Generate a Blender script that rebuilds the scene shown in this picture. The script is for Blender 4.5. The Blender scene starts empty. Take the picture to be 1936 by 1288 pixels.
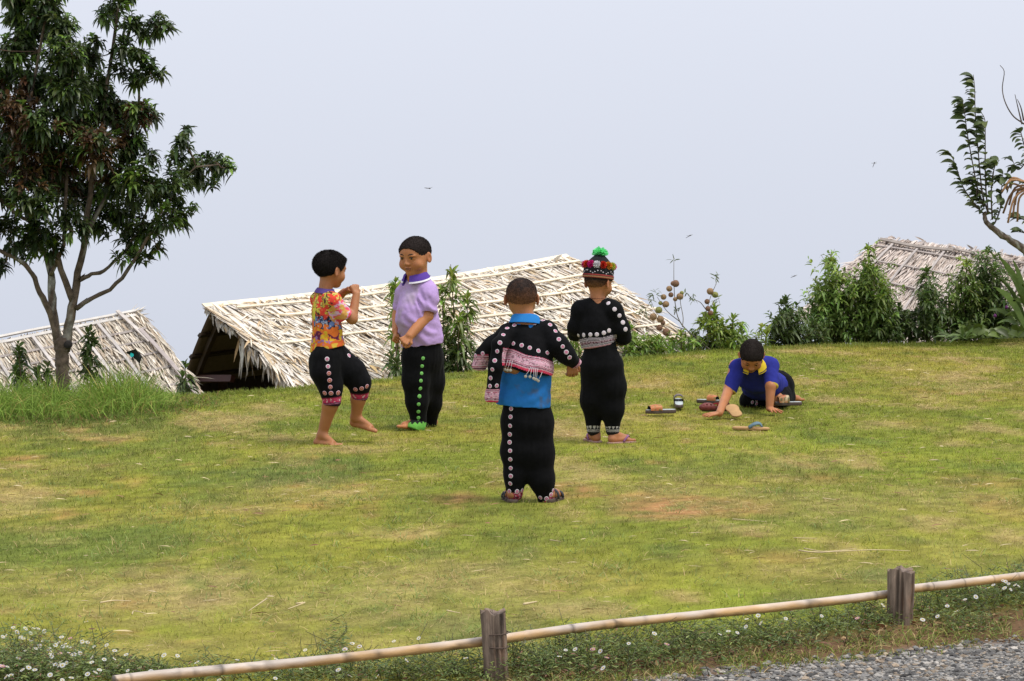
import bpy, math, random
import numpy as np
from mathutils import Vector, Matrix
from mathutils.bvhtree import BVHTree

rng = np.random.default_rng(11)
random.seed(11)
SC = bpy.context.scene
COL = SC.collection

# ------------------------------------------------------------------ camera
FPX, CAM_H = 4800.0, 1.72
PITCH = math.atan(322 / FPX)
cam_d = bpy.data.cameras.new('camera')
cam_d.sensor_width = 36.0
cam_d.lens = 36.0 * FPX / 1936
cam_d.clip_start, cam_d.clip_end = 0.1, 3000
cam = bpy.data.objects.new('camera', cam_d)
cam.location = (0, 0, CAM_H)
cam.rotation_euler = (math.pi / 2 - PITCH, 0, 0)
COL.objects.link(cam)
SC.camera = cam

# ------------------------------------------------------------------ sky: bright mist filling the valley, thin overcast above
SUN_EL, SUN_AZ = math.radians(64), math.radians(115)      # azimuth measured from +Y (away from the camera) towards +X
world = bpy.data.worlds.new('World')
SC.world = world
world.use_nodes = True
nt = world.node_tree
nt.nodes.clear()
N = nt.nodes.new
L = nt.links.new
w_out = N('ShaderNodeOutputWorld')
tc = N('ShaderNodeTexCoord')
sep = N('ShaderNodeSeparateXYZ'); L(tc.outputs['Generated'], sep.inputs[0])
mx = N('ShaderNodeMath'); mx.operation = 'MAXIMUM'; mx.inputs[1].default_value = 0.08; L(sep.outputs['Z'], mx.inputs[0])
cmb = N('ShaderNodeCombineXYZ'); L(sep.outputs['X'], cmb.inputs[0]); L(sep.outputs['Y'], cmb.inputs[1]); L(mx.outputs[0], cmb.inputs[2])
sky = N('ShaderNodeTexSky'); sky.sky_type = 'NISHITA'; sky.sun_disc = False
sky.sun_elevation = SUN_EL; sky.sun_rotation = SUN_AZ
L(cmb.outputs[0], sky.inputs[0])
bg_sky = N('ShaderNodeBackground'); bg_sky.inputs[1].default_value = 0.09; L(sky.outputs[0], bg_sky.inputs[0])
ramp = N('ShaderNodeValToRGB')
mr = N('ShaderNodeMapRange'); mr.inputs[1].default_value = -0.12; mr.inputs[2].default_value = 1.0; L(sep.outputs['Z'], mr.inputs[0]); L(mr.outputs[0], ramp.inputs[0])
# overcast: brightens steadily from the mist at the horizon to the zenith
ramp.color_ramp.elements[0].color = (0.61, 0.64, 0.745, 1)
ramp.color_ramp.elements[1].color = (1.30, 1.33, 1.42, 1)
_e = ramp.color_ramp.elements.new(0.17); _e.color = (0.78, 0.81, 0.925, 1)
noi = N('ShaderNodeTexNoise'); noi.inputs['Scale'].default_value = 2.2; noi.inputs['Detail'].default_value = 3
L(tc.outputs['Generated'], noi.inputs['Vector'])
nmr = N('ShaderNodeMapRange'); nmr.inputs[3].default_value = 0.975; nmr.inputs[4].default_value = 1.025; L(noi.outputs['Fac'], nmr.inputs[0])
fogm = N('ShaderNodeMix'); fogm.data_type = 'RGBA'; fogm.blend_type = 'MULTIPLY'; fogm.inputs[0].default_value = 1
L(ramp.outputs[0], fogm.inputs[6]); L(nmr.outputs[0], fogm.inputs[7])
bg_fog = N('ShaderNodeBackground'); bg_fog.inputs[1].default_value = 1.0; L(fogm.outputs[2], bg_fog.inputs[0])
mixw = N('ShaderNodeMixShader'); mixw.inputs[0].default_value = 0.88
L(bg_sky.outputs[0], mixw.inputs[1]); L(bg_fog.outputs[0], mixw.inputs[2]); L(mixw.outputs[0], w_out.inputs[0])

sun_d = bpy.data.lights.new('sun', 'SUN')
sun_d.energy = 2.6
sun_d.angle = math.radians(18)
sun_d.color = (1.0, 0.95, 0.87)
sun = bpy.data.objects.new('sun', sun_d)
sdir = Vector((math.cos(SUN_EL) * math.sin(SUN_AZ), math.cos(SUN_EL) * math.cos(SUN_AZ), math.sin(SUN_EL)))
sun.rotation_euler = (-sdir).to_track_quat('-Z', 'Y').to_euler()
sun.location = (6, 10, 30)
COL.objects.link(sun)

SC.view_settings.view_transform = 'Standard'
SC.view_settings.look = 'None'
SC.view_settings.exposure = 0.06
SC.view_settings.gamma = 1.0
SC.view_settings.use_curve_mapping = False
SC.render.engine = 'CYCLES'
SC.cycles.max_bounces = 6
SC.cycles.transparent_max_bounces = 8

# ------------------------------------------------------------------ geometry helpers
def at(px, py, Y):
    """world point at distance Y that the photograph shows at pixel px, py"""
    cx, cy = (px - 968) / FPX, (644 - py) / FPX
    y = math.cos(PITCH) + math.sin(PITCH) * cy
    z = -math.sin(PITCH) + math.cos(PITCH) * cy
    t = Y / y
    return np.array([cx * t, Y, CAM_H + z * t])

def gp(px, py, z0=0.0):
    cx, cy = (px - 968) / FPX, (644 - py) / FPX
    y = math.cos(PITCH) + math.sin(PITCH) * cy
    z = -math.sin(PITCH) + math.cos(PITCH) * cy
    t = (z0 - CAM_H) / z
    return np.array([cx * t, y * t, z0])

def unit(v):
    v = np.asarray(v, float)
    return v / (np.linalg.norm(v, axis=-1, keepdims=True) + 1e-12)

def _hash(ix, iy, iz):
    h = (ix * 374761393 + iy * 668265263 + iz * 2147483647 + 1274126177) & 0xffffffff
    h = ((h ^ (h >> 13)) * 1274126177) & 0xffffffff
    h = h ^ (h >> 16)
    return (h & 0xffff) / 65535.0

def vnoise(p):
    p = np.asarray(p, float)
    i = np.floor(p).astype(np.int64); f = p - i
    f = f * f * (3 - 2 * f)
    r = 0
    for dx in (0, 1):
        for dy in (0, 1):
            for dz in (0, 1):
                w = (f[:, 0] if dx else 1 - f[:, 0]) * (f[:, 1] if dy else 1 - f[:, 1]) * (f[:, 2] if dz else 1 - f[:, 2])
                r = r + w * _hash(i[:, 0] + dx, i[:, 1] + dy, i[:, 2] + dz)
    return r

def fbm(p, octv=4):
    p = np.asarray(p, float); a, s, t = 1.0, 0.0, 0.0
    for o in range(octv):
        s = s + a * vnoise(p * 2 ** o + 17.3 * o); t += a; a *= .5
    return s / t

def fbm2(x, y, sc, octv=4, seed=0.0):
    return fbm(np.stack([x * sc + seed, y * sc - seed * .7, np.full_like(x, seed)], 1), octv)

class MB:
    """collects vertices, faces, colours and material slots; build() makes one mesh"""
    def __init__(s):
        s.v, s.c, s.f, s.n = [], [], [], 0
    def add(s, v, faces, col=None, mat=0):
        v = np.asarray(v, float).reshape(-1, 3)
        if col is None: col = (1, 1, 1)
        col = np.broadcast_to(np.asarray(col, float), (len(v), 3))
        for f in (faces if isinstance(faces, list) else [faces]):
            f = np.asarray(f, np.int64)
            if len(f): s.f.append((f + s.n, mat))
        s.v.append(v); s.c.append(col); s.n += len(v)
    def arrays(s):
        return np.concatenate(s.v), s.f, np.concatenate(s.c)
    def mesh(s, name, smooth=True, off=(0, 0, 0)):
        v, f, c = s.arrays()
        return np_mesh(name, v - np.asarray(off), f, c, smooth)

def np_mesh(name, v, flist, col=None, smooth=True):
    me = bpy.data.meshes.new(name)
    me.vertices.add(len(v)); me.vertices.foreach_set('co', np.ascontiguousarray(v, np.float32).ravel())
    loops = np.concatenate([f.ravel() for f, m in flist]).astype(np.int32)
    tot = np.concatenate([np.full(len(f), f.shape[1]) for f, m in flist]).astype(np.int32)
    mats = np.concatenate([np.full(len(f), m) for f, m in flist]).astype(np.int32)
    st = np.concatenate([[0], np.cumsum(tot)[:-1]]).astype(np.int32)
    me.loops.add(len(loops)); me.loops.foreach_set('vertex_index', loops)
    me.polygons.add(len(tot)); me.polygons.foreach_set('loop_start', st)
    try: me.polygons.foreach_set('loop_total', tot)
    except Exception: pass
    me.polygons.foreach_set('material_index', mats)
    me.polygons.foreach_set('use_smooth', np.full(len(tot), smooth))
    if col is not None:
        a = me.color_attributes.new('Col', 'FLOAT_COLOR', 'POINT')
        a.data.foreach_set('color', np.concatenate([col, np.ones((len(col), 1))], 1).astype(np.float32).ravel())
    me.update(calc_edges=True)
    me.validate()
    return me

def root(name, loc, label, cat, group=None):
    o = bpy.data.objects.new(name, None)
    o.empty_display_size = 0.1
    o.location = tuple(loc)
    COL.objects.link(o)
    o['label'] = label; o['category'] = cat
    if group: o['group'] = group
    return o

def org(o):
    p = o
    while p.parent is not None: p = p.parent
    return np.array(p.location)

def part(name, mb, mats, parent, smooth=True, label=None, kind=None):
    """mesh given in world coordinates, linked under its thing"""
    off = org(parent)
    me = mb.mesh(name, smooth, off) if isinstance(mb, MB) else mb
    for m in (mats if isinstance(mats, (list, tuple)) else [mats]): me.materials.append(m)
    o = bpy.data.objects.new(name, me); o.parent = parent
    COL.objects.link(o)
    if label: o['label'] = label
    if kind: o['kind'] = kind
    return o

def single(name, mb, mats, label=None, cat=None, group=None, kind=None, smooth=True, loc=None):
    loc = np.zeros(3) if loc is None else np.asarray(loc, float)
    me = mb.mesh(name, smooth, loc)
    for m in (mats if isinstance(mats, (list, tuple)) else [mats]): me.materials.append(m)
    o = bpy.data.objects.new(name, me); o.location = tuple(loc)
    COL.objects.link(o)
    if label: o['label'] = label
    if cat: o['category'] = cat
    if group: o['group'] = group
    if kind: o['kind'] = kind
    return o

def inst(name, me, M, parent=None, label=None):
    """object sharing mesh data, world matrix M"""
    o = bpy.data.objects.new(name, me)
    if parent is not None:
        o.parent = parent
        M = Matrix.Translation(-Vector(org(parent))) @ M
    o.matrix_local = M
    COL.objects.link(o)
    if label: o['label'] = label
    return o

def frame(fwd, up=(0, 0, 1)):
    f = unit(fwd); u = np.asarray(up, float); u = unit(u - f * np.dot(u, f)); r = np.cross(f, u)
    return r, f, u

def mat4(x, y, z, p, s=1.0):
    M = Matrix.Identity(4)
    for i in range(3):
        M[i][0] = x[i] * s; M[i][1] = y[i] * s; M[i][2] = z[i] * s; M[i][3] = p[i]
    return M

def tube(mb, pts, rad, n=8, col=None, mat=0, cap=True):
    pts = np.asarray(pts, float); rad = np.broadcast_to(np.asarray(rad, float), (len(pts),))
    tg = np.gradient(pts, axis=0); tg = unit(tg)
    ref = np.array([0.13, 0.37, 0.92]) if abs(tg[0][2]) < .9 else np.array([1.0, 0.2, 0.1])
    a = unit(np.cross(tg[0], ref)); vs = []
    th = np.arange(n) * 2 * np.pi / n
    for i in range(len(pts)):
        a = unit(a - tg[i] * np.dot(a, tg[i])); b = np.cross(tg[i], a)
        vs.append(pts[i] + rad[i] * (np.cos(th)[:, None] * a + np.sin(th)[:, None] * b))
    v = np.concatenate(vs); m = len(pts)
    i = np.arange(m - 1)[:, None] * n; j = np.arange(n)[None]; k = (j + 1) % n
    q = np.stack([i + j, i + k, i + n + k, i + n + j], -1).reshape(-1, 4)
    fs = [q]
    if cap:
        v = np.concatenate([v, [pts[0]], [pts[-1]]])
        jj = np.arange(n); kk = (jj + 1) % n
        fs.append(np.stack([kk, jj, np.full(n, m * n)], 1))
        fs.append(np.stack([(m - 1) * n + jj, (m - 1) * n + kk, np.full(n, m * n + 1)], 1))
    if col is not None and np.ndim(col) == 2 and len(col) == m:
        col = np.repeat(np.asarray(col), n, 0)
        if cap: col = np.concatenate([col, col[:1], col[-1:]])
    mb.add(v, fs, col, mat)

def smooth_path(pts, n):
    """Catmull-Rom through the points"""
    p = np.asarray(pts, float); p = np.concatenate([[2 * p[0] - p[1]], p, [2 * p[-1] - p[-2]]])
    t = np.linspace(0, len(p) - 3 - 1e-6, n); i = t.astype(int); f = (t - i)[:, None]
    a, b, c, d = p[i], p[i + 1], p[i + 2], p[i + 3]
    return .5 * (2 * b + (c - a) * f + (2 * a - 5 * b + 4 * c - d) * f ** 2 + (3 * b - a - 3 * c + d) * f ** 3)

def leaves(mb, base, d, nrm, length, width, droop, col, fold=0.25, mat=0, shape=(0.33, 0.68), w2=0.82):
    """many pointed leaves: base point, direction, face normal, drooping along their length"""
    base = np.asarray(base, float); n = len(base)
    d = unit(d); side = unit(np.cross(d, nrm)); nn = np.cross(side, d)
    L_ = np.broadcast_to(length, (n,))[:, None]; W = np.broadcast_to(width, (n,))[:, None] * .5
    dr = np.broadcast_to(droop, (n,))[:, None]
    zz = np.array([0, 0, 1.0])
    def cen(s): return base + d * (s * L_ * (1 - .25 * dr * s)) - zz * (dr * s * s * L_)
    c1, c2, tp = cen(shape[0]), cen(shape[1]), cen(1.0)
    up = nn * W * fold * 2
    vs = np.stack([base, c1 + side * W + up, c1, c1 - side * W + up, c2 + side * W * w2 + up * w2, c2, c2 - side * W * w2 + up * w2, tp], 1).reshape(-1, 3)
    o = (np.arange(n) * 8)[:, None]
    tri = np.concatenate([o + np.array([[0, 2, 1]]), o + np.array([[0, 3, 2]]), o + np.array([[4, 5, 7]]), o + np.array([[5, 6, 7]])])
    quad = np.concatenate([o + np.array([[1, 2, 5, 4]]), o + np.array([[2, 3, 6, 5]])])
    mb.add(vs, [tri, quad], np.repeat(np.broadcast_to(col, (n, 3)), 8, 0), mat)

def blades(mb, base, d, length, width, droop, col, mat=0):
    """thin grass blades of three segments"""
    n = len(base); d = unit(d)
    side = unit(np.cross(d, np.array([0, 0, 1.0]) + rng.normal(0, .3, (n, 3))))
    L_ = np.broadcast_to(length, (n,))[:, None]; W = np.broadcast_to(width, (n,))[:, None] * .5; dr = np.broadcast_to(droop, (n,))[:, None]
    h = d * 1.0; h[:, 2] = 0; h = unit(h)
    def cen(s): return base + d * s * L_ + h * (dr * s * s * L_ * .5) - np.array([0, 0, 1.0]) * (dr * s * s * L_ * .75)
    c1, c2, tp = cen(.4), cen(.75), cen(1.0)
    vs = np.stack([base - side * W, base + side * W, c1 - side * W * .9, c1 + side * W * .9, c2 - side * W * .6, c2 + side * W * .6, tp], 1).reshape(-1, 3)
    o = (np.arange(n) * 7)[:, None]
    quad = np.concatenate([o + np.array([[0, 1, 3, 2]]), o + np.array([[2, 3, 5, 4]])])
    tri = o + np.array([[4, 5, 6]])
    mb.add(vs, [quad, tri], np.repeat(np.broadcast_to(col, (n, 3)), 7, 0), mat)

# ------------------------------------------------------------------ materials
def mat(name, col=None, rough=0.8, attr=False, noise=0.0, nscale=30.0, bump=0.0, bscale=60.0, sheen=0.0, trans=0.0, spec=0.3, sss=0.0, stretch=None, metal=0.0):
    m = bpy.data.materials.new(name); m.use_nodes = True
    t = m.node_tree; b = t.nodes['Principled BSDF']; out = t.nodes['Material Output']
    b.inputs['Roughness'].default_value = rough
    b.inputs['Specular IOR Level'].default_value = spec
    b.inputs['Metallic'].default_value = metal
    if sheen:
        b.inputs['Sheen Weight'].default_value = sheen; b.inputs['Sheen Roughness'].default_value = 0.4
    if sss:
        b.inputs['Subsurface Weight'].default_value = sss; b.inputs['Subsurface Radius'].default_value = (0.012, 0.005, 0.003); b.inputs['Subsurface Scale'].default_value = 1.0
    src = None
    if attr:
        a = t.nodes.new('ShaderNodeAttribute'); a.attribute_name = 'Col'; src = a.outputs['Color']
    else:
        c = t.nodes.new('ShaderNodeRGB'); c.outputs[0].default_value = (*col, 1); src = c.outputs[0]
    tcn = t.nodes.new('ShaderNodeTexCoord'); vec = tcn.outputs['Object']
    if stretch:
        mp = t.nodes.new('ShaderNodeMapping'); mp.inputs['Scale'].default_value = stretch; t.links.new(vec, mp.inputs[0]); vec = mp.outputs[0]
    if noise:
        nz = t.nodes.new('ShaderNodeTexNoise'); nz.inputs['Scale'].default_value = nscale; nz.inputs['Detail'].default_value = 5; t.links.new(vec, nz.inputs['Vector'])
        r = t.nodes.new('ShaderNodeMapRange'); r.inputs[1].default_value = .25; r.inputs[2].default_value = .75
        r.inputs[3].default_value = 1 - noise; r.inputs[4].default_value = 1 + noise; t.links.new(nz.outputs['Fac'], r.inputs[0])
        x = t.nodes.new('ShaderNodeMix'); x.data_type = 'RGBA'; x.blend_type = 'MULTIPLY'; x.inputs[0].default_value = 1
        t.links.new(src, x.inputs[6]); t.links.new(r.outputs[0], x.inputs[7]); src = x.outputs[2]
    t.links.new(src, b.inputs['Base Color'])
    if bump:
        nb = t.nodes.new('ShaderNodeTexNoise'); nb.inputs['Scale'].default_value = bscale; nb.inputs['Detail'].default_value = 4; t.links.new(vec, nb.inputs['Vector'])
        bp = t.nodes.new('ShaderNodeBump'); bp.inputs['Strength'].default_value = bump; bp.inputs['Distance'].default_value = 0.01
        t.links.new(nb.outputs['Fac'], bp.inputs['Height']); t.links.new(bp.outputs[0], b.inputs['Normal'])
    if trans:
        tr = t.nodes.new('ShaderNodeBsdfTranslucent'); t.links.new(src, tr.inputs[0])
        ms = t.nodes.new('ShaderNodeMixShader'); ms.inputs[0].default_value = trans
        t.links.new(b.outputs[0], ms.inputs[1]); t.links.new(tr.outputs[0], ms.inputs[2]); t.links.new(ms.outputs[0], out.inputs[0])
    return m

M_GRASS = mat('grass_blade', attr=True, rough=.7, trans=.3, spec=.2)
M_LEAF = mat('tree_leaf', attr=True, rough=.42, trans=.32, spec=.45, noise=.12, nscale=40)
M_STRAW = mat('dry_thatch', attr=True, rough=.75, noise=.18, nscale=30, trans=.08)
M_BARK = mat('bark', attr=True, rough=.9, noise=.45, nscale=28, bump=.8, bscale=40)
M_TWIG = mat('twig', attr=True, rough=.8, noise=.2)
M_SPLIT = mat('split_bamboo', attr=True, rough=.6, noise=.2, nscale=12)
M_DARKWOOD = mat('dark_wood', (.10, .055, .03), rough=.85, noise=.3)

# ------------------------------------------------------------------ the hilltop: lawn, crest, bank and the slope behind
_cr = np.array([(-400, 787), (0, 772), (350, 750), (520, 742), (700, 722), (900, 704), (1200, 680), (1400, 664), (1550, 655), (1936, 640), (2300, 630)], float)
_cp = np.array([gp(a, b) for a, b in _cr])
def crest(x): 
    y = np.interp(x, _cp[:, 0], _cp[:, 1])
    y = np.where(x < _cp[0, 0], _cp[0, 1] + (x - _cp[0, 0]) * .6, y)
    return np.where(x > _cp[-1, 0], _cp[-1, 1] + (x - _cp[-1, 0]) * .5, y)

# fence line and gravel edge on the ground
FA, FB = gp(935, 1275), gp(1700, 1172)
fdir = unit((FB - FA)[:2])
def fence_d(x, y):       # metres behind (+) or in front (-) of the fence
    return -(x - FA[0]) * fdir[1] + (y - FA[1]) * fdir[0]
GA, GB = gp(1040, 1288), gp(1936, 1184)
gdir = unit((GB - GA)[:2])
def gravel_d(x, y):      # positive on the gravel
    return (x - GA[0]) * gdir[1] - (y - GA[1]) * gdir[0]

def gz(x, y):
    x = np.asarray(x, float); y = np.asarray(y, float)
    s = np.maximum(y - crest(x), 0)
    bank = np.minimum(1.6 * s * s / (s + .35), 2.4 + .25 * np.maximum(s - 1.8, 0))
    far = np.maximum(s - 14, 0); bank = bank + .35 * far
    und = .018 * np.sin(x * 1.1 + y * .5) + .012 * np.sin(x * 2.3 - y * 1.7) * np.clip((y - 8) / 4, 0, 1)
    fd = fence_d(x, y)
    low = -.05 * np.clip((.1 - fd) / .5, 0, 1)
    return und * np.clip((fd + .2) / 1.5, 0, 1) * .6 - bank + low

def gz1(x, y): return float(gz(np.array([x]), np.array([y]))[0])

# --- colour patches: (px, py, half width px, half height px, kind, strength)
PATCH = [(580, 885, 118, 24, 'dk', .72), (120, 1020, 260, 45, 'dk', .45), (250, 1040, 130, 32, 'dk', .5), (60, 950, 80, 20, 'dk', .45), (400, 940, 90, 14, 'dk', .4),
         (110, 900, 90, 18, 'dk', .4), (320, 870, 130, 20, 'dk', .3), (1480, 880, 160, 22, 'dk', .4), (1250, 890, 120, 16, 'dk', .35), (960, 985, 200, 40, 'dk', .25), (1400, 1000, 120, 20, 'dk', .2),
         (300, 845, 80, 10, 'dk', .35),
         (1085, 928, 52, 14, 'so', 1.0), (1310, 962, 110, 18, 'so', .9), (1260, 955, 60, 8, 'so', .9), (870, 945, 40, 8, 'so', .7), (1205, 940, 40, 8, 'so', .6), (165, 928, 32, 6, 'so', .7), (40, 862, 30, 5, 'so', .7),
         (590, 955, 50, 8, 'so', .5), (1330, 748, 60, 10, 'so', .35), (1230, 715, 60, 10, 'so', .35), (1080, 745, 60, 12, 'so', .45), (1760, 740, 60, 8, 'so', .4), (1560, 905, 60, 10, 'so', .45), (1890, 960, 50, 25, 'so', .4),
         (1640, 640, 40, 6, 'so', .2), (1850, 910, 60, 14, 'so', .4), (700, 735, 60, 6, 'so', .25), (480, 770, 50, 6, 'so', .2), (1440, 790, 60, 8, 'so', .2), (1700, 800, 70, 8, 'so', .25),
         (1120, 1105, 120, 16, 'so', .25), (250, 1140, 40, 12, 'so', .5), (240, 1198, 30, 6, 'so', .5), (1480, 1060, 60, 10, 'so', .35), (1100, 1150, 100, 14, 'dr', .8),
         (330, 1120, 200, 42, 'dr', .95), (560, 1130, 260, 45, 'dr', .75), (800, 1110, 230, 45, 'dr', .65), (1000, 1090, 150, 30, 'dr', .4), (600, 930, 120, 20, 'dr', .4), (1300, 945, 150, 35, 'dr', .5),
         (1560, 960, 160, 40, 'dr', .35), (60, 1110, 120, 30, 'dr', .4), (1700, 950, 200, 30, 'dr', .45), (1550, 1080, 180, 30, 'dr', .3), (90, 880, 120, 14, 'dr', .2), (1850, 1060, 90, 40, 'dr', .3), (430, 960, 120, 14, 'dr', .25),
         (620, 1215, 300, 22, 'dr', .45), (300, 1230, 200, 20, 'dr', .4), (1180, 1110, 160, 20, 'br', .5), (500, 860, 200, 40, 'br', .35), (1250, 840, 260, 30, 'br', .4), (1650, 860, 250, 30, 'br', .45), (700, 1010, 140, 18, 'br', .2), (1340, 1140, 120, 18, 'br', .5),
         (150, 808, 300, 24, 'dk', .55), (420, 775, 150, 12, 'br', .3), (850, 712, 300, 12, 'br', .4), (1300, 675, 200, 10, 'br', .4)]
_pg = []
for (px, py, hx, hy, k, s) in PATCH:
    c = gp(px, py); _pg.append((c[0], c[1], hx * c[1] / FPX, max((gp(px, py - hy)[1] - gp(px, py + hy)[1]) / 2, .03), k, s))

C_GREEN = np.array([.195, .222, .028]); C_YEL = np.array([.305, .268, .046]); C_DRY = np.array([.47, .36, .165])
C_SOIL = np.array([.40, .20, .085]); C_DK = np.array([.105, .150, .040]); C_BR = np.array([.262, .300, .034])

def lawn(x, y):
    """patchiness of the lawn: colour of the turf, bare-soil fraction, dryness"""
    n1 = fbm2(x, y, .8, 4, 3.1); n2 = fbm2(x, y * .6, 2.4, 4, 9.2); n3 = fbm2(x, y * .5, 6.5, 4, 5.7); n4 = fbm2(x, y * .45, 15.0, 3, 2.2)
    c = C_GREEN + (C_YEL - C_GREEN) * np.clip((n1 - .36) * 2.4 + (n2 - .5) * 1.1, 0, 1)[:, None]
    dry = np.clip((n2 - .56) * 3 + (n3 - .5) * 1.6, 0, .75); soil = np.clip((n3 - .66) * 5, 0, .5) * np.clip((n1 - .35) * 3, 0, 1)
    dk = np.clip((.40 - n2) * 3.6 + (.42 - n3) * 1.5, 0, .6); br = np.zeros_like(x)
    warp = (n2 - .5) * 2.6 + (n3 - .5) * 1.9 + (n4 - .5) * 1.5
    for (cx, cy, rx, ry, k, s) in _pg:
        e = np.sqrt(((x - cx) / rx) ** 2 + ((y - cy) / ry) ** 2) + warp * .8
        w = s * np.clip(1.5 - e, 0, 1) ** .8
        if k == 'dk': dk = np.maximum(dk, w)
        elif k == 'so': soil = np.maximum(soil, w * np.clip(.5 + (n4 - .4) * 3, 0, 1))
        elif k == 'dr': dry = np.maximum(dry, w * np.clip(.35 + (n3 - .3) * 2.2, 0, 1))
        else: br = np.maximum(br, w)
    c = c + (C_BR - c) * br[:, None]
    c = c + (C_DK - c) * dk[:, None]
    c = c + (C_DRY * np.array([.92, .88, .85]) - c) * (dry * .74)[:, None]
    c = c + (C_SOIL - c) * soil[:, None]
    n5 = fbm2(x, y * .6, 34.0, 2, 7.7)
    s5 = np.clip((n5 - .5) * 3.2 + .5, 0, 1); s4 = np.clip((n4 - .5) * 2.2 + .5, 0, 1)
    c = c * (.62 + .36 * s4 + .42 * s5)[:, None]
    return c, soil, dry, dk

def build_ground():
    mb = MB()
    xs = np.concatenate([np.linspace(-60, -7, 20)[:-1], np.arange(-7, 8.5, .06), np.linspace(8.5, 60, 20)[1:]])
    ys = np.concatenate([np.linspace(-10, 6.5, 12)[:-1], np.arange(6.5, 29, .06), np.linspace(29, 60, 26)[1:], np.linspace(60, 420, 24)[1:]])
    X, Y = np.meshgrid(xs, ys, indexing='ij'); x, y = X.ravel(), Y.ravel()
    c, soil, dry, dk = lawn(x, y)
    fd = fence_d(x, y); gd = gravel_d(x, y)
    sc = np.clip((.12 - fd) / .2, 0, 1)[:, None]
    n = fbm2(x, y, 9, 3, 1.0)[:, None]
    c = c + (np.array([.16, .095, .05]) * (.6 + .8 * n) - c) * sc
    g = np.clip((gd + (n[:, 0] - .5) * .25) / .05, 0, 1)[:, None]
    c = c + (np.array([.30, .295, .29]) * (.55 + .9 * fbm2(x, y, 22, 2, 4.0)[:, None]) - c) * g
    s = np.clip((y - crest(x)) / .6, 0, 1)[:, None]
    c = c + (np.array([.13, .12, .045]) - c) * s * .8
    z = gz(x, y)
    nx, ny = len(xs), len(ys)
    i = np.arange(nx - 1)[:, None] * ny; j = np.arange(ny - 1)[None]
    q = np.stack([i + j, i + ny + j, i + ny + j + 1, i + j + 1], -1).reshape(-1, 4)
    mb.add(np.stack([x, y, z], 1), q, c * .82)
    m = mat('turf_soil', attr=True, rough=.95, noise=.3, nscale=70, bump=.5, bscale=120, spec=.1)
    return single('ground', mb, m, kind='structure')
GROUND = build_ground()

def in_view(n, y0, y1, mx=120):
    """random ground positions across the part of the hill the picture takes in, with a margin either side"""
    y = np.sqrt(rng.uniform(y0 * y0, y1 * y1, n)); px = rng.uniform(-mx, 1936 + mx, n)
    return (px - 968) / FPX * y, y

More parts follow.
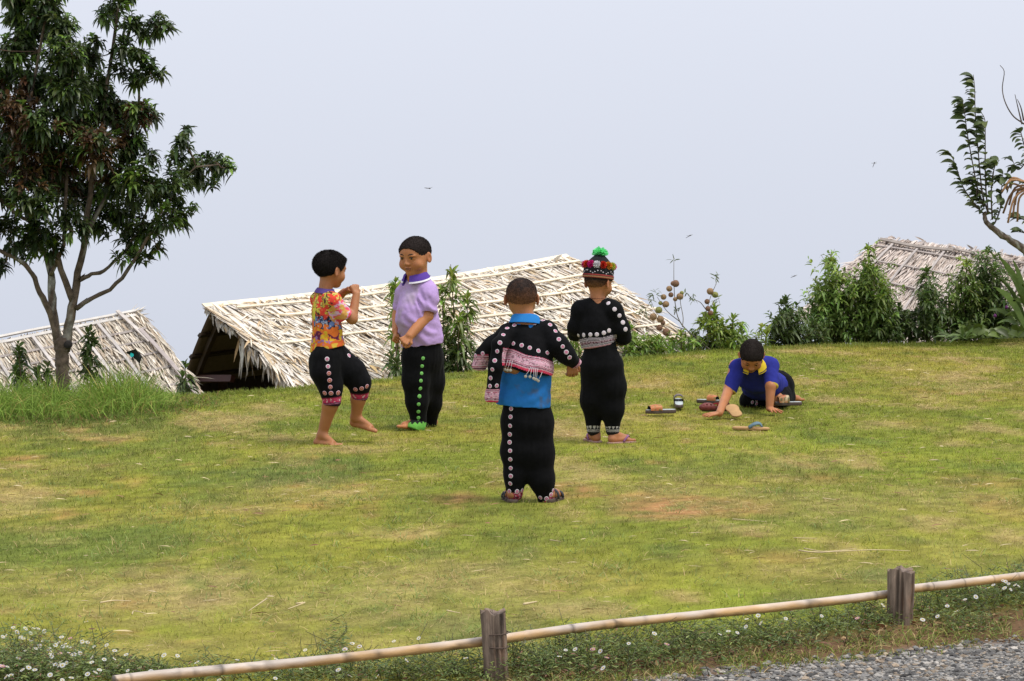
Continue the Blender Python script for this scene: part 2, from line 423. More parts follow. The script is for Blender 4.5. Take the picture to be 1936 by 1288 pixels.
def build_lawn():
    mb = MB()
    x, y = in_view(640000, 8.0, 27.5, 90)
    k = (y < crest(x) + .12) & (gravel_d(x, y) < -.02) & (fence_d(x, y) > -.1 + .2 * (rng.random(len(x)) - .5))
    x, y = x[k], y[k]
    c, soil, dry, dk = lawn(x, y)
    k = rng.random(len(x)) > soil * 1.15; x, y, c, soil, dry, dk = (a[k] for a in (x, y, c, soil, dry, dk))
    n = len(x); tuft = fbm2(x, y, 7, 3, 8.8)
    edge = np.clip(1 - (crest(x) - y) / .35, 0, 1)
    h = (.010 + .017 * rng.random(n) ** 1.5) * (.75 + .9 * tuft) * (1 + .5 * dk) + edge * .035 * rng.random(n) * tuft * 1.6
    az = rng.uniform(0, 2 * np.pi, n); lean = rng.uniform(.35, 1.35, n) + .2 * dry
    d = np.stack([np.cos(az) * np.sin(lean), np.sin(az) * np.sin(lean), np.cos(lean)], 1)
    w = (.0016 + .0014 * rng.random(n)) * (y / 11)
    sd = np.stack([-np.sin(az), np.cos(az), np.zeros(n)], 1) * (w * .5)[:, None]
    jit = rng.normal(1, .30, n)[:, None]
    cc = c * jit * (1 + rng.normal(0, .05, (n, 3)))
    straw = rng.random(n) < (.08 + .45 * dry)
    cc[straw] = C_DRY * rng.uniform(.7, 1.25, (straw.sum(), 1))
    cc = np.clip(cc, .01, .8)
    b = np.stack([x, y, gz(x, y) - .002], 1)
    v = np.stack([b - sd, b + sd, b + d * h[:, None]], 1).reshape(-1, 3)
    f = np.arange(n * 3).reshape(-1, 3)
    mb.add(v, f, np.repeat(cc, 3, 0))
    # longer dead blades lying in the dry parts and coarser green blades elsewhere
    n = 75000; x, y = in_view(n, 8.3, 24, 60); c, soil, dry, dk = lawn(x, y); g3 = fbm2(x, y, 5.5, 3, 3.3); r = rng.random(n)
    k = (y < crest(x) - .05) & (fence_d(x, y) > 0); dd = k & (r < dry * 1.3); gg = k & ~dd & (r < np.clip((g3 - .42) * 3.2, 0, .8) * (1 - soil))
    for sel, L0, L1, ln0, ln1, base, wd in ((dd, .025, .06, .9, 1.45, None, .0028), (gg, .02, .048, .3, 1.1, 1, .0034)):
        m = sel.sum(); az = rng.uniform(0, 2 * np.pi, m); ln = rng.uniform(ln0, ln1, m); d = np.stack([np.cos(az) * np.sin(ln), np.sin(az) * np.sin(ln), np.cos(ln)], 1)
        col = C_DRY * rng.uniform(.65, 1.35, (m, 1)) if base is None else c[sel] * np.array([.95, 1.08, .9]) * rng.uniform(.6, 1.35, (m, 1))
        blades(mb, np.stack([x[sel], y[sel], gz(x[sel], y[sel]) + (.006 if base is None else -.002)], 1), d, rng.uniform(L0, L1, m), wd * (y[sel] / 12), rng.uniform(.1, .8, m), np.clip(col, .01, .75))
    # coarser tufts standing out of the turf
    T = []
    for q in range(420):
        if q < 150: px, py = rng.uniform(0, 900), rng.uniform(880, 1180)
        elif q < 190: px, py = rng.uniform(0, 700), rng.uniform(780, 850)
        else: px, py = rng.uniform(0, 1936), rng.uniform(700, 1200)
        T.append(gp(px, py))
    T += [gp(230, 1045), gp(200, 1055), gp(660, 950), gp(675, 945), gp(650, 955), gp(1180, 1075), gp(1160, 1085), gp(1120, 1070), gp(560, 1070), gp(1450, 935), gp(1530, 690), gp(1310, 1010), gp(330, 965)]
    for q, t in enumerate(T):
        if t[1] > crest(t[0]) - .1 or fence_d(t[0], t[1]) < .25: continue
        big = q >= 420
        m = int(rng.integers(8, 16) * (2.2 if big else 1)); r = .035 * (2.0 if big else 1)
        bx = t[0] + rng.normal(0, r, m); by = t[1] + rng.normal(0, r * 1.4, m)
        az = rng.uniform(0, 2 * np.pi, m); ln = rng.uniform(.2, 1.1, m)
        d = np.stack([np.cos(az) * np.sin(ln), np.sin(az) * np.sin(ln), np.cos(ln)], 1)
        col = np.where(rng.random((m, 1)) < .18, C_DRY * 1.1, np.array([.235, .30, .085])) * rng.uniform(.75, 1.2, (m, 1))
        blades(mb, np.stack([bx, by, gz(bx, by) - .003], 1), d, rng.uniform(.03, .075, m) * (1.25 if big else 1), .0032, rng.uniform(.2, .9, m), col)
    # longer fringe along the crest
    m = 15000; xe = rng.uniform(-3.2, 6.2, m); ye = crest(xe) - np.abs(rng.normal(0, .16, m)) + .06
    az = rng.uniform(0, 2 * np.pi, m); ln = rng.uniform(.05, .8, m); tf = fbm2(xe, ye, 3, 3, 6.1)
    d = np.stack([np.cos(az) * np.sin(ln), np.sin(az) * np.sin(ln), np.cos(ln)], 1)
    blades(mb, np.stack([xe, ye, gz(xe, ye) - .003], 1), d, (.02 + .05 * rng.random(m)) * (.5 + tf), .0045, rng.uniform(.2, .8, m),
           (np.array([.22, .29, .055]) + (C_YEL - np.array([.22, .29, .055])) * rng.random((m, 1)) * .5) * rng.uniform(.8, 1.15, (m, 1)))
    return single('lawn_grass', mb, M_GRASS, 'short patchy yellow green lawn grass covering the hilltop', 'grass', kind='stuff', smooth=False)
build_lawn()

def dry_bits():
    """straw, chips and dead leaves lying on the lawn"""
    mb = MB()
    n = 900
    x, y = in_view(n, 8.8, 22, 60)
    k = (y < crest(x) - .3) & (fence_d(x, y) > .15); x, y = x[k], y[k]; n = len(x)
    az = rng.uniform(-.7, .7, n) + np.where(rng.random(n) < .5, np.pi, 0)
    d = np.stack([np.cos(az), np.sin(az), rng.uniform(-.05, .25, n)], 1)
    col = np.where(rng.random((n, 1)) < .7, np.array([.58, .47, .27]), np.array([.27, .15, .08])) * rng.uniform(.7, 1.15, (n, 1))
    leaves(mb, np.stack([x, y, gz(x, y) + .012], 1), d, np.array([0, 0, 1.0]) + rng.normal(0, .3, (n, 3)), rng.uniform(.02, .085, n), rng.uniform(.003, .012, n), .1, col)
    for pts, r in [([(1510, 1050), (1545, 1054), (1600, 1051), (1660, 1049), (1720, 1051)], .004), ([(1520, 1046), (1560, 1052), (1620, 1046)], .003),
                   ([(1500, 1026), (1545, 1027)], .003), ([(505, 1142), (470, 1166)], .0035), ([(560, 1152), (576, 1150), (545, 1162)], .004),
                   ([(190, 1150), (215, 1146), (248, 1147)], .004), ([(250, 1172), (254, 1166), (275, 1170)], .003), ([(1385, 990), (1450, 995)], .003),
                   ([(990, 1153), (1015, 1148)], .006), ([(1555, 950), (1580, 953)], .003), ([(845, 1165), (870, 1170)], .003), ([(1040, 1030), (1060, 1033)], .003)]:
        P = np.array([gp(a, b) + np.array([0, 0, .022]) for a, b in pts])
        tube(mb, smooth_path(P, 8), np.linspace(r, r * .4, 8), 5, np.array([.62, .50, .29]) * rng.uniform(.8, 1.1))
    return single('dry_straw', mb, M_STRAW, 'scattered pale straw bits and dead leaves on the lawn', 'straw', kind='stuff')
dry_bits()

# ------------------------------------------------------------------ thatched huts standing below the crest
def strip(mb, pts, w, t, nrm, col):
    """flat lath of rectangular section along a path"""
    pts = np.asarray(pts, float); tg = unit(np.gradient(pts, axis=0)); nrm = unit(np.broadcast_to(nrm, pts.shape))
    sd = unit(np.cross(tg, nrm)); nn = np.cross(sd, tg); m = len(pts)
    v = np.stack([pts + sd * w / 2 + nn * t / 2, pts - sd * w / 2 + nn * t / 2, pts - sd * w / 2 - nn * t / 2, pts + sd * w / 2 - nn * t / 2], 1).reshape(-1, 3)
    i = np.arange(m - 1)[:, None] * 4; j = np.arange(4)[None]; k = (j + 1) % 4
    q = np.stack([i + j, i + k, i + 4 + k, i + 4 + j], -1).reshape(-1, 4)
    q = np.concatenate([q, [[3, 2, 1, 0]], [[4 * m - 4, 4 * m - 3, 4 * m - 2, 4 * m - 1]]])
    mb.add(v, q, col)

class Slope:
    def __init__(s, TL, TR, BL, BR, bulge=0.0, sag=0.0):
        s.c = [np.asarray(a, float) for a in (TL, TR, BL, BR)]; s.b, s.sg = bulge, sag
        n = np.cross(s.c[1] - s.c[0], s.c[2] - s.c[0]); n = unit(n)
        if n[2] < 0: n = -n
        s.n = n
    def P(s, u, v):
        u = np.asarray(u, float)[..., None]; v = np.asarray(v, float)[..., None]
        TL, TR, BL, BR = s.c
        p = (TL * (1 - u) + TR * u) * (1 - v) + (BL * (1 - u) + BR * u) * v
        p = p + s.n * (s.b * np.sin(np.pi * np.clip(v, 0, 1)) ) 
        z = np.zeros(3); z[2] = 1
        return p - z * (s.sg * np.sin(np.pi * np.clip(u, 0, 1)) * (1 - v))
    def down(s, u, v): return unit(s.P(u, np.asarray(v) + .02) - s.P(u, v))
    def along(s, u, v): return unit(s.P(np.asarray(u) + .02, v) - s.P(u, v))

def sheet(mb, S, col, off, nu=24, nv=10, u0=0.01, u1=.99, v1=.97):
    U, V = np.meshgrid(np.linspace(u0, u1, nu), np.linspace(0, v1, nv), indexing='ij')
    p = S.P(U.ravel(), V.ravel()) + S.n * off
    th = S.n * .03
    i = np.arange(nu - 1)[:, None] * nv; j = np.arange(nv - 1)[None]
    q = np.stack([i + j, i + nv + j, i + nv + j + 1, i + j + 1], -1).reshape(-1, 4)
    mb.add(p, q, col); mb.add(p - th, q, col)

def thatch(mb, S, courses, per, ln, wd, pal, jit, lift=.03, vspan=1.0, wild=0.0, lf=.12, u0=-.01, sl=.4):
    pal = np.asarray(pal)
    for c in range(courses):
        v0 = vspan * c / courses
        n = per
        u = rng.uniform(u0, 1.01, n); v = v0 + rng.normal(0, .25 / courses, n); v = np.clip(v, 0, 1.02)
        d = S.down(u, v); a = S.along(u, v)
        # leaves lie in bunches that share a slant
        lowr = min(1.0, c / courses / .6); slant = (fbm2(u * 9 + c * 3.7, u * 0 + c * 1.3, 1.0, 2, c * 1.7) - .5) * (1.1 + 1.3 * lowr) * sl + rng.normal(0, jit * (.3 + .7 * lowr), n)
        dd = d + a * slant[:, None] * .75 + S.n * rng.uniform(-.02, lf, n)[:, None]
        w = rng.random(n) < wild * lowr
        dd[w] += a[w] * rng.normal(0, 1.6, (w.sum(), 1)) + S.n * rng.uniform(0, .3, (w.sum(), 1))
        col = pal[rng.integers(0, len(pal), n)] * rng.uniform(.78, 1.15, (n, 1))
        nr = S.n + rng.normal(0, .35, (n, 3))
        leaves(mb, S.P(u, v) + S.n * (lift * rng.uniform(.1, 1, n))[:, None], dd, nr, ln * rng.uniform(.6, 1.25, n), wd * rng.uniform(.5, 1.4, n), rng.uniform(-.03, .12, n), np.clip(col, 0, .85), fold=.35)

def layered(mb, S, courses, per, ln, wd, pal, jit, wild=0, lf=.05):
    """overlapping courses of broad bleached leaves, smooth near the ridge and more ruffled lower down"""
    pal = np.asarray(pal); white = np.array([(.76, .69, .61), (.74, .66, .56), (.73, .67, .60), (.75, .66, .54), (.64, .52, .37)])
    for c in range(courses - 1, -1, -1):
        v0 = c / courses; low = min(1.0, max(0, v0 - .12) / .4); n = per
        u = np.sort(rng.uniform(-.01, 1.01, n)); v = np.clip(v0 + rng.normal(0, .05 / courses, n), 0, 1.02); d = S.down(u, v); a = S.along(u, v)
        slant = .30 + (fbm2(u * 7 + c * 3.7, u * 0 + c * 1.3, 1.0, 2, c * 1.7) - .5) * (.45 + 1.0 * low) + rng.normal(0, .05 + .20 * low, n)
        dd = d + a * slant[:, None] * .8 + S.n * rng.uniform(-.01, .02 + .10 * low, n)[:, None]
        col = np.where(rng.random((n, 1)) < .78 - .25 * low, white[rng.integers(0, 5, n)], pal[rng.integers(0, len(pal), n)]) * rng.uniform(.86, 1.03, (n, 1))
        lift = .012 + .030 * rng.random(n) + .02 * low * rng.random(n)
        leaves(mb, S.P(u, v) + S.n * lift[:, None], dd, S.n + rng.normal(0, .10 + .22 * low, (n, 3)), ln * rng.uniform(.75, 1.3, n), wd * rng.uniform(.6, 1.3, n) * (1 - .35 * low), rng.uniform(-.02, .08, n), np.clip(col, 0, .86), fold=.12, w2=.9)
        m = int(per * (.10 + .5 * low * wild * 3)); u = rng.uniform(0, 1, m); v = np.clip(v0 + rng.normal(0, .3 / courses, m), 0, 1.0); d = S.down(u, v); a = S.along(u, v)
        dd = d * rng.uniform(.4, 1, (m, 1)) + a * rng.normal(0, .9, (m, 1)) + S.n * rng.uniform(.0, .14, (m, 1)); col = pal[rng.integers(0, len(pal), m)] * rng.uniform(.8, 1.1, (m, 1))
        leaves(mb, S.P(u, v) + S.n * .05, dd, S.n + rng.normal(0, .4, (m, 3)), ln * rng.uniform(.4, 1.0, m), wd * rng.uniform(.3, .7, m), rng.uniform(0, .2, m), np.clip(col, 0, .85), fold=.3)

def edge_leaves(mb, P0, P1, n, ddir, ln, wd, pal, jit=.35, droop=.25):
    t = rng.random(n)[:, None]; base = np.asarray(P0) * (1 - t) + np.asarray(P1) * t + rng.normal(0, .015, (n, 3))
    d = np.asarray(ddir) + rng.normal(0, jit, (n, 3))
    pal = np.asarray(pal); col = pal[rng.integers(0, len(pal), n)] * rng.uniform(.75, 1.15, (n, 1))
    leaves(mb, base, d, rng.normal(0, 1, (n, 3)) + np.array([0, -1, .5]), ln * rng.uniform(.4, 1.3, n), wd * rng.uniform(.5, 1.3, n), droop * rng.uniform(.3, 1.5, n), np.clip(col, 0, .85), fold=.3)

PAL_NEW = [(.80, .73, .62), (.82, .76, .67), (.76, .68, .55), (.66, .52, .34), (.80, .74, .64), (.82, .77, .68), (.72, .65, .55), (.56, .41, .25)]
PAL_OLD = [(.72, .64, .52), (.64, .56, .45), (.74, .67, .57), (.52, .42, .31), (.68, .61, .51)]
PAL_GREY = [(.64, .55, .49), (.58, .50, .45), (.68, .61, .55), (.52, .43, .37)]

def hut(label, near, far, courses, per, ln, wd, pal, jit, wild, base_col, laths, rafters, lath_col, ridge_col, posts, lath_w=.03, raft_w=.03, lf=.12, floor=-2.5, ridge=True, broad=False):
    cen = sum(near.c) / 4; R = root('thatched_hut', (cen[0], cen[1] + .6, floor), label, 'hut')
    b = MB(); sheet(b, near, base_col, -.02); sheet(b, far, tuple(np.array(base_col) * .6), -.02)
    roof = part('roof', b, M_STRAW, R)
    t = MB(); (layered if broad else thatch)(t, near, courses, per, ln, wd, pal, jit, wild=wild, lf=lf)
    thatch(t, far, max(4, courses // 2), per // 2, ln * .6, wd, pal, .06, u0=.10, sl=.0)
    return R, roof, t

def lath(S, u0, v0, u1, v1, w, col, roof, lift=.055, n=10, wob=.012, name='lath'):
    tt = np.linspace(0, 1, n); u = u0 + (u1 - u0) * tt; v = v0 + (v1 - v0) * tt + wob * np.sin(tt * rng.uniform(2, 6) + rng.uniform(0, 6))
    m = MB(); c = np.asarray(col) * rng.uniform(.85, 1.1)
    strip(m, S.P(u, v) + S.n * lift, w, .012, S.n + rng.normal(0, .05, 3), c)
    part(name, m, M_SPLIT, roof, smooth=False)

def frame_posts(R, pts, floor, top, r=.045):
    for p in pts:
        m = MB(); tube(m, [(p[0], p[1], floor), (p[0] + .01, p[1], (floor + p[2]) / 2), (p[0], p[1], p[2])], r, 8); part('post', m, M_DARKWOOD, R)

def mid_hut():
    A = at(388, 584, 22.0); B = at(1066, 490, 25.5); BL = at(578, 764, 20.95); BR = at(1318, 672, 24.2)
    near = Slope(A, B, BL, BR, bulge=.05, sag=.05)
    FL = at(326, 748, 23.1); FR = B + (FL - A) * 1.05
    far = Slope(A, B, FL, FR, bulge=.02, sag=.05)
    R, roof, t = hut('large thatched hut with freshly bleached palm leaf roof and dark open gable, behind the boys', near, far, 9, 780, .26, .036, PAL_NEW, .42, .22, (.34, .25, .155), 0, 0, None, None, None, lf=.13, broad=True)
    # ragged fringe hanging from the gable edge and along the eave, flared right end
    dn = near.down(np.array([.02]), np.array([.5]))[0]; al = near.along(np.array([.02]), np.array([.5]))[0]
    for v0, v1, n, l in ((.0, .35, 40, .07), (.35, .75, 46, .15), (.72, 1.0, 70, .24)):
        edge_leaves(t, near.P(.0, v0), near.P(.0, v1), n, dn * .6 - al * .12 + np.array([0, 0, -.5]), l, .026, PAL_NEW, .26, .35)
    edge_leaves(t, near.P(.0, .97), near.P(.25, 1.0), 110, dn + np.array([0, 0, -.35]), .22, .03, PAL_NEW, .3, .4)
    edge_leaves(t, near.P(.25, .99), near.P(1.0, 1.0), 260, dn + np.array([0, 0, -.1]), .22, .026, PAL_NEW, .3, .3)
    dr = near.down(np.array([.98]), np.array([.5]))[0]; ar = near.along(np.array([.98]), np.array([.5]))[0]
    edge_leaves(t, near.P(1.0, .0), near.P(1.0, 1.0), 520, dr + ar * .22 + near.n * .04, .26, .020, PAL_NEW, .2, .12)
    edge_leaves(t, near.P(.93, .03), near.P(1.0, .1), 40, near.n * .05 + ar * .5 + dr * .5, .18, .045, PAL_NEW, .35, .3)
    for v0, n, l in ((.30, 12, .22), (.36, 14, .30), (.58, 10, .16), (.74, 22, .30), (.82, 24, .28), (.92, 20, .24)):      # tassels of torn leaf hanging off the gable edge
        p = near.P(.004, v0); edge_leaves(t, p, p + (near.P(.03, v0) - p), n, np.array([.05, -.1, -1.0]), l, .030, PAL_NEW + [(.52, .34, .16)], .16, .05)
    for q in range(26):      # loose bunches of bent leaves sticking up
        u, v = rng.uniform(.05, .97), rng.uniform(.25, .95); p = near.P(u, v) + near.n * .03
        edge_leaves(t, p, p + .03, 8, dn * .8 + near.n * .12, .14, .030, PAL_NEW + [(.62, .45, .22)], .28, .3)
    part('thatch', t, M_STRAW, roof, kind='stuff')
    PALE = (.76, .66, .50)
    for v, us in ((.10, ((.05, .45), (.43, .76), (.74, 1.0))), (.23, ((.12, .6), (.55, .96))), (.36, ((.18, .52), (.5, 1.0))), (.50, ((.05, .35), (.48, .92))), (.62, ((.4, .62), (.66, 1.02))), (.74, ((.3, .58), (.62, 1.0))), (.86, ((.34, .6), (.7, .98)))):
        for a, b in us: lath(near, a, v + rng.uniform(-.012, .012), b, v + rng.uniform(-.02, .02), .026, PALE, roof, .062 + .012 * rng.random())
    for u in (.015, .13, .27, .40, .52, .64, .76, .88, .985):
        lath(near, u, .0, u + rng.uniform(-.01, .01), .16 + .12 * rng.random() if u > .02 else .5, .032, (.78, .68, .54), roof, .050)
    for a, b in ((-.01, .34), (.33, .60), (.58, .80), (.79, 1.005)):
        lath(near, a, .012, b, .008, .055, (.80, .70, .54), roof, .045, wob=.0, name='ridge_lath')
    for u, v, w in ((.38, .55, .3), (.58, .78, .25), (.8, .35, .3), (.3, .8, .22)):      # loose slanting slats
        lath(near, u, v, u + w * .5, v - .06, .024, PALE, roof, .05)
    # gable framing seen through the opening, coloured near black for the shade inside
    fr = MB(); 
    for v in (.25, .5, .75):
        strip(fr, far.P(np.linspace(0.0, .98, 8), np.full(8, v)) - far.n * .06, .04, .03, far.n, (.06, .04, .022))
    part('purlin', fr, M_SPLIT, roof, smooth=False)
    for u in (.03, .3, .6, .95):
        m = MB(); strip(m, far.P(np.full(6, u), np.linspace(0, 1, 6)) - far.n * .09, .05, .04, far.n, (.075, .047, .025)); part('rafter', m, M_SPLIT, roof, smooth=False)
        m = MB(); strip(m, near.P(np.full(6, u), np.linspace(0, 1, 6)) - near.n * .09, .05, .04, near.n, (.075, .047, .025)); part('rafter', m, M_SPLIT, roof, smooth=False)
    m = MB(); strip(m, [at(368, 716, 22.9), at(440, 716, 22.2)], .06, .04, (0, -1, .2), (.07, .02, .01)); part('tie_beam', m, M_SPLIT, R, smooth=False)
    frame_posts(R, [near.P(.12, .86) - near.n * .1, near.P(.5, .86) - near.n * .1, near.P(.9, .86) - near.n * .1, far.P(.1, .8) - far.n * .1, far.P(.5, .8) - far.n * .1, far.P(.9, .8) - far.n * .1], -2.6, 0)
    # woven back wall and floor of the hut, interior shade put into the colour
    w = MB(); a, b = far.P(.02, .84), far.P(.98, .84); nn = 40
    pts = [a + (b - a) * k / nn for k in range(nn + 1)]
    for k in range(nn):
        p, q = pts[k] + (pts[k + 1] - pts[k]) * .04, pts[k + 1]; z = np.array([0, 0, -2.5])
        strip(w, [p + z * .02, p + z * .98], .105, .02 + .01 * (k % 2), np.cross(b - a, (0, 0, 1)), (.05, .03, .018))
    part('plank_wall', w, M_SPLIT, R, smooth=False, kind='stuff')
    a, b = near.P(.22, .84), near.P(.98, .84); w = MB(); nn = 36  # near wall added to keep light out of the interior, planks darkened as well
    for k in range(nn):
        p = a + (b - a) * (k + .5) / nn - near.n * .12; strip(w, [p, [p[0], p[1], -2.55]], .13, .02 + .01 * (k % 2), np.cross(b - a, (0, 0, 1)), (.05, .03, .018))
    part('added_front_wall', w, M_SPLIT, R, smooth=False, kind='stuff')
    c, d = far.P(.9, .84), near.P(.9, .84); w = MB(); nn = 16  # end wall planks carry the same painted interior shade
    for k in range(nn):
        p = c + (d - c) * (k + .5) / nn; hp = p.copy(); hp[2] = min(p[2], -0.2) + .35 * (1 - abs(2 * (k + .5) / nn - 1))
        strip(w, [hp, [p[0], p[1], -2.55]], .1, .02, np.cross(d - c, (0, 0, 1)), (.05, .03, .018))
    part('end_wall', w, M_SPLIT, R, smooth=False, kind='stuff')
mid_hut()

def left_hut():
    A = at(-260, 700, 20.6); B = at(256, 592, 21.6); BL = at(-190, 880, 19.5); BR = at(392, 772, 20.2)
    near = Slope(A, B, BL, BR, bulge=.03, sag=.0); FL = A + np.array([-.3, 1.3, -.85]); FR = B + np.array([-.3, 1.3, -.85]); far = Slope(A, B, FL, FR)
    R, roof, t = hut('thatched hut with grey wooden lattice tied over its roof, behind the leafy tree', near, far, 14, 560, .28, .015, PAL_OLD, .14, .02, (.24, .18, .12), 0, 0, None, None, None)
    dr = near.down(np.array([.98]), np.array([.5]))[0]; ar = near.along(np.array([.98]), np.array([.5]))[0]
    edge_leaves(t, near.P(1.0, .0), near.P(1.0, 1.0), 420, dr + ar * .10, .24, .014, PAL_OLD, .10, .12)
    edge_leaves(t, near.P(.97, .0), near.P(1.0, .02), 30, ar + near.n * .2, .10, .008, PAL_OLD, .3, .0)
    edge_leaves(t, near.P(.0, 1.0), near.P(1.0, 1.0), 220, dr + np.array([0, 0, -.1]), .22, .02, PAL_OLD, .25, .3)
    part('thatch', t, M_STRAW, roof, kind='stuff')
    G = (.30, .26, .235)
    for v in (.07, .22, .36, .5, .64, .79): lath(near, .05, v, .985, v - .012, .028 if v > .1 else .04, G if v > .1 else (.62, .58, .53), roof, .035)
    lath(near, .1, .0, 1.0, .0, .03, (.62, .58, .53), roof, .035, name='ridge_lath')
    for u in (.12, .2, .28, .36, .44, .52, .60, .68, .76, .84): lath(near, u, .05 + .04 * rng.random(), u + .015, .5 + .35 * rng.random(), .026, (.48, .44, .41), roof, .045)
    lath(near, .93, .0, .955, .4, .030, (.5, .45, .41), roof, .066); lath(near, .955, .25, .985, .95, .034, (.36, .31, .29), roof, .07)
    frame_posts(R, [near.P(.1, .85) - near.n * .1, near.P(.9, .85) - near.n * .1, far.P(.1, .8) - far.n * .1, far.P(.9, .8) - far.n * .1], -2.6, 0)
left_hut()

def right_hut():
    A = at(1676, 452, 29.5); B = at(2080, 512, 28.6); BL = at(1520, 596, 28.0); BR = at(2020, 720, 27.2)
    near = Slope(A, B, BL, BR, bulge=.04, sag=-.03); FL = A + np.array([-.2, 1.4, -1.0]); FR = B + np.array([-.2, 1.4, -1.0]); far = Slope(A, B, FL, FR)
    R, roof, t = hut('weathered brown thatched hut behind the bushes at the right edge', near, far, 14, 560, .30, .019, PAL_GREY, .2, .03, (.22, .17, .14), 0, 0, None, None, None)
    dr = near.down(np.array([.02]), np.array([.5]))[0]; ar = near.along(np.array([.02]), np.array([.5]))[0]
    edge_leaves(t, near.P(0, .0), near.P(0, 1.0), 330, dr - ar * .15, .28, .02, PAL_GREY, .2, .1)
    edge_leaves(t, near.P(.0, 1.0), near.P(1.0, 1.0), 200, dr + np.array([0, 0, -.1]), .22, .02, PAL_GREY + PAL_OLD, .25, .3)
    edge_leaves(t, near.P(.0, .0), near.P(1.0, .0), 420, -ar * .2 + near.n * .1 + dr * .9, .26, .03, PAL_GREY, .3, .2)
    part('thatch', t, M_STRAW, roof, kind='stuff')
    G = (.34, .29, .27)
    for v in (.16, .36, .56, .78): lath(near, .0, v, 1.0, v + .01, .026, (.33, .285, .26), roof, .050)
    for u in (.07, .19, .31, .43, .55, .68): lath(near, u, .02, u + .02, .9, .026, (.40, .355, .33), roof, .060)
    for a, b in ((.0, .35), (.33, .7)): lath(near, a, .1, b, .12, .05, (.27, .23, .20), roof, .075)
    frame_posts(R, [near.P(.1, .85) - near.n * .1, near.P(.9, .85) - near.n * .1, far.P(.1, .8) - far.n * .1, far.P(.9, .8) - far.n * .1], -3.4, 0)
right_hut()

# ------------------------------------------------------------------ bamboo rail fence
def fence_pt(px, py, off):
    cx = (px - 968) / FPX
    # point on the vertical plane parallel to the fence, off metres behind it
    nx_, ny_ = -fdir[1], fdir[0]; k = off + FA[0] * nx_ + FA[1] * ny_
    Y = k / (cx * nx_ + ny_)
    return at(px, py, Y)

M_BAMBOO = mat('bamboo', attr=True, rough=.45, noise=.22, nscale=9, spec=.4, bump=.15, bscale=30, stretch=(1, 1, 3))
def rail(pixels, r, label, nodes):
    P = np.array([fence_pt(a, b, .058) for a, b in pixels]); n = 220
    p = smooth_path(P, n); s = np.concatenate([[0], np.cumsum(np.linalg.norm(np.diff(p, axis=0), axis=1))])
    rad = np.full(n, r) * (1 + .03 * np.sin(s * 5)); ring = np.zeros(n)
    k = .05
    while k < s[-1]:
        rad += r * .10 * np.exp(-((s - k) / .006) ** 2); ring = np.maximum(ring, np.exp(-((s - k - .004) / .0035) ** 2)); k += nodes * rng.uniform(.75, 1.2)
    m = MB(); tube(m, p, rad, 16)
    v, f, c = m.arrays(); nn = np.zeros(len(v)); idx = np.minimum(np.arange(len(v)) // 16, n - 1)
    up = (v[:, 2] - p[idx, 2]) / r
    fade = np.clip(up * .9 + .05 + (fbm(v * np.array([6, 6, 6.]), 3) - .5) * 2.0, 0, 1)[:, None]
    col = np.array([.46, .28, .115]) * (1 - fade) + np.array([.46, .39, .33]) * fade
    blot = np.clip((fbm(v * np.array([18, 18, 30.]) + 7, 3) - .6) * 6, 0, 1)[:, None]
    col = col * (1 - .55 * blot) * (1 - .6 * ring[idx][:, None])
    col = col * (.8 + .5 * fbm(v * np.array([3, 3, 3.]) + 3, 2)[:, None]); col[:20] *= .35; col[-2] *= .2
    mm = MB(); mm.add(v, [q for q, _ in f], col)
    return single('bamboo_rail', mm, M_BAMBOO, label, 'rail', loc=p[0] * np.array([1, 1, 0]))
rail([(215, 1287), (300, 1277), (450, 1264), (660, 1243), (915, 1213), (1090, 1188), (1240, 1171), (1500, 1145), (1700, 1121), (1716, 1119)], .0165, 'long weathered bamboo pole lashed low behind the two stump posts', .155)
rail([(1690, 1117), (1800, 1105), (1936, 1089), (2130, 1066)], .0165, 'bamboo pole running on to the right from the farther post', .15)

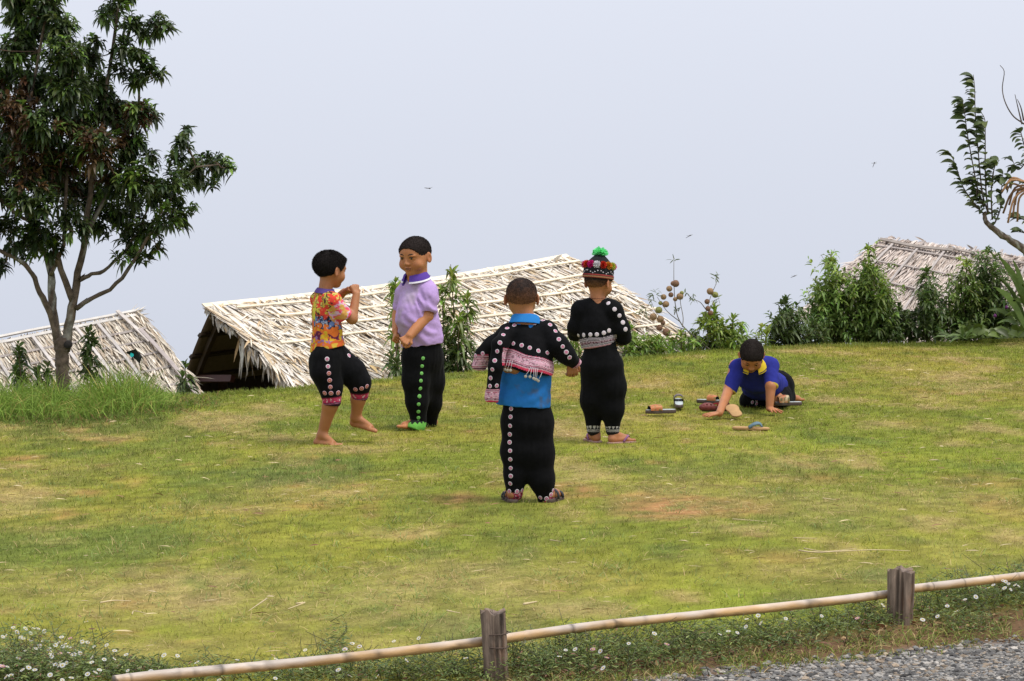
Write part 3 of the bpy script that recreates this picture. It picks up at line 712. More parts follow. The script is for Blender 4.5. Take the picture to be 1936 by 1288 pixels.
M_POST = mat('grey_split_timber', attr=True, rough=.95, noise=.3, nscale=50, bump=1.0, bscale=60, stretch=(1, 1, .15))
def post(px, py, ptop, wpx, lean, label, seed, dep):
    b = gp(px, py, -.008); sc = b[1] / FPX; h = (py - ptop) * sc; w = wpx * sc * .5
    R = root('fence_post', b, label, 'post')
    m = MB(); nz, nt_ = 40, 72
    th = np.arange(nt_) * 2 * np.pi / nt_; vs = []; cs = []
    prof = 1 / (np.abs(np.cos(th)) ** 5 + np.abs(np.sin(th) / dep) ** 5) ** (1 / 5)
    g = fbm(np.stack([np.cos(th) * 2.2 + seed, np.sin(th) * 2.2, th * 0], 1), 3); g2 = vnoise(np.stack([th * 7 + seed, th * 0, th * 0], 1))
    g3 = vnoise(np.stack([th * 17 + seed, th * 0, th * 0], 1))
    crack0 = np.clip((.34 - g2) * 5, 0, 1); crack = crack0
    topz = h * (1 - .12 * vnoise(np.stack([np.cos(th) * 2 + seed, np.sin(th) * 2, th * 0 + 4], 1)) - .02 * crack)
    for i in range(nz):
        f = i / (nz - 1); z = -.12 + (topz + .12) * f; crack = crack0 * np.clip(.3 + 1.4 * vnoise(np.stack([th * 4 + seed, z * 16, th * 0 + 8], 1)), 0, 1)
        wob = fbm(np.stack([np.cos(th) * 2 + seed, np.sin(th) * 2 + z * 9, z * 14 + 2], 1), 3) * 2.6 - .8
        r = w * prof * (.86 + .30 * g) * (1 - .13 * crack * (.5 + f)) * (1 - .05 * g3) * (.96 + .08 * wob) * (1 + .10 * f - .0)
        vs.append(np.stack([b[0] + r * np.cos(th) + lean * z * .9, b[1] + r * np.sin(th), b[2] + z], 1))
        stain = fbm(np.stack([np.cos(th) * 3, np.sin(th) * 3, z * 9 + seed], 1), 4)
        c = np.array([.205, .152, .112])[None] * (.25 + 1.45 * stain[:, None]) * (1 - .45 * crack[:, None]); rust = np.clip((fbm(np.stack([np.cos(th) * 4 + 9, np.sin(th) * 4, z * 14], 1), 3) - .58) * 6, 0, 1)[:, None]
        c = c + (np.array([.24, .12, .06]) - c) * rust * .3
        cs.append(c)
    v = np.concatenate(vs); c = np.concatenate(cs)
    i = np.arange(nz - 1)[:, None] * nt_; j = np.arange(nt_)[None]; k = (j + 1) % nt_
    q = np.stack([i + j, i + k, i + nt_ + k, i + nt_ + j], -1).reshape(-1, 4)
    top = (nz - 1) * nt_; ctr = vs[-1].mean(0); inner = ctr + (vs[-1] - ctr) * .5 - np.array([0, 0, .006]) + rng.normal(0, .003, (nt_, 3)) * np.array([0, 0, 1])
    v = np.concatenate([v, inner, [ctr - np.array([0, 0, .012])]]); c = np.concatenate([c, np.full((nt_, 3), .2) * np.array([1.1, .85, .7]), [[.16, .12, .1]]])
    jj = np.arange(nt_); kk = (jj + 1) % nt_; o = nz * nt_
    q2 = np.stack([top + jj, top + kk, o + kk, o + jj], 1); t3 = np.stack([o + jj, o + kk, np.full(nt_, o + nt_)], 1)
    m.add(v, [q, q2, t3], c); part('timber', m, M_POST, R, smooth=False)
    return R, b, w, h
M_WIRE = mat('rusty_wire', (.10, .07, .055), rough=.6, metal=.3)
def wire(R, c, rx, ry, z, tilt):
    th = np.linspace(0, 2 * np.pi, 33); m = MB()
    tube(m, np.stack([c[0] + rx * np.cos(th), c[1] + ry * np.sin(th), c[2] + z + tilt * np.cos(th)], 1), .0022, 5, cap=False); part('lashing_wire', m, M_WIRE, R)
R1, b1, w1, h1 = post(937, 1279, 1143, 45, -.05, 'cracked grey timber post at bottom centre bound twice with wire', 1.0, .9)
wire(R1, b1, w1 * 1.12, w1 * 1.0, .15, .003); wire(R1, b1, w1 * 1.10, w1 * 1.0, .105, -.002)
R2, b2, w2_, h2 = post(1702, 1176, 1069, 46, .02, 'dark weathered timber post nearer the gravel on the right', 6.0, .85)

# ------------------------------------------------------------------ smooth solids for bodies and clothes (distance field -> one continuous mesh)
class SDF:
    def __init__(s): s.ops = []
    def cap(s, a, b, ra, rb=None, k=.015, ell=None, op='u'):
        a = np.asarray(a, float); b = np.asarray(b, float); rb = ra if rb is None else rb
        sc = max(1.0, ell[1]) if ell else 1.0
        m = max(ra, rb) * sc
        s.ops.append(('cap', np.minimum(a, b) - m, np.maximum(a, b) + m, k, op, (a, b, ra, rb, ell))); return s
    def chain(s, pts, rad, k=.015, ell=None, op='u'):
        for i in range(len(pts) - 1): s.cap(pts[i], pts[i + 1], rad[i], rad[i + 1], k, ell, op)
        return s
    def ball(s, c, r, k=.015, axes=None, op='u'):
        c = np.asarray(c, float); r = np.broadcast_to(np.asarray(r, float), (3,))
        A = np.eye(3) if axes is None else np.array([unit(x) for x in axes])
        e = np.sqrt(((A * r[:, None]) ** 2).sum(0))
        s.ops.append(('ball', c - e, c + e, k, op, (c, r, A))); return s
    def cut(s, p, n, k=.004):
        """keep what lies behind the plane"""
        s.ops.append(('cut', None, None, k, 'c', (np.asarray(p, float), unit(n)))); return s
    def group(s, o, k=.02):
        b = o.bounds(); s.ops.append(('grp', b[0], b[1], k, 'u', o)); return s
    def bounds(s):
        return np.min([o[1] for o in s.ops if o[4] == 'u'], 0), np.max([o[2] for o in s.ops if o[4] == 'u'], 0)
    def mesh(s, vox):
        lo = np.min([o[1] for o in s.ops if o[4] == 'u'], 0) - .03; hi = np.max([o[2] for o in s.ops if o[4] == 'u'], 0) + .03
        n = np.ceil((hi - lo) / vox).astype(int) + 1
        ax = [(lo[i] + np.arange(n[i]) * vox).astype(np.float32) for i in range(3)]
        return surface_nets(s.field(lo, n, ax, vox), lo, vox)
    def field(s, lo, n, ax, vox):
        D = np.full(n, .25, np.float32)
        for kind, mn, mx_, k, op, pr in s.ops:
            if kind == 'cut':
                p, nn = pr
                d = ((ax[0] - p[0]) * nn[0])[:, None, None] + ((ax[1] - p[1]) * nn[1])[None, :, None] + ((ax[2] - p[2]) * nn[2])[None, None, :]
                D = np.maximum(D, d.astype(np.float32)); continue
            mg = k + 3 * vox + .012
            i0 = np.clip(np.floor((mn - mg - lo) / vox).astype(int), 0, n); i1 = np.clip(np.ceil((mx_ + mg - lo) / vox).astype(int) + 1, 0, n)
            if np.any(i1 <= i0): continue
            sl = tuple(slice(i0[i], i1[i]) for i in range(3))
            X = ax[0][sl[0]][:, None, None]; Y = ax[1][sl[1]][None, :, None]; Z = ax[2][sl[2]][None, None, :]
            if kind == 'grp':
                d = pr.field(lo + i0 * vox, i1 - i0, [ax[i][sl[i]] for i in range(3)], vox)
            elif kind == 'cap':
                a, b, ra, rb, ell = pr; ba = b - a; bb = max(np.dot(ba, ba), 1e-10)
                dx, dy, dz = X - np.float32(a[0]), Y - np.float32(a[1]), Z - np.float32(a[2])
                t = np.clip((dx * np.float32(ba[0]) + dy * np.float32(ba[1]) + dz * np.float32(ba[2])) / np.float32(bb), 0, 1)
                dx = dx - t * np.float32(ba[0]); dy = dy - t * np.float32(ba[1]); dz = dz - t * np.float32(ba[2])
                if ell:
                    nn = unit(ell[0]); q = (dx * np.float32(nn[0]) + dy * np.float32(nn[1]) + dz * np.float32(nn[2])) * np.float32(1 - 1 / ell[1])
                    dx = dx - q * np.float32(nn[0]); dy = dy - q * np.float32(nn[1]); dz = dz - q * np.float32(nn[2])
                d = np.sqrt(dx * dx + dy * dy + dz * dz) - (np.float32(ra) + t * np.float32(rb - ra))
            else:
                c, r, A = pr
                dx, dy, dz = X - np.float32(c[0]), Y - np.float32(c[1]), Z - np.float32(c[2])
                k0 = np.float32(0); k1 = np.float32(0)
                for i in range(3):
                    q = dx * np.float32(A[i, 0]) + dy * np.float32(A[i, 1]) + dz * np.float32(A[i, 2])
                    k0 = k0 + (q / np.float32(r[i])) ** 2; k1 = k1 + (q / np.float32(r[i] ** 2)) ** 2
                k0 = np.sqrt(k0); d = k0 * (k0 - 1) / (np.sqrt(k1) + np.float32(1e-6))
            cur = D[sl]; k = np.float32(max(k, 1e-4))
            if op == 'u':
                h = np.maximum(k - np.abs(cur - d), 0) / k; D[sl] = np.minimum(cur, d) - h * h * k * np.float32(.25)
            else:
                h = np.maximum(k - np.abs(cur + d), 0) / k; D[sl] = np.maximum(cur, -d) + h * h * k * np.float32(.25)
        return D

def surface_nets(D, lo, vox):
    S = D < 0
    sh = np.array(D.shape) - 1
    def c(i, j, k): return tuple(slice(o, o + m) for o, m in zip((i, j, k), sh))
    cnt = np.zeros(sh, np.int8)
    for i in (0, 1):
        for j in (0, 1):
            for k in (0, 1): cnt += S[c(i, j, k)]
    cells = np.argwhere((cnt > 0) & (cnt < 8))
    vid = np.full(sh, -1, np.int64); vid[tuple(cells.T)] = np.arange(len(cells))
    co = [(i, j, k) for i in (0, 1) for j in (0, 1) for k in (0, 1)]
    val = [D[tuple((cells + np.array(o)).T)] for o in co]
    pos = np.zeros((len(cells), 3)); num = np.zeros(len(cells))
    for a in range(8):
        for b in range(a + 1, 8):
            if sum(x != y for x, y in zip(co[a], co[b])) != 1: continue
            m = (val[a] < 0) != (val[b] < 0)
            t = val[a][m] / (val[a][m] - val[b][m])
            pos[m] += np.array(co[a]) + t[:, None] * (np.array(co[b]) - np.array(co[a])); num[m] += 1
    v = lo + (cells + pos / num[:, None]) * vox
    faces = []
    for ax in range(3):
        a1, a2 = (ax + 1) % 3, (ax + 2) % 3
        A = [slice(None)] * 3; B = [slice(None)] * 3; A[ax] = slice(0, -1); B[ax] = slice(1, None)
        ch = S[tuple(A)] != S[tuple(B)]
        e = np.argwhere(ch)
        e = e[(e[:, a1] > 0) & (e[:, a2] > 0) & (e[:, a1] < sh[a1]) & (e[:, a2] < sh[a2])]
        if not len(e): continue
        def g(d1, d2):
            q = e.copy(); q[:, a1] -= d1; q[:, a2] -= d2; return vid[tuple(q.T)]
        q = np.stack([g(1, 1), g(0, 1), g(0, 0), g(1, 0)], 1)
        ins = S[tuple(e.T)]
        q[~ins] = q[~ins][:, ::-1]
        faces.append(q)
    f = np.concatenate(faces)
    return v, f[(f >= 0).all(1)]

def vnormals(v, f):
    n = np.cross(v[f[:, 2]] - v[f[:, 0]], v[f[:, 3]] - v[f[:, 1]])
    N_ = np.zeros_like(v)
    for k in range(4):
        for a in range(3): N_[:, a] += np.bincount(f[:, k], n[:, a], len(v))
    return unit(N_)

def relax(v, f, it=2, lam=.5):
    e = np.concatenate([f[:, [0, 1]], f[:, [1, 2]], f[:, [2, 3]], f[:, [3, 0]]]); e = np.concatenate([e, e[:, ::-1]])
    deg = np.bincount(e[:, 0], minlength=len(v)).astype(float); deg[deg == 0] = 1
    for _ in range(it):
        av = np.stack([np.bincount(e[:, 0], v[e[:, 1], a], len(v)) for a in range(3)], 1) / deg[:, None]
        v = v + (av - v) * lam
    return v

def sub(v, f, mask, push=0.0, nrm=None):
    ff = f[mask]; u, inv = np.unique(ff, return_inverse=True)
    vv = v[u] + (nrm[u] * push if push else 0)
    return vv, inv.reshape(ff.shape), u

def bvh(v, f): return BVHTree.FromPolygons([tuple(p) for p in v], [tuple(int(i) for i in q) for q in f])

def shoot(tree, px, py):
    o = Vector((0, 0, CAM_H)); d = Vector(at(px, py, 10.0)) - o; d.normalize()
    loc, nrm, _, _ = tree.ray_cast(o, d)
    if loc is None: return None
    if nrm.dot(d) > 0: nrm = -nrm
    return loc, nrm

def disc_mesh(name, mats, rings, seg=12, dome=.12):
    """flat round patch of concentric rings, radius 1"""
    m = MB(); th = np.arange(seg) * 2 * np.pi / seg; prev = None; rs = [r for r, _ in rings]
    vs = [[0, 0, dome]]; fs3 = []; fs4 = []; mi3 = []; mi4 = []
    for i, (r, k) in enumerate(rings):
        st = len(vs); z = dome * (1 - r * r) + (0 if i % 2 == 0 else .03)
        if i == len(rings) - 1: z = -.05
        vs += [[r * math.cos(t), r * math.sin(t), z] for t in th]
        for j in range(seg):
            jn = (j + 1) % seg
            if i == 0: fs3.append((0, st + j, st + jn)); mi3.append(k)
            else: fs4.append((st - seg + j, st + j, st + jn, st - seg + jn)); mi4.append(k)
    fl = [(np.array([f]), k) for f, k in zip(fs3, mi3)] + [(np.array([f]), k) for f, k in zip(fs4, mi4)]
    fl3 = {}; 
    for f, k in fl: fl3.setdefault((f.shape[1], k), []).append(f)
    me = np_mesh(name, np.array(vs, float), [(np.concatenate(x), k[1]) for k, x in fl3.items()], None, False)
    for x in mats: me.materials.append(x)
    return me

def stick(tree, me, pix, r, parent, name='round_patch', off=.0018):
    for (px, py) in pix:
        h = shoot(tree, px, py)
        if h is None: continue
        loc, n = h
        z = np.array(n); x = unit(np.cross([0.03, 0.02, 1.0], z)); y = np.cross(z, x)
        rr = r * rng.uniform(.93, 1.07)
        inst(name, me, mat4(x, y, z, np.array(loc) + z * off, rr), parent)

# ------------------------------------------------------------------ building blocks for the five boys
M_SKIN = mat('skin', attr=True, rough=.5, spec=.35, noise=.07, nscale=25, sss=.12)
M_HAIR = mat('black_hair', attr=True, rough=.75, spec=.12, noise=.3, nscale=90)
M_VELVET = mat('black_velvet', (.0042, .0042, .0050), rough=.85, spec=.10, sheen=.025, noise=.3, nscale=40)
M_CLOTH = mat('dyed_cotton', attr=True, rough=.9, spec=.15, noise=.06, nscale=60, bump=.12, bscale=300)
M_EMB = mat('embroidery', attr=True, rough=.85, spec=.2, noise=.15, nscale=200, bump=.3, bscale=400)
M_WHITE = mat('white_thread', (.60, .55, .58), rough=.8)
M_PINK = mat('pink_thread', (.45, .10, .19), rough=.8)
M_PALEPINK = mat('pale_pink_thread', (.62, .40, .50), rough=.8)
M_GREEN = mat('green_thread', (.20, .52, .13), rough=.8)
M_DKGREEN = mat('dark_green_thread', (.09, .30, .06), rough=.8)
M_ORANGE = mat('rust_thread', (.42, .13, .08), rough=.8)
M_EYE = mat('dark_eye', (.012, .008, .006), rough=.15, spec=.6)
M_EYEWHITE = mat('eye_white', (.55, .5, .46), rough=.25)
M_BROW = mat('eyebrow', (.02, .013, .010), rough=.8)
M_COIN = mat('dull_coin', (.36, .33, .26), rough=.5, metal=.4)
SKIN = np.array([.40, .165, .068])

class Px:
    def __init__(s, ox, oy, sc, Y0): s.a = (ox, oy, sc, Y0); s.u = Y0 / FPX / sc
    def __call__(s, cx, cy, dy=0.0): return at(s.a[0] + cx / s.a[2], s.a[1] + cy / s.a[2], s.a[3] + dy)
    def px(s, cx, cy): return (s.a[0] + cx / s.a[2], s.a[1] + cy / s.a[2])
    def pts(s, L_): return [s.px(a, b) for a, b in L_]

def proj(v, P):
    """where a point shows, in the crop's own units (used to place embroidery along seams)"""
    d = np.asarray(v) - np.array([0, 0, CAM_H]); c, sn = math.cos(PITCH), math.sin(PITCH)
    zc = d[:, 1] * c - d[:, 2] * sn; yc = d[:, 1] * sn + d[:, 2] * c
    px = 968 + FPX * d[:, 0] / zc; py = 644 - FPX * yc / zc
    return (px - P.a[0]) * P.a[2], (py - P.a[1]) * P.a[2]

class Head:
    def __init__(s, c, f, u, H):
        s.c = np.asarray(c, float); s.r, s.f, s.u = frame(f, u); s.H = H
    def p(s, x, y, z): return s.c + s.H * (x * s.r + y * s.f + z * s.u)
    def ax(s): return (s.r, s.f, s.u)
    def add(s, B, neck, nr=.047, wide=1.0, chub=1.0):
        H, a = s.H, s.ax()
        B.ball(s.p(0, -.045, .13), np.array([.375 * wide, .455, .37]) * H, .01, a)
        B.ball(s.p(0, .10, -.13), np.array([.32 * wide * chub, .30, .34]) * H, .03 * H / .2, a)
        B.ball(s.p(0, .25, -.40), np.array([.12, .10, .085]) * H, .03, a)
        B.ball(s.p(0, .20, .16), np.array([.29 * wide, .215, .24]) * H, .02, a)
        for sx in (-1, 1):
            B.ball(s.p(sx * .195 * chub, .245, -.17), np.array([.125 * chub, .115, .13]) * H, .02, a)
            B.ball(s.p(sx * .14, .365, .085), np.array([.11, .05, .035]) * H, .012, a)
            B.ball(s.p(sx * .155, .445, .012), np.array([.075, .05, .034]) * H, .012, a, op='s')
            B.ball(s.p(sx * .155, .335, .01), np.array([.075, .055, .045]) * H, .006, a)
            B.ball(s.p(sx * .055, .415, -.135), np.array([.04, .045, .032]) * H, .006, a)
            e = s.p(sx * .375 * wide, -.03, -.03); er = unit(s.r * sx * .88 + s.f * .42); eo = unit(s.r * sx * .6 - s.f * .7)
            B.ball(e + eo * .045 * H, np.array([.030, .090, .15]) * H, .006, (er, np.cross(s.u, er), unit(s.u - s.f * .15)))
            B.ball(e + eo * .05 * H + er * .035 * H, np.array([.03, .045, .085]) * H, .004, (er, np.cross(s.u, er), s.u), op='s')
        B.cap(s.p(0, .375, .05), s.p(0, .455, -.115), .024 * H, .045 * H, .014)
        B.ball(s.p(0, .385, -.235), np.array([.10, .045, .026]) * H, .006, a)
        B.ball(s.p(0, .375, -.285), np.array([.085, .05, .03]) * H, .006, a)
        B.cap(s.p(0, .43, -.262), s.p(0, .425, -.262), .008 * H, .008 * H, .006, op='s')
        B.cap(s.p(0, -.10, -.12), neck, nr, nr * 1.08, .02)
    def tint(s, v, col, blush=0.0):
        q = (v - s.c) / s.H; x, y, z = q @ s.r, q @ s.f, q @ s.u
        lip = np.exp(-((x / .10) ** 2 + ((z + .26) / .035) ** 2)) * (y > .2)
        col = col + (np.array([.30, .10, .075]) - col) * (lip * .65)[:, None]
        ck = np.exp(-(((np.abs(x) - .21) / .10) ** 2 + ((z + .18) / .10) ** 2)) * (y > .05)
        col = col + (np.array([.44, .14, .085]) - col) * (ck * blush)[:, None]
        ear = np.exp(-(((np.abs(x) - .42) / .08) ** 2 + ((z + .03) / .17) ** 2)) * (np.abs(y + .08) < .2)
        return col + (np.array([.42, .16, .09]) - col) * (ear * .4)[:, None]
    def face(s, R):
        H = s.H
        for sx in (-1, 1):
            m = MB(); th = np.linspace(0, 2 * np.pi, 15)[:-1]
            v = [s.p(sx * (.152 + .072 * math.cos(t)), .392 - .028 * math.cos(t) ** 2 - (.020 if sx * math.cos(t) * sx > .5 else 0), .012 + sx * 0 + .022 * math.sin(t) * (1.25 if math.sin(t) > 0 else .8) + .010 * math.cos(t)) for t in th]
            v.append(s.p(sx * .152, .404, .013)); m.add(v, np.array([[i, (i + 1) % 14, 14] for i in range(14)])); e = part('eye', m, M_EYEWHITE, R)
            m = MB(); v = [s.p(sx * .150 + .030 * math.cos(t), .406, .014 + .024 * math.sin(t)) for t in th]; v.append(s.p(sx * .150, .412, .014))
            m.add(v, np.array([[i, (i + 1) % 14, 14] for i in range(14)])); part('iris', m, M_EYE, e)
            m = MB(); tube(m, smooth_path([s.p(sx * .055, .40, .022), s.p(sx * .11, .412, .046), s.p(sx * .17, .395, .045), s.p(sx * .235, .345, .022)], 8), np.array([.006, .009, .010, .010, .010, .009, .008, .005]) * H, 6); part('eyelid', m, M_BROW, e)
            m = MB(); tube(m, smooth_path([s.p(sx * .065, .425, .105), s.p(sx * .13, .415, .13), s.p(sx * .20, .375, .130), s.p(sx * .255, .325, .105)], 9), np.array([.010, .014, .016, .017, .017, .015, .013, .010, .006]) * H, 6); part('eyebrow', m, M_BROW, R)
        m = MB(); tube(m, smooth_path([s.p(-.095, .385, -.268), s.p(-.04, .425, -.258), s.p(.04, .425, -.258), s.p(.095, .385, -.268)], 9), np.array([.003, .006, .007, .007, .007, .007, .007, .006, .003]) * H, 5); part('mouth', m, M_BROW, R)
    def hair(s, R, thick, line=(.13, .0), n=(-.72, .69), nape=-.20, wide=1.0, length=.008, count=6000, col=(.014, .011, .010), fade=None, tip=0.0, lift=.55):
        F = SDF(); H = s.H
        F.ball(s.p(0, -.045, .13) + s.u * thick * .55 - s.f * thick * .3, np.array([.375 * wide, .455, .37]) * H + thick * np.array([.55, .8, .6]) + .0015, .004, s.ax())
        F.ball(s.p(0, .20, .16) + s.u * thick * .4, np.array([.29 * wide, .215, .24]) * H + thick * .45 + .001, .02, s.ax())
        if tip: F.ball(s.p(0, .30, .28), np.array([.2, .22, .08]) * H + tip, .02, s.ax())
        nn = n[0] * s.f + n[1] * s.u
        F.cut(s.p(0, line[0], line[1]), -nn); F.cut(s.p(0, -.35, nape), -(s.f * .25 + s.u * .97))
        for sx in (-1, 1): F.ball(s.p(sx * .43 * wide, -.0, -.06), np.array([.14, .12, .15]) * H, .006, s.ax(), op='s')
        v, f = F.mesh(.0035); v = relax(v, f, 2); nr = vnormals(v, f)
        v = v + nr * ((fbm(v * 130, 2) - .5) * .004)[:, None]
        tb = (v - s.p(0, line[0], line[1])) @ nn; nb = np.clip(1 - np.abs(tb) / .009, 0, 1); v = v - nn * (nb * ((vnoise(v * 260) - .35) * .010 + (fbm(v * 55, 2) - .5) * .012))[:, None]
        c = np.broadcast_to(np.asarray(col), v.shape).copy()
        if fade is not None:
            q = (v - s.c) / H; w = np.clip((q @ s.u - fade[0]) / (fade[1] - fade[0]), 0, 1)[:, None]
            w = np.clip(w + (fbm(v * 60, 3)[:, None] - .5) * .5, 0, 1)
            c = np.asarray(fade[2]) * (1 - w) + c * w
        m = MB(); m.add(v, f, c)
        top = np.where((nr @ nn > -.25))[0]
        k = rng.choice(top, count); cr = s.p(0, -.18, .5); away = v[k] - cr; away = unit(away - nr[k] * (away * nr[k]).sum(1)[:, None]); d = nr[k] * lift + away * .8 + rng.normal(0, .14, (count, 3))
        L_ = length * rng.uniform(.4, 1.1, count)[:, None]; sd = unit(np.cross(d, rng.normal(0, 1, (count, 3)))) * .0011
        b = v[k]; vv = np.stack([b - sd, b + sd, b + unit(d) * L_], 1).reshape(-1, 3)
        m.add(vv, np.arange(count * 3).reshape(-1, 3), np.repeat(c[k], 3, 0))
        return part('hair', m, M_HAIR, R)

def hand(B, w, fd, pn, L_=.125, curl=(12, 18, 14), spread=.10, side=1, fr=.0070, thumb_in=0.0):
    w = np.asarray(w, float); fd = unit(fd); pn = unit(np.asarray(pn) - fd * np.dot(pn, fd)); sd = np.cross(fd, pn) * side
    off = np.array([.21, .072, -.072, -.20]) * L_; ln = np.array([.40, .45, .42, .33]) * L_; kn = np.array([.46, .48, .46, .42]) * L_
    cl = np.radians(curl)
    for i in range(4):
        k = w + fd * kn[i] + sd * off[i]
        B.cap(w + sd * off[i] * .45 + fd * .01, k, .0115, .0095, .008)
        d0 = unit(fd + sd * spread * (1.5 - i)); a = 0; p = k
        for j, fr_ in enumerate((.45, .30, .25)):
            a += cl[j] * (1 + .12 * (i - 1.5)); d = d0 * math.cos(a) + pn * math.sin(a)
            q = p + d * ln[i] * fr_; B.cap(p, q, fr * (1.08 - .1 * j), fr * (.98 - .1 * j), .003); p = q
    t0 = w + fd * .10 * L_ + sd * .12 * L_ + pn * .004; t1 = t0 + (fd * .55 + sd * .75 + pn * .25) * .24 * L_
    t2 = t1 + unit(fd * .85 + sd * (.35 - thumb_in) + pn * (.2 + thumb_in)) * .20 * L_; t3 = t2 + unit(fd * (.95 - thumb_in * .8) + sd * (.05 - thumb_in * 1.2) + pn * (.2 + thumb_in * .5)) * .17 * L_
    B.cap(t0, t1, .0115, .0095, .008); B.cap(t1, t2, .0088, .0080, .004); B.cap(t2, t3, .0078, .0068, .004)

def foot(B, heel, toe, ankle, s=1.0, inner=1):
    heel = np.asarray(heel, float); toe = np.asarray(toe, float); f = unit(toe - heel); u = np.array([0, 0, 1.0]); u = unit(u - f * np.dot(u, f)); sd = np.cross(f, u) * inner
    L_ = np.linalg.norm(toe - heel)
    B.ball(heel + f * .024 + u * .024 * s, np.array([.026, .030, .024]) * s, .01, (sd, f, u))
    ball = heel + f * L_ * .70 + u * .016 * s
    B.cap(ankle, ball + u * .012 - sd * 0, .030 * s, .017 * s, .02); B.cap(heel + f * .03 + u * .02, ball - sd * .014, .021 * s, .016 * s, .012); B.cap(heel + f * .03 + u * .022, ball + sd * .014, .020 * s, .018 * s, .012)
    B.cap(ankle, heel + f * .025 + u * .03, .029 * s, .024 * s, .012)
    for i, (o, ln, r) in enumerate(((.023, 1.0, .0105), (.009, .98, .0076), (-.004, .95, .0072), (-.016, .90, .0068), (-.027, .84, .0066))):
        p = ball + sd * o * s * .9 - u * .004; q = heel + f * L_ * (ln - .045) + sd * o * 1.05 * s + u * (.010 * s)
        B.cap(p, q, r * s * 1.15, r * s, .006)

def finish_body(B, R, vox=.0038, skin=SKIN, head=None, blush=0.0):
    v, f = B.mesh(vox); v = relax(v, f, 1, .4)
    c = skin * (.90 + .2 * fbm(v * 9, 3))[:, None]
    if head is not None: c = head.tint(v, c, blush)
    m = MB(); m.add(v, f, c)
    return part('body', m, M_SKIN, R)

def cloth(F, vox, fold, relax_it=2):
    v, f = F.mesh(vox); v = relax(v, f, relax_it); n = vnormals(v, f)
    v = v + n * fold(v, n)[:, None]
    return v, f, vnormals(v, f)

def garment(name, v, f, c, mt, R, label=None):
    m = MB(); m.add(v, f, c); return part(name, m, mt, R, label=label)

def ring_strip(c, up, back, prof, a0, a1, n, thick=.004, rx=1.0):
    """collar-like band: profile of (radius, height) swept about an axis from angle a0 to a1 measured from the back"""
    up = unit(up); bk = unit(np.asarray(back) - up * np.dot(back, up)); sd = np.cross(up, bk)
    th = np.linspace(a0, a1, n); V = []
    for t in th:
        d = bk * math.cos(t) + sd * math.sin(t) * rx
        for r, h in prof: V.append(c + d * r + up * h)
    k = len(prof); V = np.array(V)
    i = np.arange(n - 1)[:, None] * k; j = np.arange(k - 1)[None]
    q = np.stack([i + j, i + j + 1, i + k + j + 1, i + k + j], -1).reshape(-1, 4)
    nr = vnormals(V, q)
    m = len(V); allv = np.concatenate([V, V - nr * thick]); q2 = q[:, ::-1] + m
    return allv, np.concatenate([q, q2])

def stripes(t, table):
    """colour by position across a woven band"""
    out = np.zeros((len(t), 3)); edge = np.array([x[0] for x in table]); i = np.clip(np.searchsorted(edge, t), 0, len(table) - 1)
    return np.array([x[1] for x in table])[i]

BAND_PINK = [(.06, (.55, .05, .10)), (.13, (.62, .40, .46)), (.20, (.10, .03, .05)), (.26, (.55, .33, .40)), (.32, (.35, .06, .12)), (.38, (.68, .52, .58)), (.44, (.60, .28, .38)), (.50, (.66, .40, .48)), (.56, (.60, .30, .40)), (.62, (.68, .44, .52)),
             (.67, (.58, .25, .35)), (.72, (.70, .56, .62)), (.77, (.30, .05, .09)), (.83, (.60, .35, .42)), (.89, (.12, .03, .05)), (.95, (.62, .38, .46)), (1.01, (.30, .04, .08))]
BAND_GREY = [(.07, (.45, .22, .28)), (.15, (.42, .36, .40)), (.22, (.05, .04, .05)), (.30, (.48, .42, .46)), (.38, (.06, .05, .06)), (.48, (.38, .28, .33)), (.58, (.30, .20, .25)), (.66, (.45, .36, .40)), (.74, (.05, .04, .05)), (.84, (.46, .40, .44)), (.92, (.06, .05, .06)), (1.01, (.40, .34, .38))]

def black_fold(sx=20.0, sz=3.2, amp=.010, seed=0.0):
    def fn(v, n):
        a = fbm(v * np.array([sx, sx, sz]) + seed, 3) - .5
        b = fbm(v * np.array([9, 9, 11.]) + seed + 5, 3) - .5
        c_ = fbm(v * np.array([46, 46, 3.0]) + seed + 9, 2) - .5
        return a * amp * .35 + b * amp * .30 + c_ * amp * .5
    return fn

PATCH_PINK = disc_mesh('round_patch', [M_WHITE, M_PALEPINK, M_PINK], [(.36, 2), (.50, 1), (.70, 2), (.72, 0), (1.0, 0)], dome=.06)
PATCH_RED = disc_mesh('round_patch_red', [M_WHITE, M_PALEPINK, M_PINK], [(.22, 1), (.66, 2), (.70, 0), (1.0, 0)], dome=.06)
PATCH_RUST = disc_mesh('round_patch_rust', [M_WHITE, M_PALEPINK, M_ORANGE], [(.22, 1), (.66, 2), (.80, 2), (1.0, 1)])
PATCH_GREEN = disc_mesh('round_patch_green', [M_GREEN, M_DKGREEN], [(.30, 0), (.44, 1), (.70, 0), (1.0, 0)])
PATCH_WHITE = disc_mesh('round_patch_white', [M_WHITE, M_PALEPINK], [(.40, 0), (.55, 1), (.72, 0), (1.0, 0)])

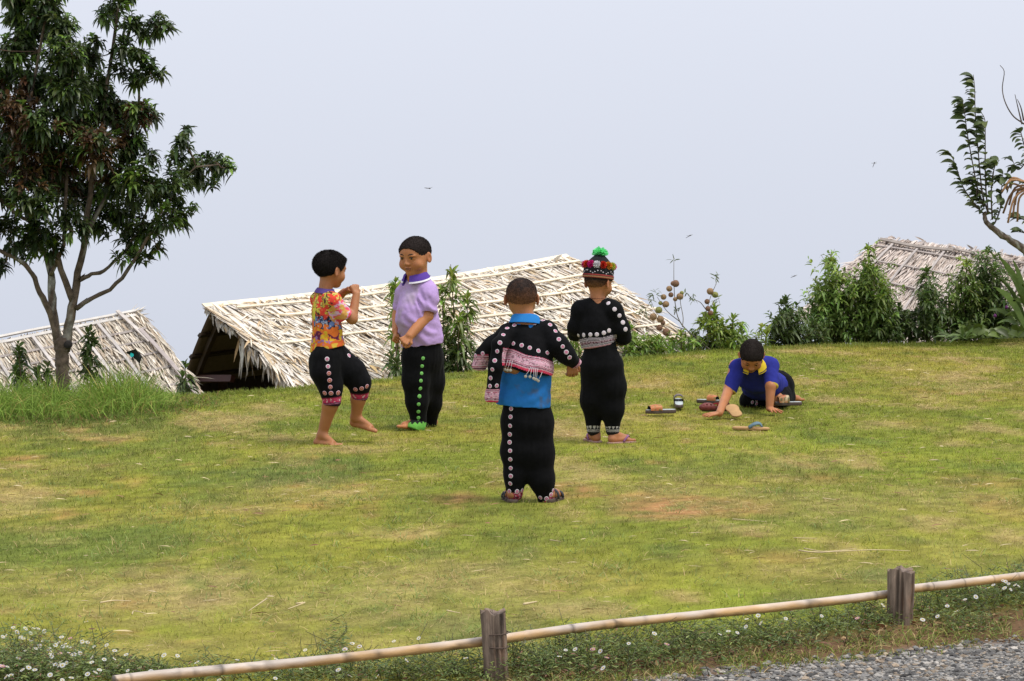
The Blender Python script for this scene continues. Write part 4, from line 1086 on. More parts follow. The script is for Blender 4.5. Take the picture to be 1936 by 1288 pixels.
# ------------------------------------------------------------------ boy in the printed T-shirt, guard up, one knee lifted
def boy_red():
    P = Px(560, 430, 2.928, 15.80); u = P.u
    f = np.array([.77, .64, 0]); rt = np.array([.64, -.77, 0])
    R = root('person', gp(*P.px(165, 1205)), 'boy in printed red and yellow T-shirt and black knee shorts, fists raised, one knee lifted', 'person')
    hd = Head(P(190, 238, .05), f * .98 + np.array([0, 0, -.10]), (0, 0, 1), .215)
    B = SDF(); nk = P(160, 352, .03); hd.add(B, nk, .041)
    B.chain([P(162, 418, .03), P(170, 470, .02), P(175, 580, .02), P(180, 690, .02)], [.058, .068, .064, .066], .03, (rt, 1.2))
    B.chain([P(150, 372, .05), P(206, 410, -.06), P(310, 506, -.03), P(333, 372, .03)], [.04, .040, .033, .0235], .015)
    hand(B, P(333, 372, .03), unit(P(320, 318, .05) - P(333, 372, .03)), (-.6, .75, -.1), .125, (70, 95, 70), .0, -1, thumb_in=.5)
    B.chain([P(150, 372, .07), P(130, 400, .14), P(200, 418, .27), P(268, 356, .20)], [.04, .038, .032, .023], .015)
    hand(B, P(268, 356, .20), unit(P(308, 335, .17) - P(268, 356, .20)), (.1, -.3, -.95), .12, (70, 95, 70), .0, 1, thumb_in=.5)
    B.chain([P(165, 705, -.02), P(196, 905, -.03), P(188, 985, -.01), P(143, 1150, .03)], [.065, .044, .048, .029], .02)
    foot(B, P(102, 1212, .04), P(246, 1214, -.06), P(143, 1150, .02), .95, -1)
    B.chain([P(225, 710, .08), P(350, 862, .06), P(344, 950, .09), P(330, 1052, .12)], [.065, .046, .046, .030], .02)
    foot(B, P(300, 1098, .16), P(458, 1138, .04), P(326, 1048, .13), .95, 1)
    finish_body(B, R, .0036, SKIN * .92, hd); hd.face(R)
    hd.hair(R, .014, (.14, .0), (-.80, .60), nape=-.24, length=.013, count=12000, tip=.006)
    # printed shirt
    F = SDF(); F.chain([P(163, 425, .03), P(168, 470, .02), P(172, 560, .02), P(176, 700, .02)], [.076, .084, .082, .112], .03, (rt, 1.12))
    F.chain([P(122, 392, .11), P(160, 384, .03), P(200, 402, -.05)], [.042, .046, .046], .03)
    a, b = P(72, 696), P(278, 650); d = unit(b - a); F.cut((a + b) / 2, (d[2], 0, -d[0]))
    A_ = SDF(); A_.chain([P(165, 395, .03), P(206, 412, -.06), P(266, 482, -.045)], [.045, .052, .053], .025)
    A_.ball(P(262, 478, -.045) + unit(P(310, 506, -.03) - P(206, 410, -.06)) * .075, .062, .004, op='s'); F.group(A_, .02)
    F.chain([P(150, 392, .07), P(128, 405, .14), P(175, 420, .23)], [.045, .05, .05], .025)
    F.ball(P(160, 335, .03), .054, .008, op='s')
    v, fa, n = cloth(F, .0034, lambda v, n: (fbm(v * np.array([15, 15, 22.]), 3) - .5) * .013 + (fbm(v * 45, 2) - .5) * .003)
    cx, cy = v - P(172, 500, .02), None
    h = (v[:, 2] - P(172, 690)[2]) / (P(172, 370)[2] - P(172, 690)[2]); ang = np.arctan2(cx @ rt, cx @ f)
    s = ang * .09; q = np.stack([s * 19, h * 6.5, s * 0], 1); w1 = fbm(q, 3); w2 = fbm(q * 2.3 + 9, 3); w3 = fbm(q * 5 + 4, 2); hh = h + (w1 - .5) * .22
    c = np.tile(np.array([.62, .055, .035]), (len(v), 1))
    c[(hh < .52)] = (.66, .16, .03); c[(hh < .52) & (w2 > .55)] = (.60, .38, .03)
    c[(hh > .55) & (ang < -2.75 + (w2 - .5) * .8)] = (.58, .52, .06)
    c[(hh > .40) & (hh < .60) & (w2 > .50)] = (.02, .022, .045); c[(hh > .42) & (hh < .56) & (w2 > .58)] = (.13, .20, .42); c[(hh > .42) & (hh < .6) & (w3 > .68)] = (.45, .45, .50)
    c[(hh > .22) & (hh < .32) & (w2 < .48)] = (.12, .02, .06); c[(hh > .17) & (hh < .24) & (w3 > .55)] = (.28, .16, .35)
    c[hh < .14] = (.62, .42, .05); c[(hh < .2) & (w2 > .54)] = (.60, .12, .03)
    yl = (hh > .62) & (w2 > .58); c[yl] = (.52, .42, .06); c[yl & (w3 > .5)] = (.10, .03, .03)
    sl = np.linalg.norm(v - P(250, 462, -.05), axis=1) < .085; sleeve = sl & (cx @ rt > .02)
    c[sleeve] = (.70, .08, .14); c[sleeve & (w3 > .54)] = (.62, .40, .55); c[sleeve & (w2 > .57)] = (.60, .30, .08)
    c[(hh > .66) & (w3 > .70)] = (.62, .5, .12)
    sh = garment('t_shirt', v, fa, c, M_CLOTH, R)
    rv, rf = ring_strip(P(161, 352, .03), (.1, 0, 1), -f, [(.050, .016), (.057, .006), (.066, -.014)], -np.pi, np.pi, 40, .004, 1.12)
    garment('collar', rv, rf, (.10, .06, .22), M_CLOTH, sh)
    # baggy shorts
    F = SDF(); F.chain([P(180, 672, .02), P(176, 730, .02)], [.084, .096], .03, (rt, 1.06))
    F.ball(P(120, 755, .03), (.055, .06, .065), .05)
    F.chain([P(165, 720, -.02), P(162, 800, -.03), P(190, 880, -.03), P(199, 962, -.03)], [.092, .088, .070, .056], .04)
    F.chain([P(225, 715, .07), P(310, 800, .06), P(350, 858, .06), P(352, 928, .08)], [.082, .082, .068, .054], .04)
    F.ball(P(195, 1010, -.03), .052, .004, op='s'); F.ball(P(348, 975, .085), .050, .004, op='s')
    v, fa, n = cloth(F, .0045, black_fold(16, 5, .012, 2.0))
    cxx, cyy = proj(v, P); fc = v[fa].mean(1)
    dn = lambda end, up_: (fc - end) @ unit(up_)
    tR = dn(P(199, 972, -.03), P(190, 880, -.03) - P(199, 962, -.03)); tL = dn(P(352, 940, .08), P(350, 858, .06) - P(352, 928, .08))
    nearR = np.linalg.norm(fc - P(199, 955, -.03), axis=1) < .085; nearL = np.linalg.norm(fc - P(352, 922, .08), axis=1) < .085
    left = fc[:, 0] > P(270, 900)[0]
    band = (nearR & ~left & (tR < .042)) | (nearL & left & (tL < .042))
    sh = garment('shorts', v, fa[~band], None, M_VELVET, R)
    for msk in (band & left, band & ~left):
        bv, bf, ui = sub(v, fa, msk, .001, n)
        lf = bv[:, 0] > P(270, 900)[0]
        t = np.where(lf, (bv - P(352, 940, .08)) @ unit(P(350, 858, .06) - P(352, 928, .08)), (bv - P(199, 972, -.03)) @ unit(P(190, 880, -.03) - P(199, 962, -.03)))
        t = np.clip((t + .012) / .054, 0, 1); bc = stripes(t, [(.12, (.03, .01, .02)), (.24, (.30, .10, .18)), (.34, (.06, .01, .03)), (.62, (.42, .03, .09)), (.74, (.48, .05, .12)), (.88, (.40, .03, .08)), (1.01, (.05, .01, .02))])
        sp = (vnoise(bv * 120) > .68) & (t > .4) & (t < .8); bc[sp] = (.60, .40, .45)
        garment('hem_band', bv, bf, bc, M_EMB, sh)
    tr = bvh(v, fa)
    stick(tr, PATCH_RED, P.pts([(171, 729), (176, 770), (293, 710)]), .0145, sh)
    stick(tr, PATCH_RUST, P.pts([(181, 808), (185, 847), (189, 884), (158, 917), (193, 918), (232, 916), (328, 897), (362, 892), (391, 880)]), .0145, sh)
boy_red()

# ------------------------------------------------------------------ sturdy boy in the lilac polo shirt
def boy_purple():
    P = Px(560, 430, 2.928, 16.66)
    f = unit([-.74, -.67, 0]); rt = np.array([f[1], -f[0], 0])
    R = root('person', gp(*P.px(650, 1125)), 'sturdy boy in lilac polo shirt and black trousers with green dots, looking left', 'person')
    fh = unit([-.50, -.85, -.14])
    hd = Head(P(657, 163, -.01), fh, (-.06, -.05, 1), .245)
    B = SDF(); nk = P(668, 282, .0); hd.add(B, nk, .064, 1.0, 1.08)
    B.chain([P(665, 390), P(668, 430), P(680, 540), P(700, 680)], [.075, .09, .105, .095], .03, (rt, 1.1))
    B.chain([P(690, 350, 0), P(733, 366, -.05), P(722, 492, -.09), P(628, 602, -.19)], [.05, .052, .042, .029], .02)
    hand(B, P(630, 600, -.19), unit(P(590, 636, -.22) - P(630, 600, -.19)), (.5, .75, .1), .135, (75, 95, 70), .0, 1, .0078, thumb_in=.5)
    B.chain([P(640, 350, .05), P(600, 366, .09), P(566, 490, .10), P(553, 572, .0)], [.05, .05, .040, .028], .02)
    hand(B, P(553, 572, .0), unit(P(540, 640, -.05) - P(553, 572, .0)), (.75, .3, .0), .13, (75, 95, 70), .0, -1, .0078, thumb_in=.5)
    B.chain([P(668, 720, -.04), P(665, 900, -.06), P(683, 1085, -.03)], [.085, .06, .034], .02)
    foot(B, P(706, 1128, .0), P(546, 1108, -.13), P(686, 1078, -.02), 1.05, -1)
    B.chain([P(745, 720, .08), P(745, 900, .10), P(742, 1070, .16)], [.08, .055, .034], .02)
    foot(B, P(775, 1098, .24), P(650, 1100, .10), P(742, 1062, .18), 1.0, 1)
    finish_body(B, R, .0036, SKIN * np.array([1.12, 1.10, 1.05]), hd, .35); hd.face(R)
    hd.hair(R, .008, (.16, .02), (-.74, .67), nape=-.16, length=.007, count=9000, col=(.020, .014, .012))
    F = SDF(); F.chain([P(664, 402), P(668, 450), P(680, 530), P(692, 600), P(700, 700)], [.104, .116, .128, .128, .128], .035, (rt, 1.06))
    F.chain([P(600, 358, .08), P(636, 316, .03), P(694, 312, -.02), P(734, 346, -.05)], [.052, .056, .056, .056], .04)
    F.ball(P(628, 505, -.05), (.085, .085, .10), .06)
    a, b = P(575, 668), P(815, 638); d = unit(b - a); F.cut((a + b) / 2, (d[2], 0, -d[0]))
    A_ = SDF(); A_.chain([P(700, 360, -.02), P(732, 376, -.06), P(727, 452, -.085)], [.050, .064, .066], .03)
    A_.ball(P(724, 446, -.085) + unit(P(722, 492, -.09) - P(733, 362, -.05)) * .096, .080, .004, op='s'); F.group(A_, .022)
    F.chain([P(640, 350, .05), P(602, 372, .09), P(582, 440, .10)], [.050, .060, .058], .03)
    F.ball(P(660, 232, -.01), .066, .012, op='s')
    def fold(v, n):
        arm = np.exp(-((v - P(690, 420, -.10)) ** 2).sum(1) / .004)
        w_ = fbm(v * 7 + 2, 2); return (fbm(v * np.array([11, 11, 15.]) + 3, 3) - .5) * .016 + (fbm(v * 36, 2) - .5) * .003 + .005 * arm * np.sin(v[:, 0] * 160 + v[:, 2] * 60) + .0045 * np.clip((w_ - .45) * 4, 0, 1) * np.sin((v[:, 2] * 75 + v[:, 0] * 55 + w_ * 9))
    v, fa, n = cloth(F, .0045, fold)
    c = np.array([.46, .31, .60]) * (.92 + .16 * fbm(v * 16, 3))[:, None]
    dirt = np.clip((fbm(v * np.array([14, 14, 10.]) + 31, 4) - .5) * 3.2, 0, .7) * (v[:, 0] < P(680, 400)[0]); c = c + (np.array([.36, .29, .36]) - c) * dirt[:, None]
    sp = np.exp(-((v - P(600, 370, -.1)) ** 2).sum(1) / .0016); c = c + (np.array([.50, .44, .50]) - c) * (.6 * sp)[:, None]
    shirt = garment('polo_shirt', v, fa, c, M_CLOTH, R)
    m = MB()
    bc = P(662, 274, -.005); bk = -f; upc = unit(np.array([0.06, 0, 1.0]) + f * .30)
    rv, rf = ring_strip(bc, upc, bk, [(.062, .030), (.074, .022), (.094, -.020)], -2.86, 2.86, 44, .005, 1.12)
    col = garment('collar', rv, rf, (.10, .05, .30), M_CLOTH, shirt)
    rv, rf = ring_strip(bc, upc, bk, [(.0900, -.0105), (.0955, -.0205)], -2.84, 2.84, 44, -.003, 1.12)
    garment('collar_trim', rv, rf, (.75, .72, .78), M_CLOTH, col)
    fc = v[fa].mean(1); cx, cy = proj(fc, P); w_ = np.clip((322 - cy) / 62, 0, 1); pk = (fc[:, 1] < 16.66) & (cy < 322) & (cx > 588 - 6 * w_) & (cx < 596 + 40 * w_)
    if pk.sum() > 4: bv, bf, ui = sub(v, fa, pk, .0025, n); garment('placket', bv, bf, (.10, .05, .30), M_CLOTH, shirt)
    # trousers
    F = SDF(); F.chain([P(700, 645), P(700, 720, .01)], [.118, .122], .03, (rt, 1.03))
    F.chain([P(665, 720, -.04), P(662, 850, -.05), P(668, 960, -.05), P(678, 1085, -.03)], [.098, .082, .066, .052], .05)
    F.chain([P(745, 720, .06), P(750, 850, .08), P(745, 970, .11), P(742, 1088, .16)], [.085, .078, .064, .044], .06)
    F.chain([P(702, 760, .02), P(704, 930, .03)], [.085, .055], .05)
    v, fa, n = cloth(F, .0048, black_fold(18, 2.2, .012, 7.0))
    tr_ = garment('trousers', v, fa, None, M_VELVET, R); tr = bvh(v, fa)
    stick(tr, PATCH_GREEN, P.pts([(702, 725), (697, 768), (694, 808), (690, 849), (687, 892), (682, 935), (678, 979), (677, 1020), (677, 1054), (675, 1077)]), .0125, tr_)
    # green cuff flaring over the foot
    F = SDF(); F.chain([P(680, 1078, -.03), P(668, 1100, -.055), P(648, 1112, -.09)], [.050, .052, .046], .02); F.cut(P(640, 1128, -.02), (-.35, -.3, -1)); F.cut(P(606, 1098, -.10), (-.8, -.5, .25)); F.cut(P(680, 1070, -.03), (.15, .1, 1))
    v, fa, n = cloth(F, .0036, lambda v, n: (fbm(v * 60, 2) - .5) * .004)
    c = np.array([.13, .38, .06]) * (.75 + .5 * fbm(v * 70, 3))[:, None]; z0 = v[:, 2].min(); lo = (v[:, 2] - z0); c[lo < .006] = (.05, .05, .03); k = (lo > .006) & (lo < .011); c[k] = (.50, .45, .30)
    zig = (v[:, 2] > P(0, 1074)[2] + .006 * np.sin(np.arctan2(v[:, 1] - P(668, 1090)[1], v[:, 0] - P(668, 1090)[0]) * 22)); c[zig] = (.01, .012, .01)
    garment('embroidered_cuff', v, fa, c, M_EMB, tr_, 'bright green embroidered trouser cuff')
boy_purple()

# ------------------------------------------------------------------ nearest boy, back to us, jacket half off his shoulder
def boy_front():
    P = Px(870, 450, 2.477, 13.08)
    f = np.array([.04, 1, 0]); rt = np.array([1, -.04, 0])
    R = root('person', gp(*P.px(315, 1240)), 'nearest boy seen from behind in blue shirt and embroidered black jacket hanging off one arm', 'person')
    hd = Head(P(288, 285, .02), f * .99 + np.array([0, 0, -.12]), (-.02, 0, 1), .205)
    B = SDF(); nk = P(303, 372, 0); hd.add(B, nk, .045)
    B.chain([P(308, 420), P(310, 490), P(308, 640), P(310, 800)], [.06, .075, .08, .08], .03, (rt, 1.3))
    B.chain([P(330, 425), P(402, 440, 0), P(466, 512, -.05), P(520, 588, -.02)], [.040, .038, .031, .024], .015)
    hand(B, P(518, 584, -.02), unit(P(528, 640, .0) - P(518, 584, -.02)), (-.35, .9, .0), .12, (28, 40, 25), .03, 1)
    B.chain([P(290, 425), P(212, 445, .0), P(222, 530, -.01), P(226, 608, -.055), P(258, 612, -.080), P(285, 604, -.04)], [.040, .036, .032, .028, .028, .022], .012)
    hand(B, P(285, 604, -.04), (.6, .8, 0), (0, 0, -1), .09, (20, 30, 20), .03, 1)
    B.chain([P(270, 820), P(258, 1030, .0), P(246, 1190, .0)], [.058, .044, .030], .02); B.chain([P(354, 820), P(374, 1030, .0), P(410, 1195, .02)], [.058, .044, .030], .02)
    foot(B, P(250, 1226, -.04), P(218, 1204, .12), P(246, 1185, .0), .95, 1)
    foot(B, P(410, 1228, -.02), P(468, 1206, .13), P(415, 1190, .02), .95, -1)
    finish_body(B, R, .0038, SKIN * .85, hd); hd.face(R)
    hd.hair(R, .0035, (.14, -.02), (-.72, .69), nape=-.24, length=.0030, count=9000, col=(.026, .017, .014), fade=(-.16, .26, (.19, .085, .045)))
    # blue shirt
    F = SDF(); F.chain([P(306, 455), P(308, 520), P(308, 640), P(307, 810)], [.078, .088, .098, .106], .03, (rt, 1.26)); F.chain([P(235, 448), P(305, 424), P(380, 448)], [.034, .038, .034], .03)
    F.ball(P(220, 760, .0), (.05, .07, .07), .05); F.ball(P(303, 355, .01), .056, .01, op='s')
    a, b = P(182, 777), P(430, 791); d = unit(b - a); F.cut((a + b) / 2, (d[2], .05, -d[0]))
    v, fa, n = cloth(F, .0046, lambda v, n: (fbm(v * np.array([12, 12, 9.]) + 13, 3) - .5) * .016 + .009 * np.sin(v[:, 0] * 55 - v[:, 2] * 70 + 6 * fbm(v * 8, 2)) * np.clip(fbm(v * 9, 2) - .35, 0, 1))
    c = np.array([.018, .145, .42]) * (.93 + .14 * fbm(v * 20, 3))[:, None]; st = np.clip((fbm(v * 26 + 50, 3) - .66) * 7, 0, 1)[:, None]; c = c + (np.array([.06, .09, .14]) - c) * st * .7
    sh = garment('shirt', v, fa, c, M_CLOTH, R)
    rv, rf = ring_strip(P(305, 388, .0), (.05, .16, 1), (.05, -1, 0), [(.050, .034), (.062, .026), (.076, -.014)], -2.6, 2.6, 40, .006, 1.12)
    garment('collar', rv, rf, (.020, .17, .46), M_CLOTH, sh)
    # velvet jacket
    F = SDF(); F.chain([P(308, 470, .0), P(316, 530, -.01), P(316, 600, -.02), P(316, 680, -.02)], [.090, .100, .112, .118], .03, (rt, 1.12))
    a, b = P(198, 586), P(430, 636); d = unit(b - a); F.cut((a + b) / 2, (d[2], .1, -d[0]))
    A_ = SDF(); A_.chain([P(318, 436, .0), P(398, 440, .0), P(458, 500, -.05), P(500, 550, -.05), P(541, 588, -.01)], [.050, .054, .050, .044, .034], .03)
    A_.ball(P(556, 610, -.0), .034, .004, op='s'); F.group(A_, .03)
    A_ = SDF(); A_.chain([P(300, 436, .0), P(228, 452, -.01), P(150, 508, .02), P(112, 550, .04), P(90, 596, .05)], [.050, .052, .048, .042, .040], .03)
    A_.ball(P(84, 662, .05), .056, .004, op='s'); F.group(A_, .03)
    A_ = SDF(); A_.chain([P(222, 452, -.05), P(188, 500, -.10), P(168, 600, -.11), P(148, 752, -.10)], [.036, .038, .036, .035], .02, (rt, 1.05))
    A_.ball(P(142, 818, -.10), .060, .004, op='s'); F.group(A_, .012)
    F.ball(P(303, 362, .02), .064, .008, op='s')
    def fold(v, n): return (fbm(v * np.array([14, 14, 12.]) + 21, 3) - .5) * .014 + (fbm(v * 38, 2) - .5) * .003
    v, fa, n = cloth(F, .0042, fold)
    fc = v[fa].mean(1); cx, cy = proj(fc, P); vx, vy = proj(v, P)
    wav = lambda x: 4 * np.sin(x * .045)
    top = lambda x: 512 + (x - 200) * .285 + wav(x); bot = lambda x: 588 + (x - 200) * .212 + wav(x)
    slv = lambda x, y: (x < 215 - (y - 480) * .10) & (y > 470) & (x > 120 - (y - 480) * .02)   # hanging sleeve
    hang = (cx > 108) & (cx < 190) & (cy > 708) & (fc[:, 1] < 13.08 + .05)
    flap = (cx < 132) & (cy > 548 + (cx - 55) * -.06) & (fc[:, 1] > 13.08 - .06) & (cy < 640)
    onsleeve = (fc[:, 1] < 13.08 - .062 + 0 * cx) & (cx < 200 - (cy - 520) * .12)
    cuff = ((fc - P(541, 588, -.01)) @ unit(P(500, 550, -.05) - P(541, 588, -.01)) < .012) & (cx > 480)
    body = (cx > 196) & (cx < 445) & (cy > top(cx)) & (cy < bot(cx) + 8) & ~((cx > 432) & (cy < 560))
    body &= ~((cx > 425) & (np.linalg.norm(fc - P(500, 550, -.05), axis=1) < .055))
    flap &= ~((cx > 108) & (fc[:, 1] < 13.02)); 
    band = hang | flap | cuff | (body & ~onsleeve)
    jk = garment('jacket', v, fa[~band], None, M_VELVET, R)
    def mk(mask, tfn, tab, name):
        bv, bf, ui = sub(v, fa, mask, .0012, n); x, y = vx[ui], vy[ui]; t = np.clip(tfn(x, y, bv), 0, 1); c = stripes(t, tab)
        sp = (vnoise(bv * np.array([180, 60, 180.])) > .62) & (t > .38) & (t < .70); c[sp] *= .42
        garment(name, bv, bf, c * (.85 + .3 * fbm(bv * 90, 2))[:, None], M_EMB, jk)
    mk(body & ~onsleeve & ~hang & ~flap & ~cuff, lambda x, y, q: (bot(x) - y) / (bot(x) - top(x)), BAND_PINK, 'hem_band')
    mk(hang, lambda x, y, q: (765 - y) / 57, BAND_PINK, 'sleeve_cuff')
    mk(flap & ~hang, lambda x, y, q: (624 - y) / 76, BAND_PINK, 'hem_band')
    mk(cuff & ~hang & ~flap, lambda x, y, q: ((q - P(541, 588, -.01)) @ unit(P(500, 550, -.05) - P(541, 588, -.01)) + .035) / .047, BAND_PINK, 'sleeve_cuff')
    tr = bvh(v, fa)
    stick(tr, PATCH_PINK, P.pts([(202, 454), (186, 491), (174, 531), (162, 575), (151, 616), (143, 656), (140, 694), (171, 692), (220, 423), (254, 409), (347, 401), (389, 387), (421, 407), (446, 437), (462, 475), (480, 509), (497, 535),
                                 (249, 495), (288, 503), (326, 515), (366, 529), (408, 538), (72, 551), (106, 541), (300, 397), (512, 560)]), .0118, jk)
    # coins on white strings along the hem
    cm = disc_mesh('coin', [M_COIN], [(.5, 0), (1.0, 0)], 10)
    for i, (x, y, x2, y2) in enumerate([(223, 571, 210, 604), (234, 572, 222, 606), (245, 574, 236, 606), (330, 604, 306, 632), (337, 606, 326, 634), (345, 608, 343, 641), (353, 610, 350, 645), (361, 612, 356, 647), (384, 628, 365, 654)]):
        h1 = shoot(tr, *P.px(x, y)); p0 = np.array(h1[0]) if h1 else P(x, y, -.12); p1 = P(x2, y2, 0); p1[1] = p0[1] - .012
        m = MB(); tube(m, smooth_path([p0 + (0, -.003, 0), (p0 + p1) / 2 + (0, -.010, -.004), p1], 6), .0013, 5); g = part('coin_string', m, M_WHITE, jk)
        z = unit([.1 * (i % 3 - 1), -1, .15]); xx = unit(np.cross((0, 0, 1.), z)); o = inst('coin', cm, mat4(xx, np.cross(z, xx), z, p1 + (0, -.003, -.006), .0078), jk)
    # trousers
    F = SDF(); F.chain([P(312, 770), P(312, 860)], [.094, .098], .03, (rt, 1.30))
    F.chain([P(262, 860), P(256, 1000), P(258, 1110), P(254, 1196, .0)], [.074, .070, .056, .042], .035); F.chain([P(368, 860), P(374, 1010), P(382, 1130), P(400, 1216, .01)], [.074, .070, .060, .044], .035)
    F.chain([P(314, 880), P(314, 1000), P(316, 1085)], [.078, .068, .040], .05)
    v, fa, n = cloth(F, .0046, black_fold(22, 2.0, .012, 11.0))
    fc = v[fa].mean(1); cx, cy = proj(fc, P); vx, vy = proj(v, P)
    bl = (cx < 312) & (cy > 1196 - (cx - 230) * .12); br = (cx >= 395) & (cy > 1190 + (430 - cx) * 1.2)
    band = bl | br
    tz = garment('trousers', v, fa[~band], None, M_VELVET, R)
    for msk in (bl, br & ~bl):
        bv, bf, ui = sub(v, fa, msk, .001, n); nz = vnoise(bv * np.array([150, 150, 260.])); c = np.where(nz[:, None] > .62, np.array([.5, .25, .28]), np.where(nz[:, None] > .36, np.array([.32, .03, .06]), np.array([.05, .01, .02]))); garment('embroidered_cuff', bv, bf, c, M_EMB, tz)
    tr = bvh(v, fa)
    stick(tr, PATCH_RED, P.pts([(239, 800), (236, 838), (234, 880), (233, 920), (232, 957), (234, 997), (235, 1037), (237, 1078), (237, 1115), (235, 1150), (231, 1186), (266, 1187), (290, 1182), (376, 1216), (404, 1220), (425, 1202), (434, 1182)]), .0118, tz)
    # sandals
    sm = mat('grey_rubber', (.085, .06, .05), .8, noise=.3); st = mat('black_strap', (.02, .02, .025), .6)
    for (h0, t0, inner, lab) in ((P(250, 1226, -.04), P(218, 1204, .12), 1, 0), (P(410, 1228, -.02), P(468, 1206, .13), -1, 1)):
        h0 = h0.copy(); t0 = t0.copy(); h0[2] = t0[2] = 0
        S = root('sandal', h0, ['worn grey sandal on the left foot of the nearest boy', 'worn grey sandal on the right foot of the nearest boy'][lab], 'sandal')
        shoe_sole(S, h0 - unit(t0 - h0) * .012, t0 + unit(t0 - h0) * .012, .036, .022, sm); d = unit(t0 - h0); sd = np.cross(d, (0, 0, 1.))
        for q, ht, w in ((.30, .062, .038), (.72, .045, .034)):
            c0 = h0 + (t0 - h0) * q; th = np.linspace(0, np.pi, 12); m = MB()
            strip(m, [c0 + sd * w * math.cos(a) * 1.08 + np.array([0, 0, .018 + (ht - .01) * math.sin(a) ** .7]) for a in th], .022, .004, [sd * math.cos(a) + np.array([0, 0, math.sin(a) + .01]) for a in th], (1, 1, 1)); part('strap', m, st, S)

def shoe_sole(S, a, b, w, t, mt, name='sole', waist=.82, lift=0.0, rot=None, mt2=None):
    """foot-shaped slab with rounded heel and toe from point a (heel) to b (toe)"""
    a = np.asarray(a, float); b = np.asarray(b, float); d = unit(b - a); up = np.array([0, 0, 1.0]) if rot is None else unit(rot); up = unit(up - d * np.dot(up, d)); sd = np.cross(d, up); L_ = np.linalg.norm(b - a); n = 26; out = []
    def half(s): return w * (max(0, 1 - (1 - s / .16) ** 2) ** .5 * .82 if s < .16 else (.82 - (.82 - waist) * math.sin((s - .16) / .3 * np.pi / 2) ** 2 if s < .46 else (waist + (1 - waist) * math.sin((s - .46) / .24 * np.pi / 2) if s < .70 else max(0, 1 - ((s - .70) / .30) ** 2) ** .5)))
    ss = (1 - np.cos(np.linspace(0, np.pi, n))) / 2
    L1 = [a + d * L_ * s + sd * half(s) for s in ss]; L2 = [a + d * L_ * s - sd * half(s) for s in ss]
    ring = np.array(L1 + L2[::-1][1:-1]); k = len(ring); c0 = (a + b) / 2
    lay = []
    for z, sc in ((0, .95), (t * .18, 1.0), (t * .8, 1.0), (t, .95)): lay.append(c0 + (ring - c0) * np.array([sc, sc, 1]) + up * z)
    v = np.concatenate(lay + [[c0 + up * 0], [c0 + up * t]]); m = MB(); j = np.arange(k); kk = (j + 1) % k; q = np.concatenate([np.stack([i * k + j, i * k + kk, (i + 1) * k + kk, (i + 1) * k + j], 1) for i in range(3)])
    m.add(v, [q, np.stack([kk, j, np.full(k, 4 * k)], 1)], None, 0); m.f.append((np.stack([3 * k + j, 3 * k + kk, np.full(k, 4 * k + 1)], 1), 1 if mt2 else 0))
    return part(name, m, [mt, mt2] if mt2 else mt, S)
boy_front()

# ------------------------------------------------------------------ boy in the pompom hat
M_HATBLACK = mat('black_felt', (.010, .010, .012), rough=.95)
def pompom(name, c, r, col, R, n=420, seed=0):
    m = MB(); d = unit(rng.normal(0, 1, (n, 3))); k = rng.normal(0, 1, (n, 3)); sd = unit(np.cross(d, k)) * r * .10; c = np.asarray(c)
    tip = c + d * r * rng.uniform(.85, 1.12, (n, 1)); ins = c + d * r * .35
    v = np.stack([ins - sd * .6, ins + sd * .6, tip + sd, tip - sd], 1).reshape(-1, 3)
    cc = np.repeat(np.asarray(col) * rng.uniform(.75, 1.15, (n, 1)), 4, 0); m.add(v, np.arange(n * 4).reshape(-1, 4), np.clip(cc, 0, .95))
    b = unit(rng.normal(0, 1, (1, 3)))
    th, ph = np.meshgrid(np.linspace(0, np.pi, 8), np.linspace(0, 2 * np.pi, 13)[:-1], indexing='ij'); sv = c + r * .7 * np.stack([np.sin(th) * np.cos(ph), np.sin(th) * np.sin(ph), np.cos(th)], -1).reshape(-1, 3)
    i = np.arange(7)[:, None] * 12; j = np.arange(12)[None]; q = np.stack([i + j, i + 12 + j, i + 12 + (j + 1) % 12, i + (j + 1) % 12], -1).reshape(-1, 4); m.add(sv, q, np.asarray(col) * .8)
    return part(name, m, M_EMB, R)

def lathe(prof, c, up=(0, 0, 1), n=40, fwd=(0, 1, 0), fs=1.0):
    r_, f_, u_ = frame(fwd, up); th = np.arange(n) * 2 * np.pi / n; V = []
    for r, z in prof: V.append(c + r * (np.cos(th)[:, None] * r_ + np.sin(th)[:, None] * f_ * fs) + u_ * z)
    V = np.concatenate(V); m = len(prof); i = np.arange(m - 1)[:, None] * n; j = np.arange(n)[None]; k = (j + 1) % n
    return V, np.stack([i + j, i + k, i + n + k, i + n + j], -1).reshape(-1, 4)

def flip_flop(h0, t0, w, label, mt_sole, mt_strap, mt_top=None, thick=.015, strap_h=.045, fat=.005, grp=None, flipped=False, at_z=0.0):
    h0 = np.array(h0, float); t0 = np.array(t0, float)
    S = root('flip_flop', h0, label, 'flip-flop', grp); d = unit(t0 - h0); sd = np.cross(d, (0, 0, 1.)); up = np.array([0, 0, 1.])
    shoe_sole(S, h0, t0, w, thick, mt_sole, mt2=mt_top); L_ = np.linalg.norm(t0 - h0); thong = h0 + d * L_ * .80 + up * (thick + .003); top = h0 + d * L_ * .68 + up * strap_h
    for s in (-1, 1):
        m = MB(); p = smooth_path([thong, h0 + d * L_ * .73 + sd * s * w * .25 + up * (strap_h * .85), h0 + d * L_ * .60 + sd * s * w * .78 + up * strap_h * .75, h0 + d * L_ * .47 + sd * s * w * .82 + up * (thick * .9)], 12)
        strip(m, p, fat * 2.4, fat * .8, [up + sd * s * x for x in np.linspace(.2, 1.6, 12)], (1, 1, 1)); part('strap', m, mt_strap, S)
    return S

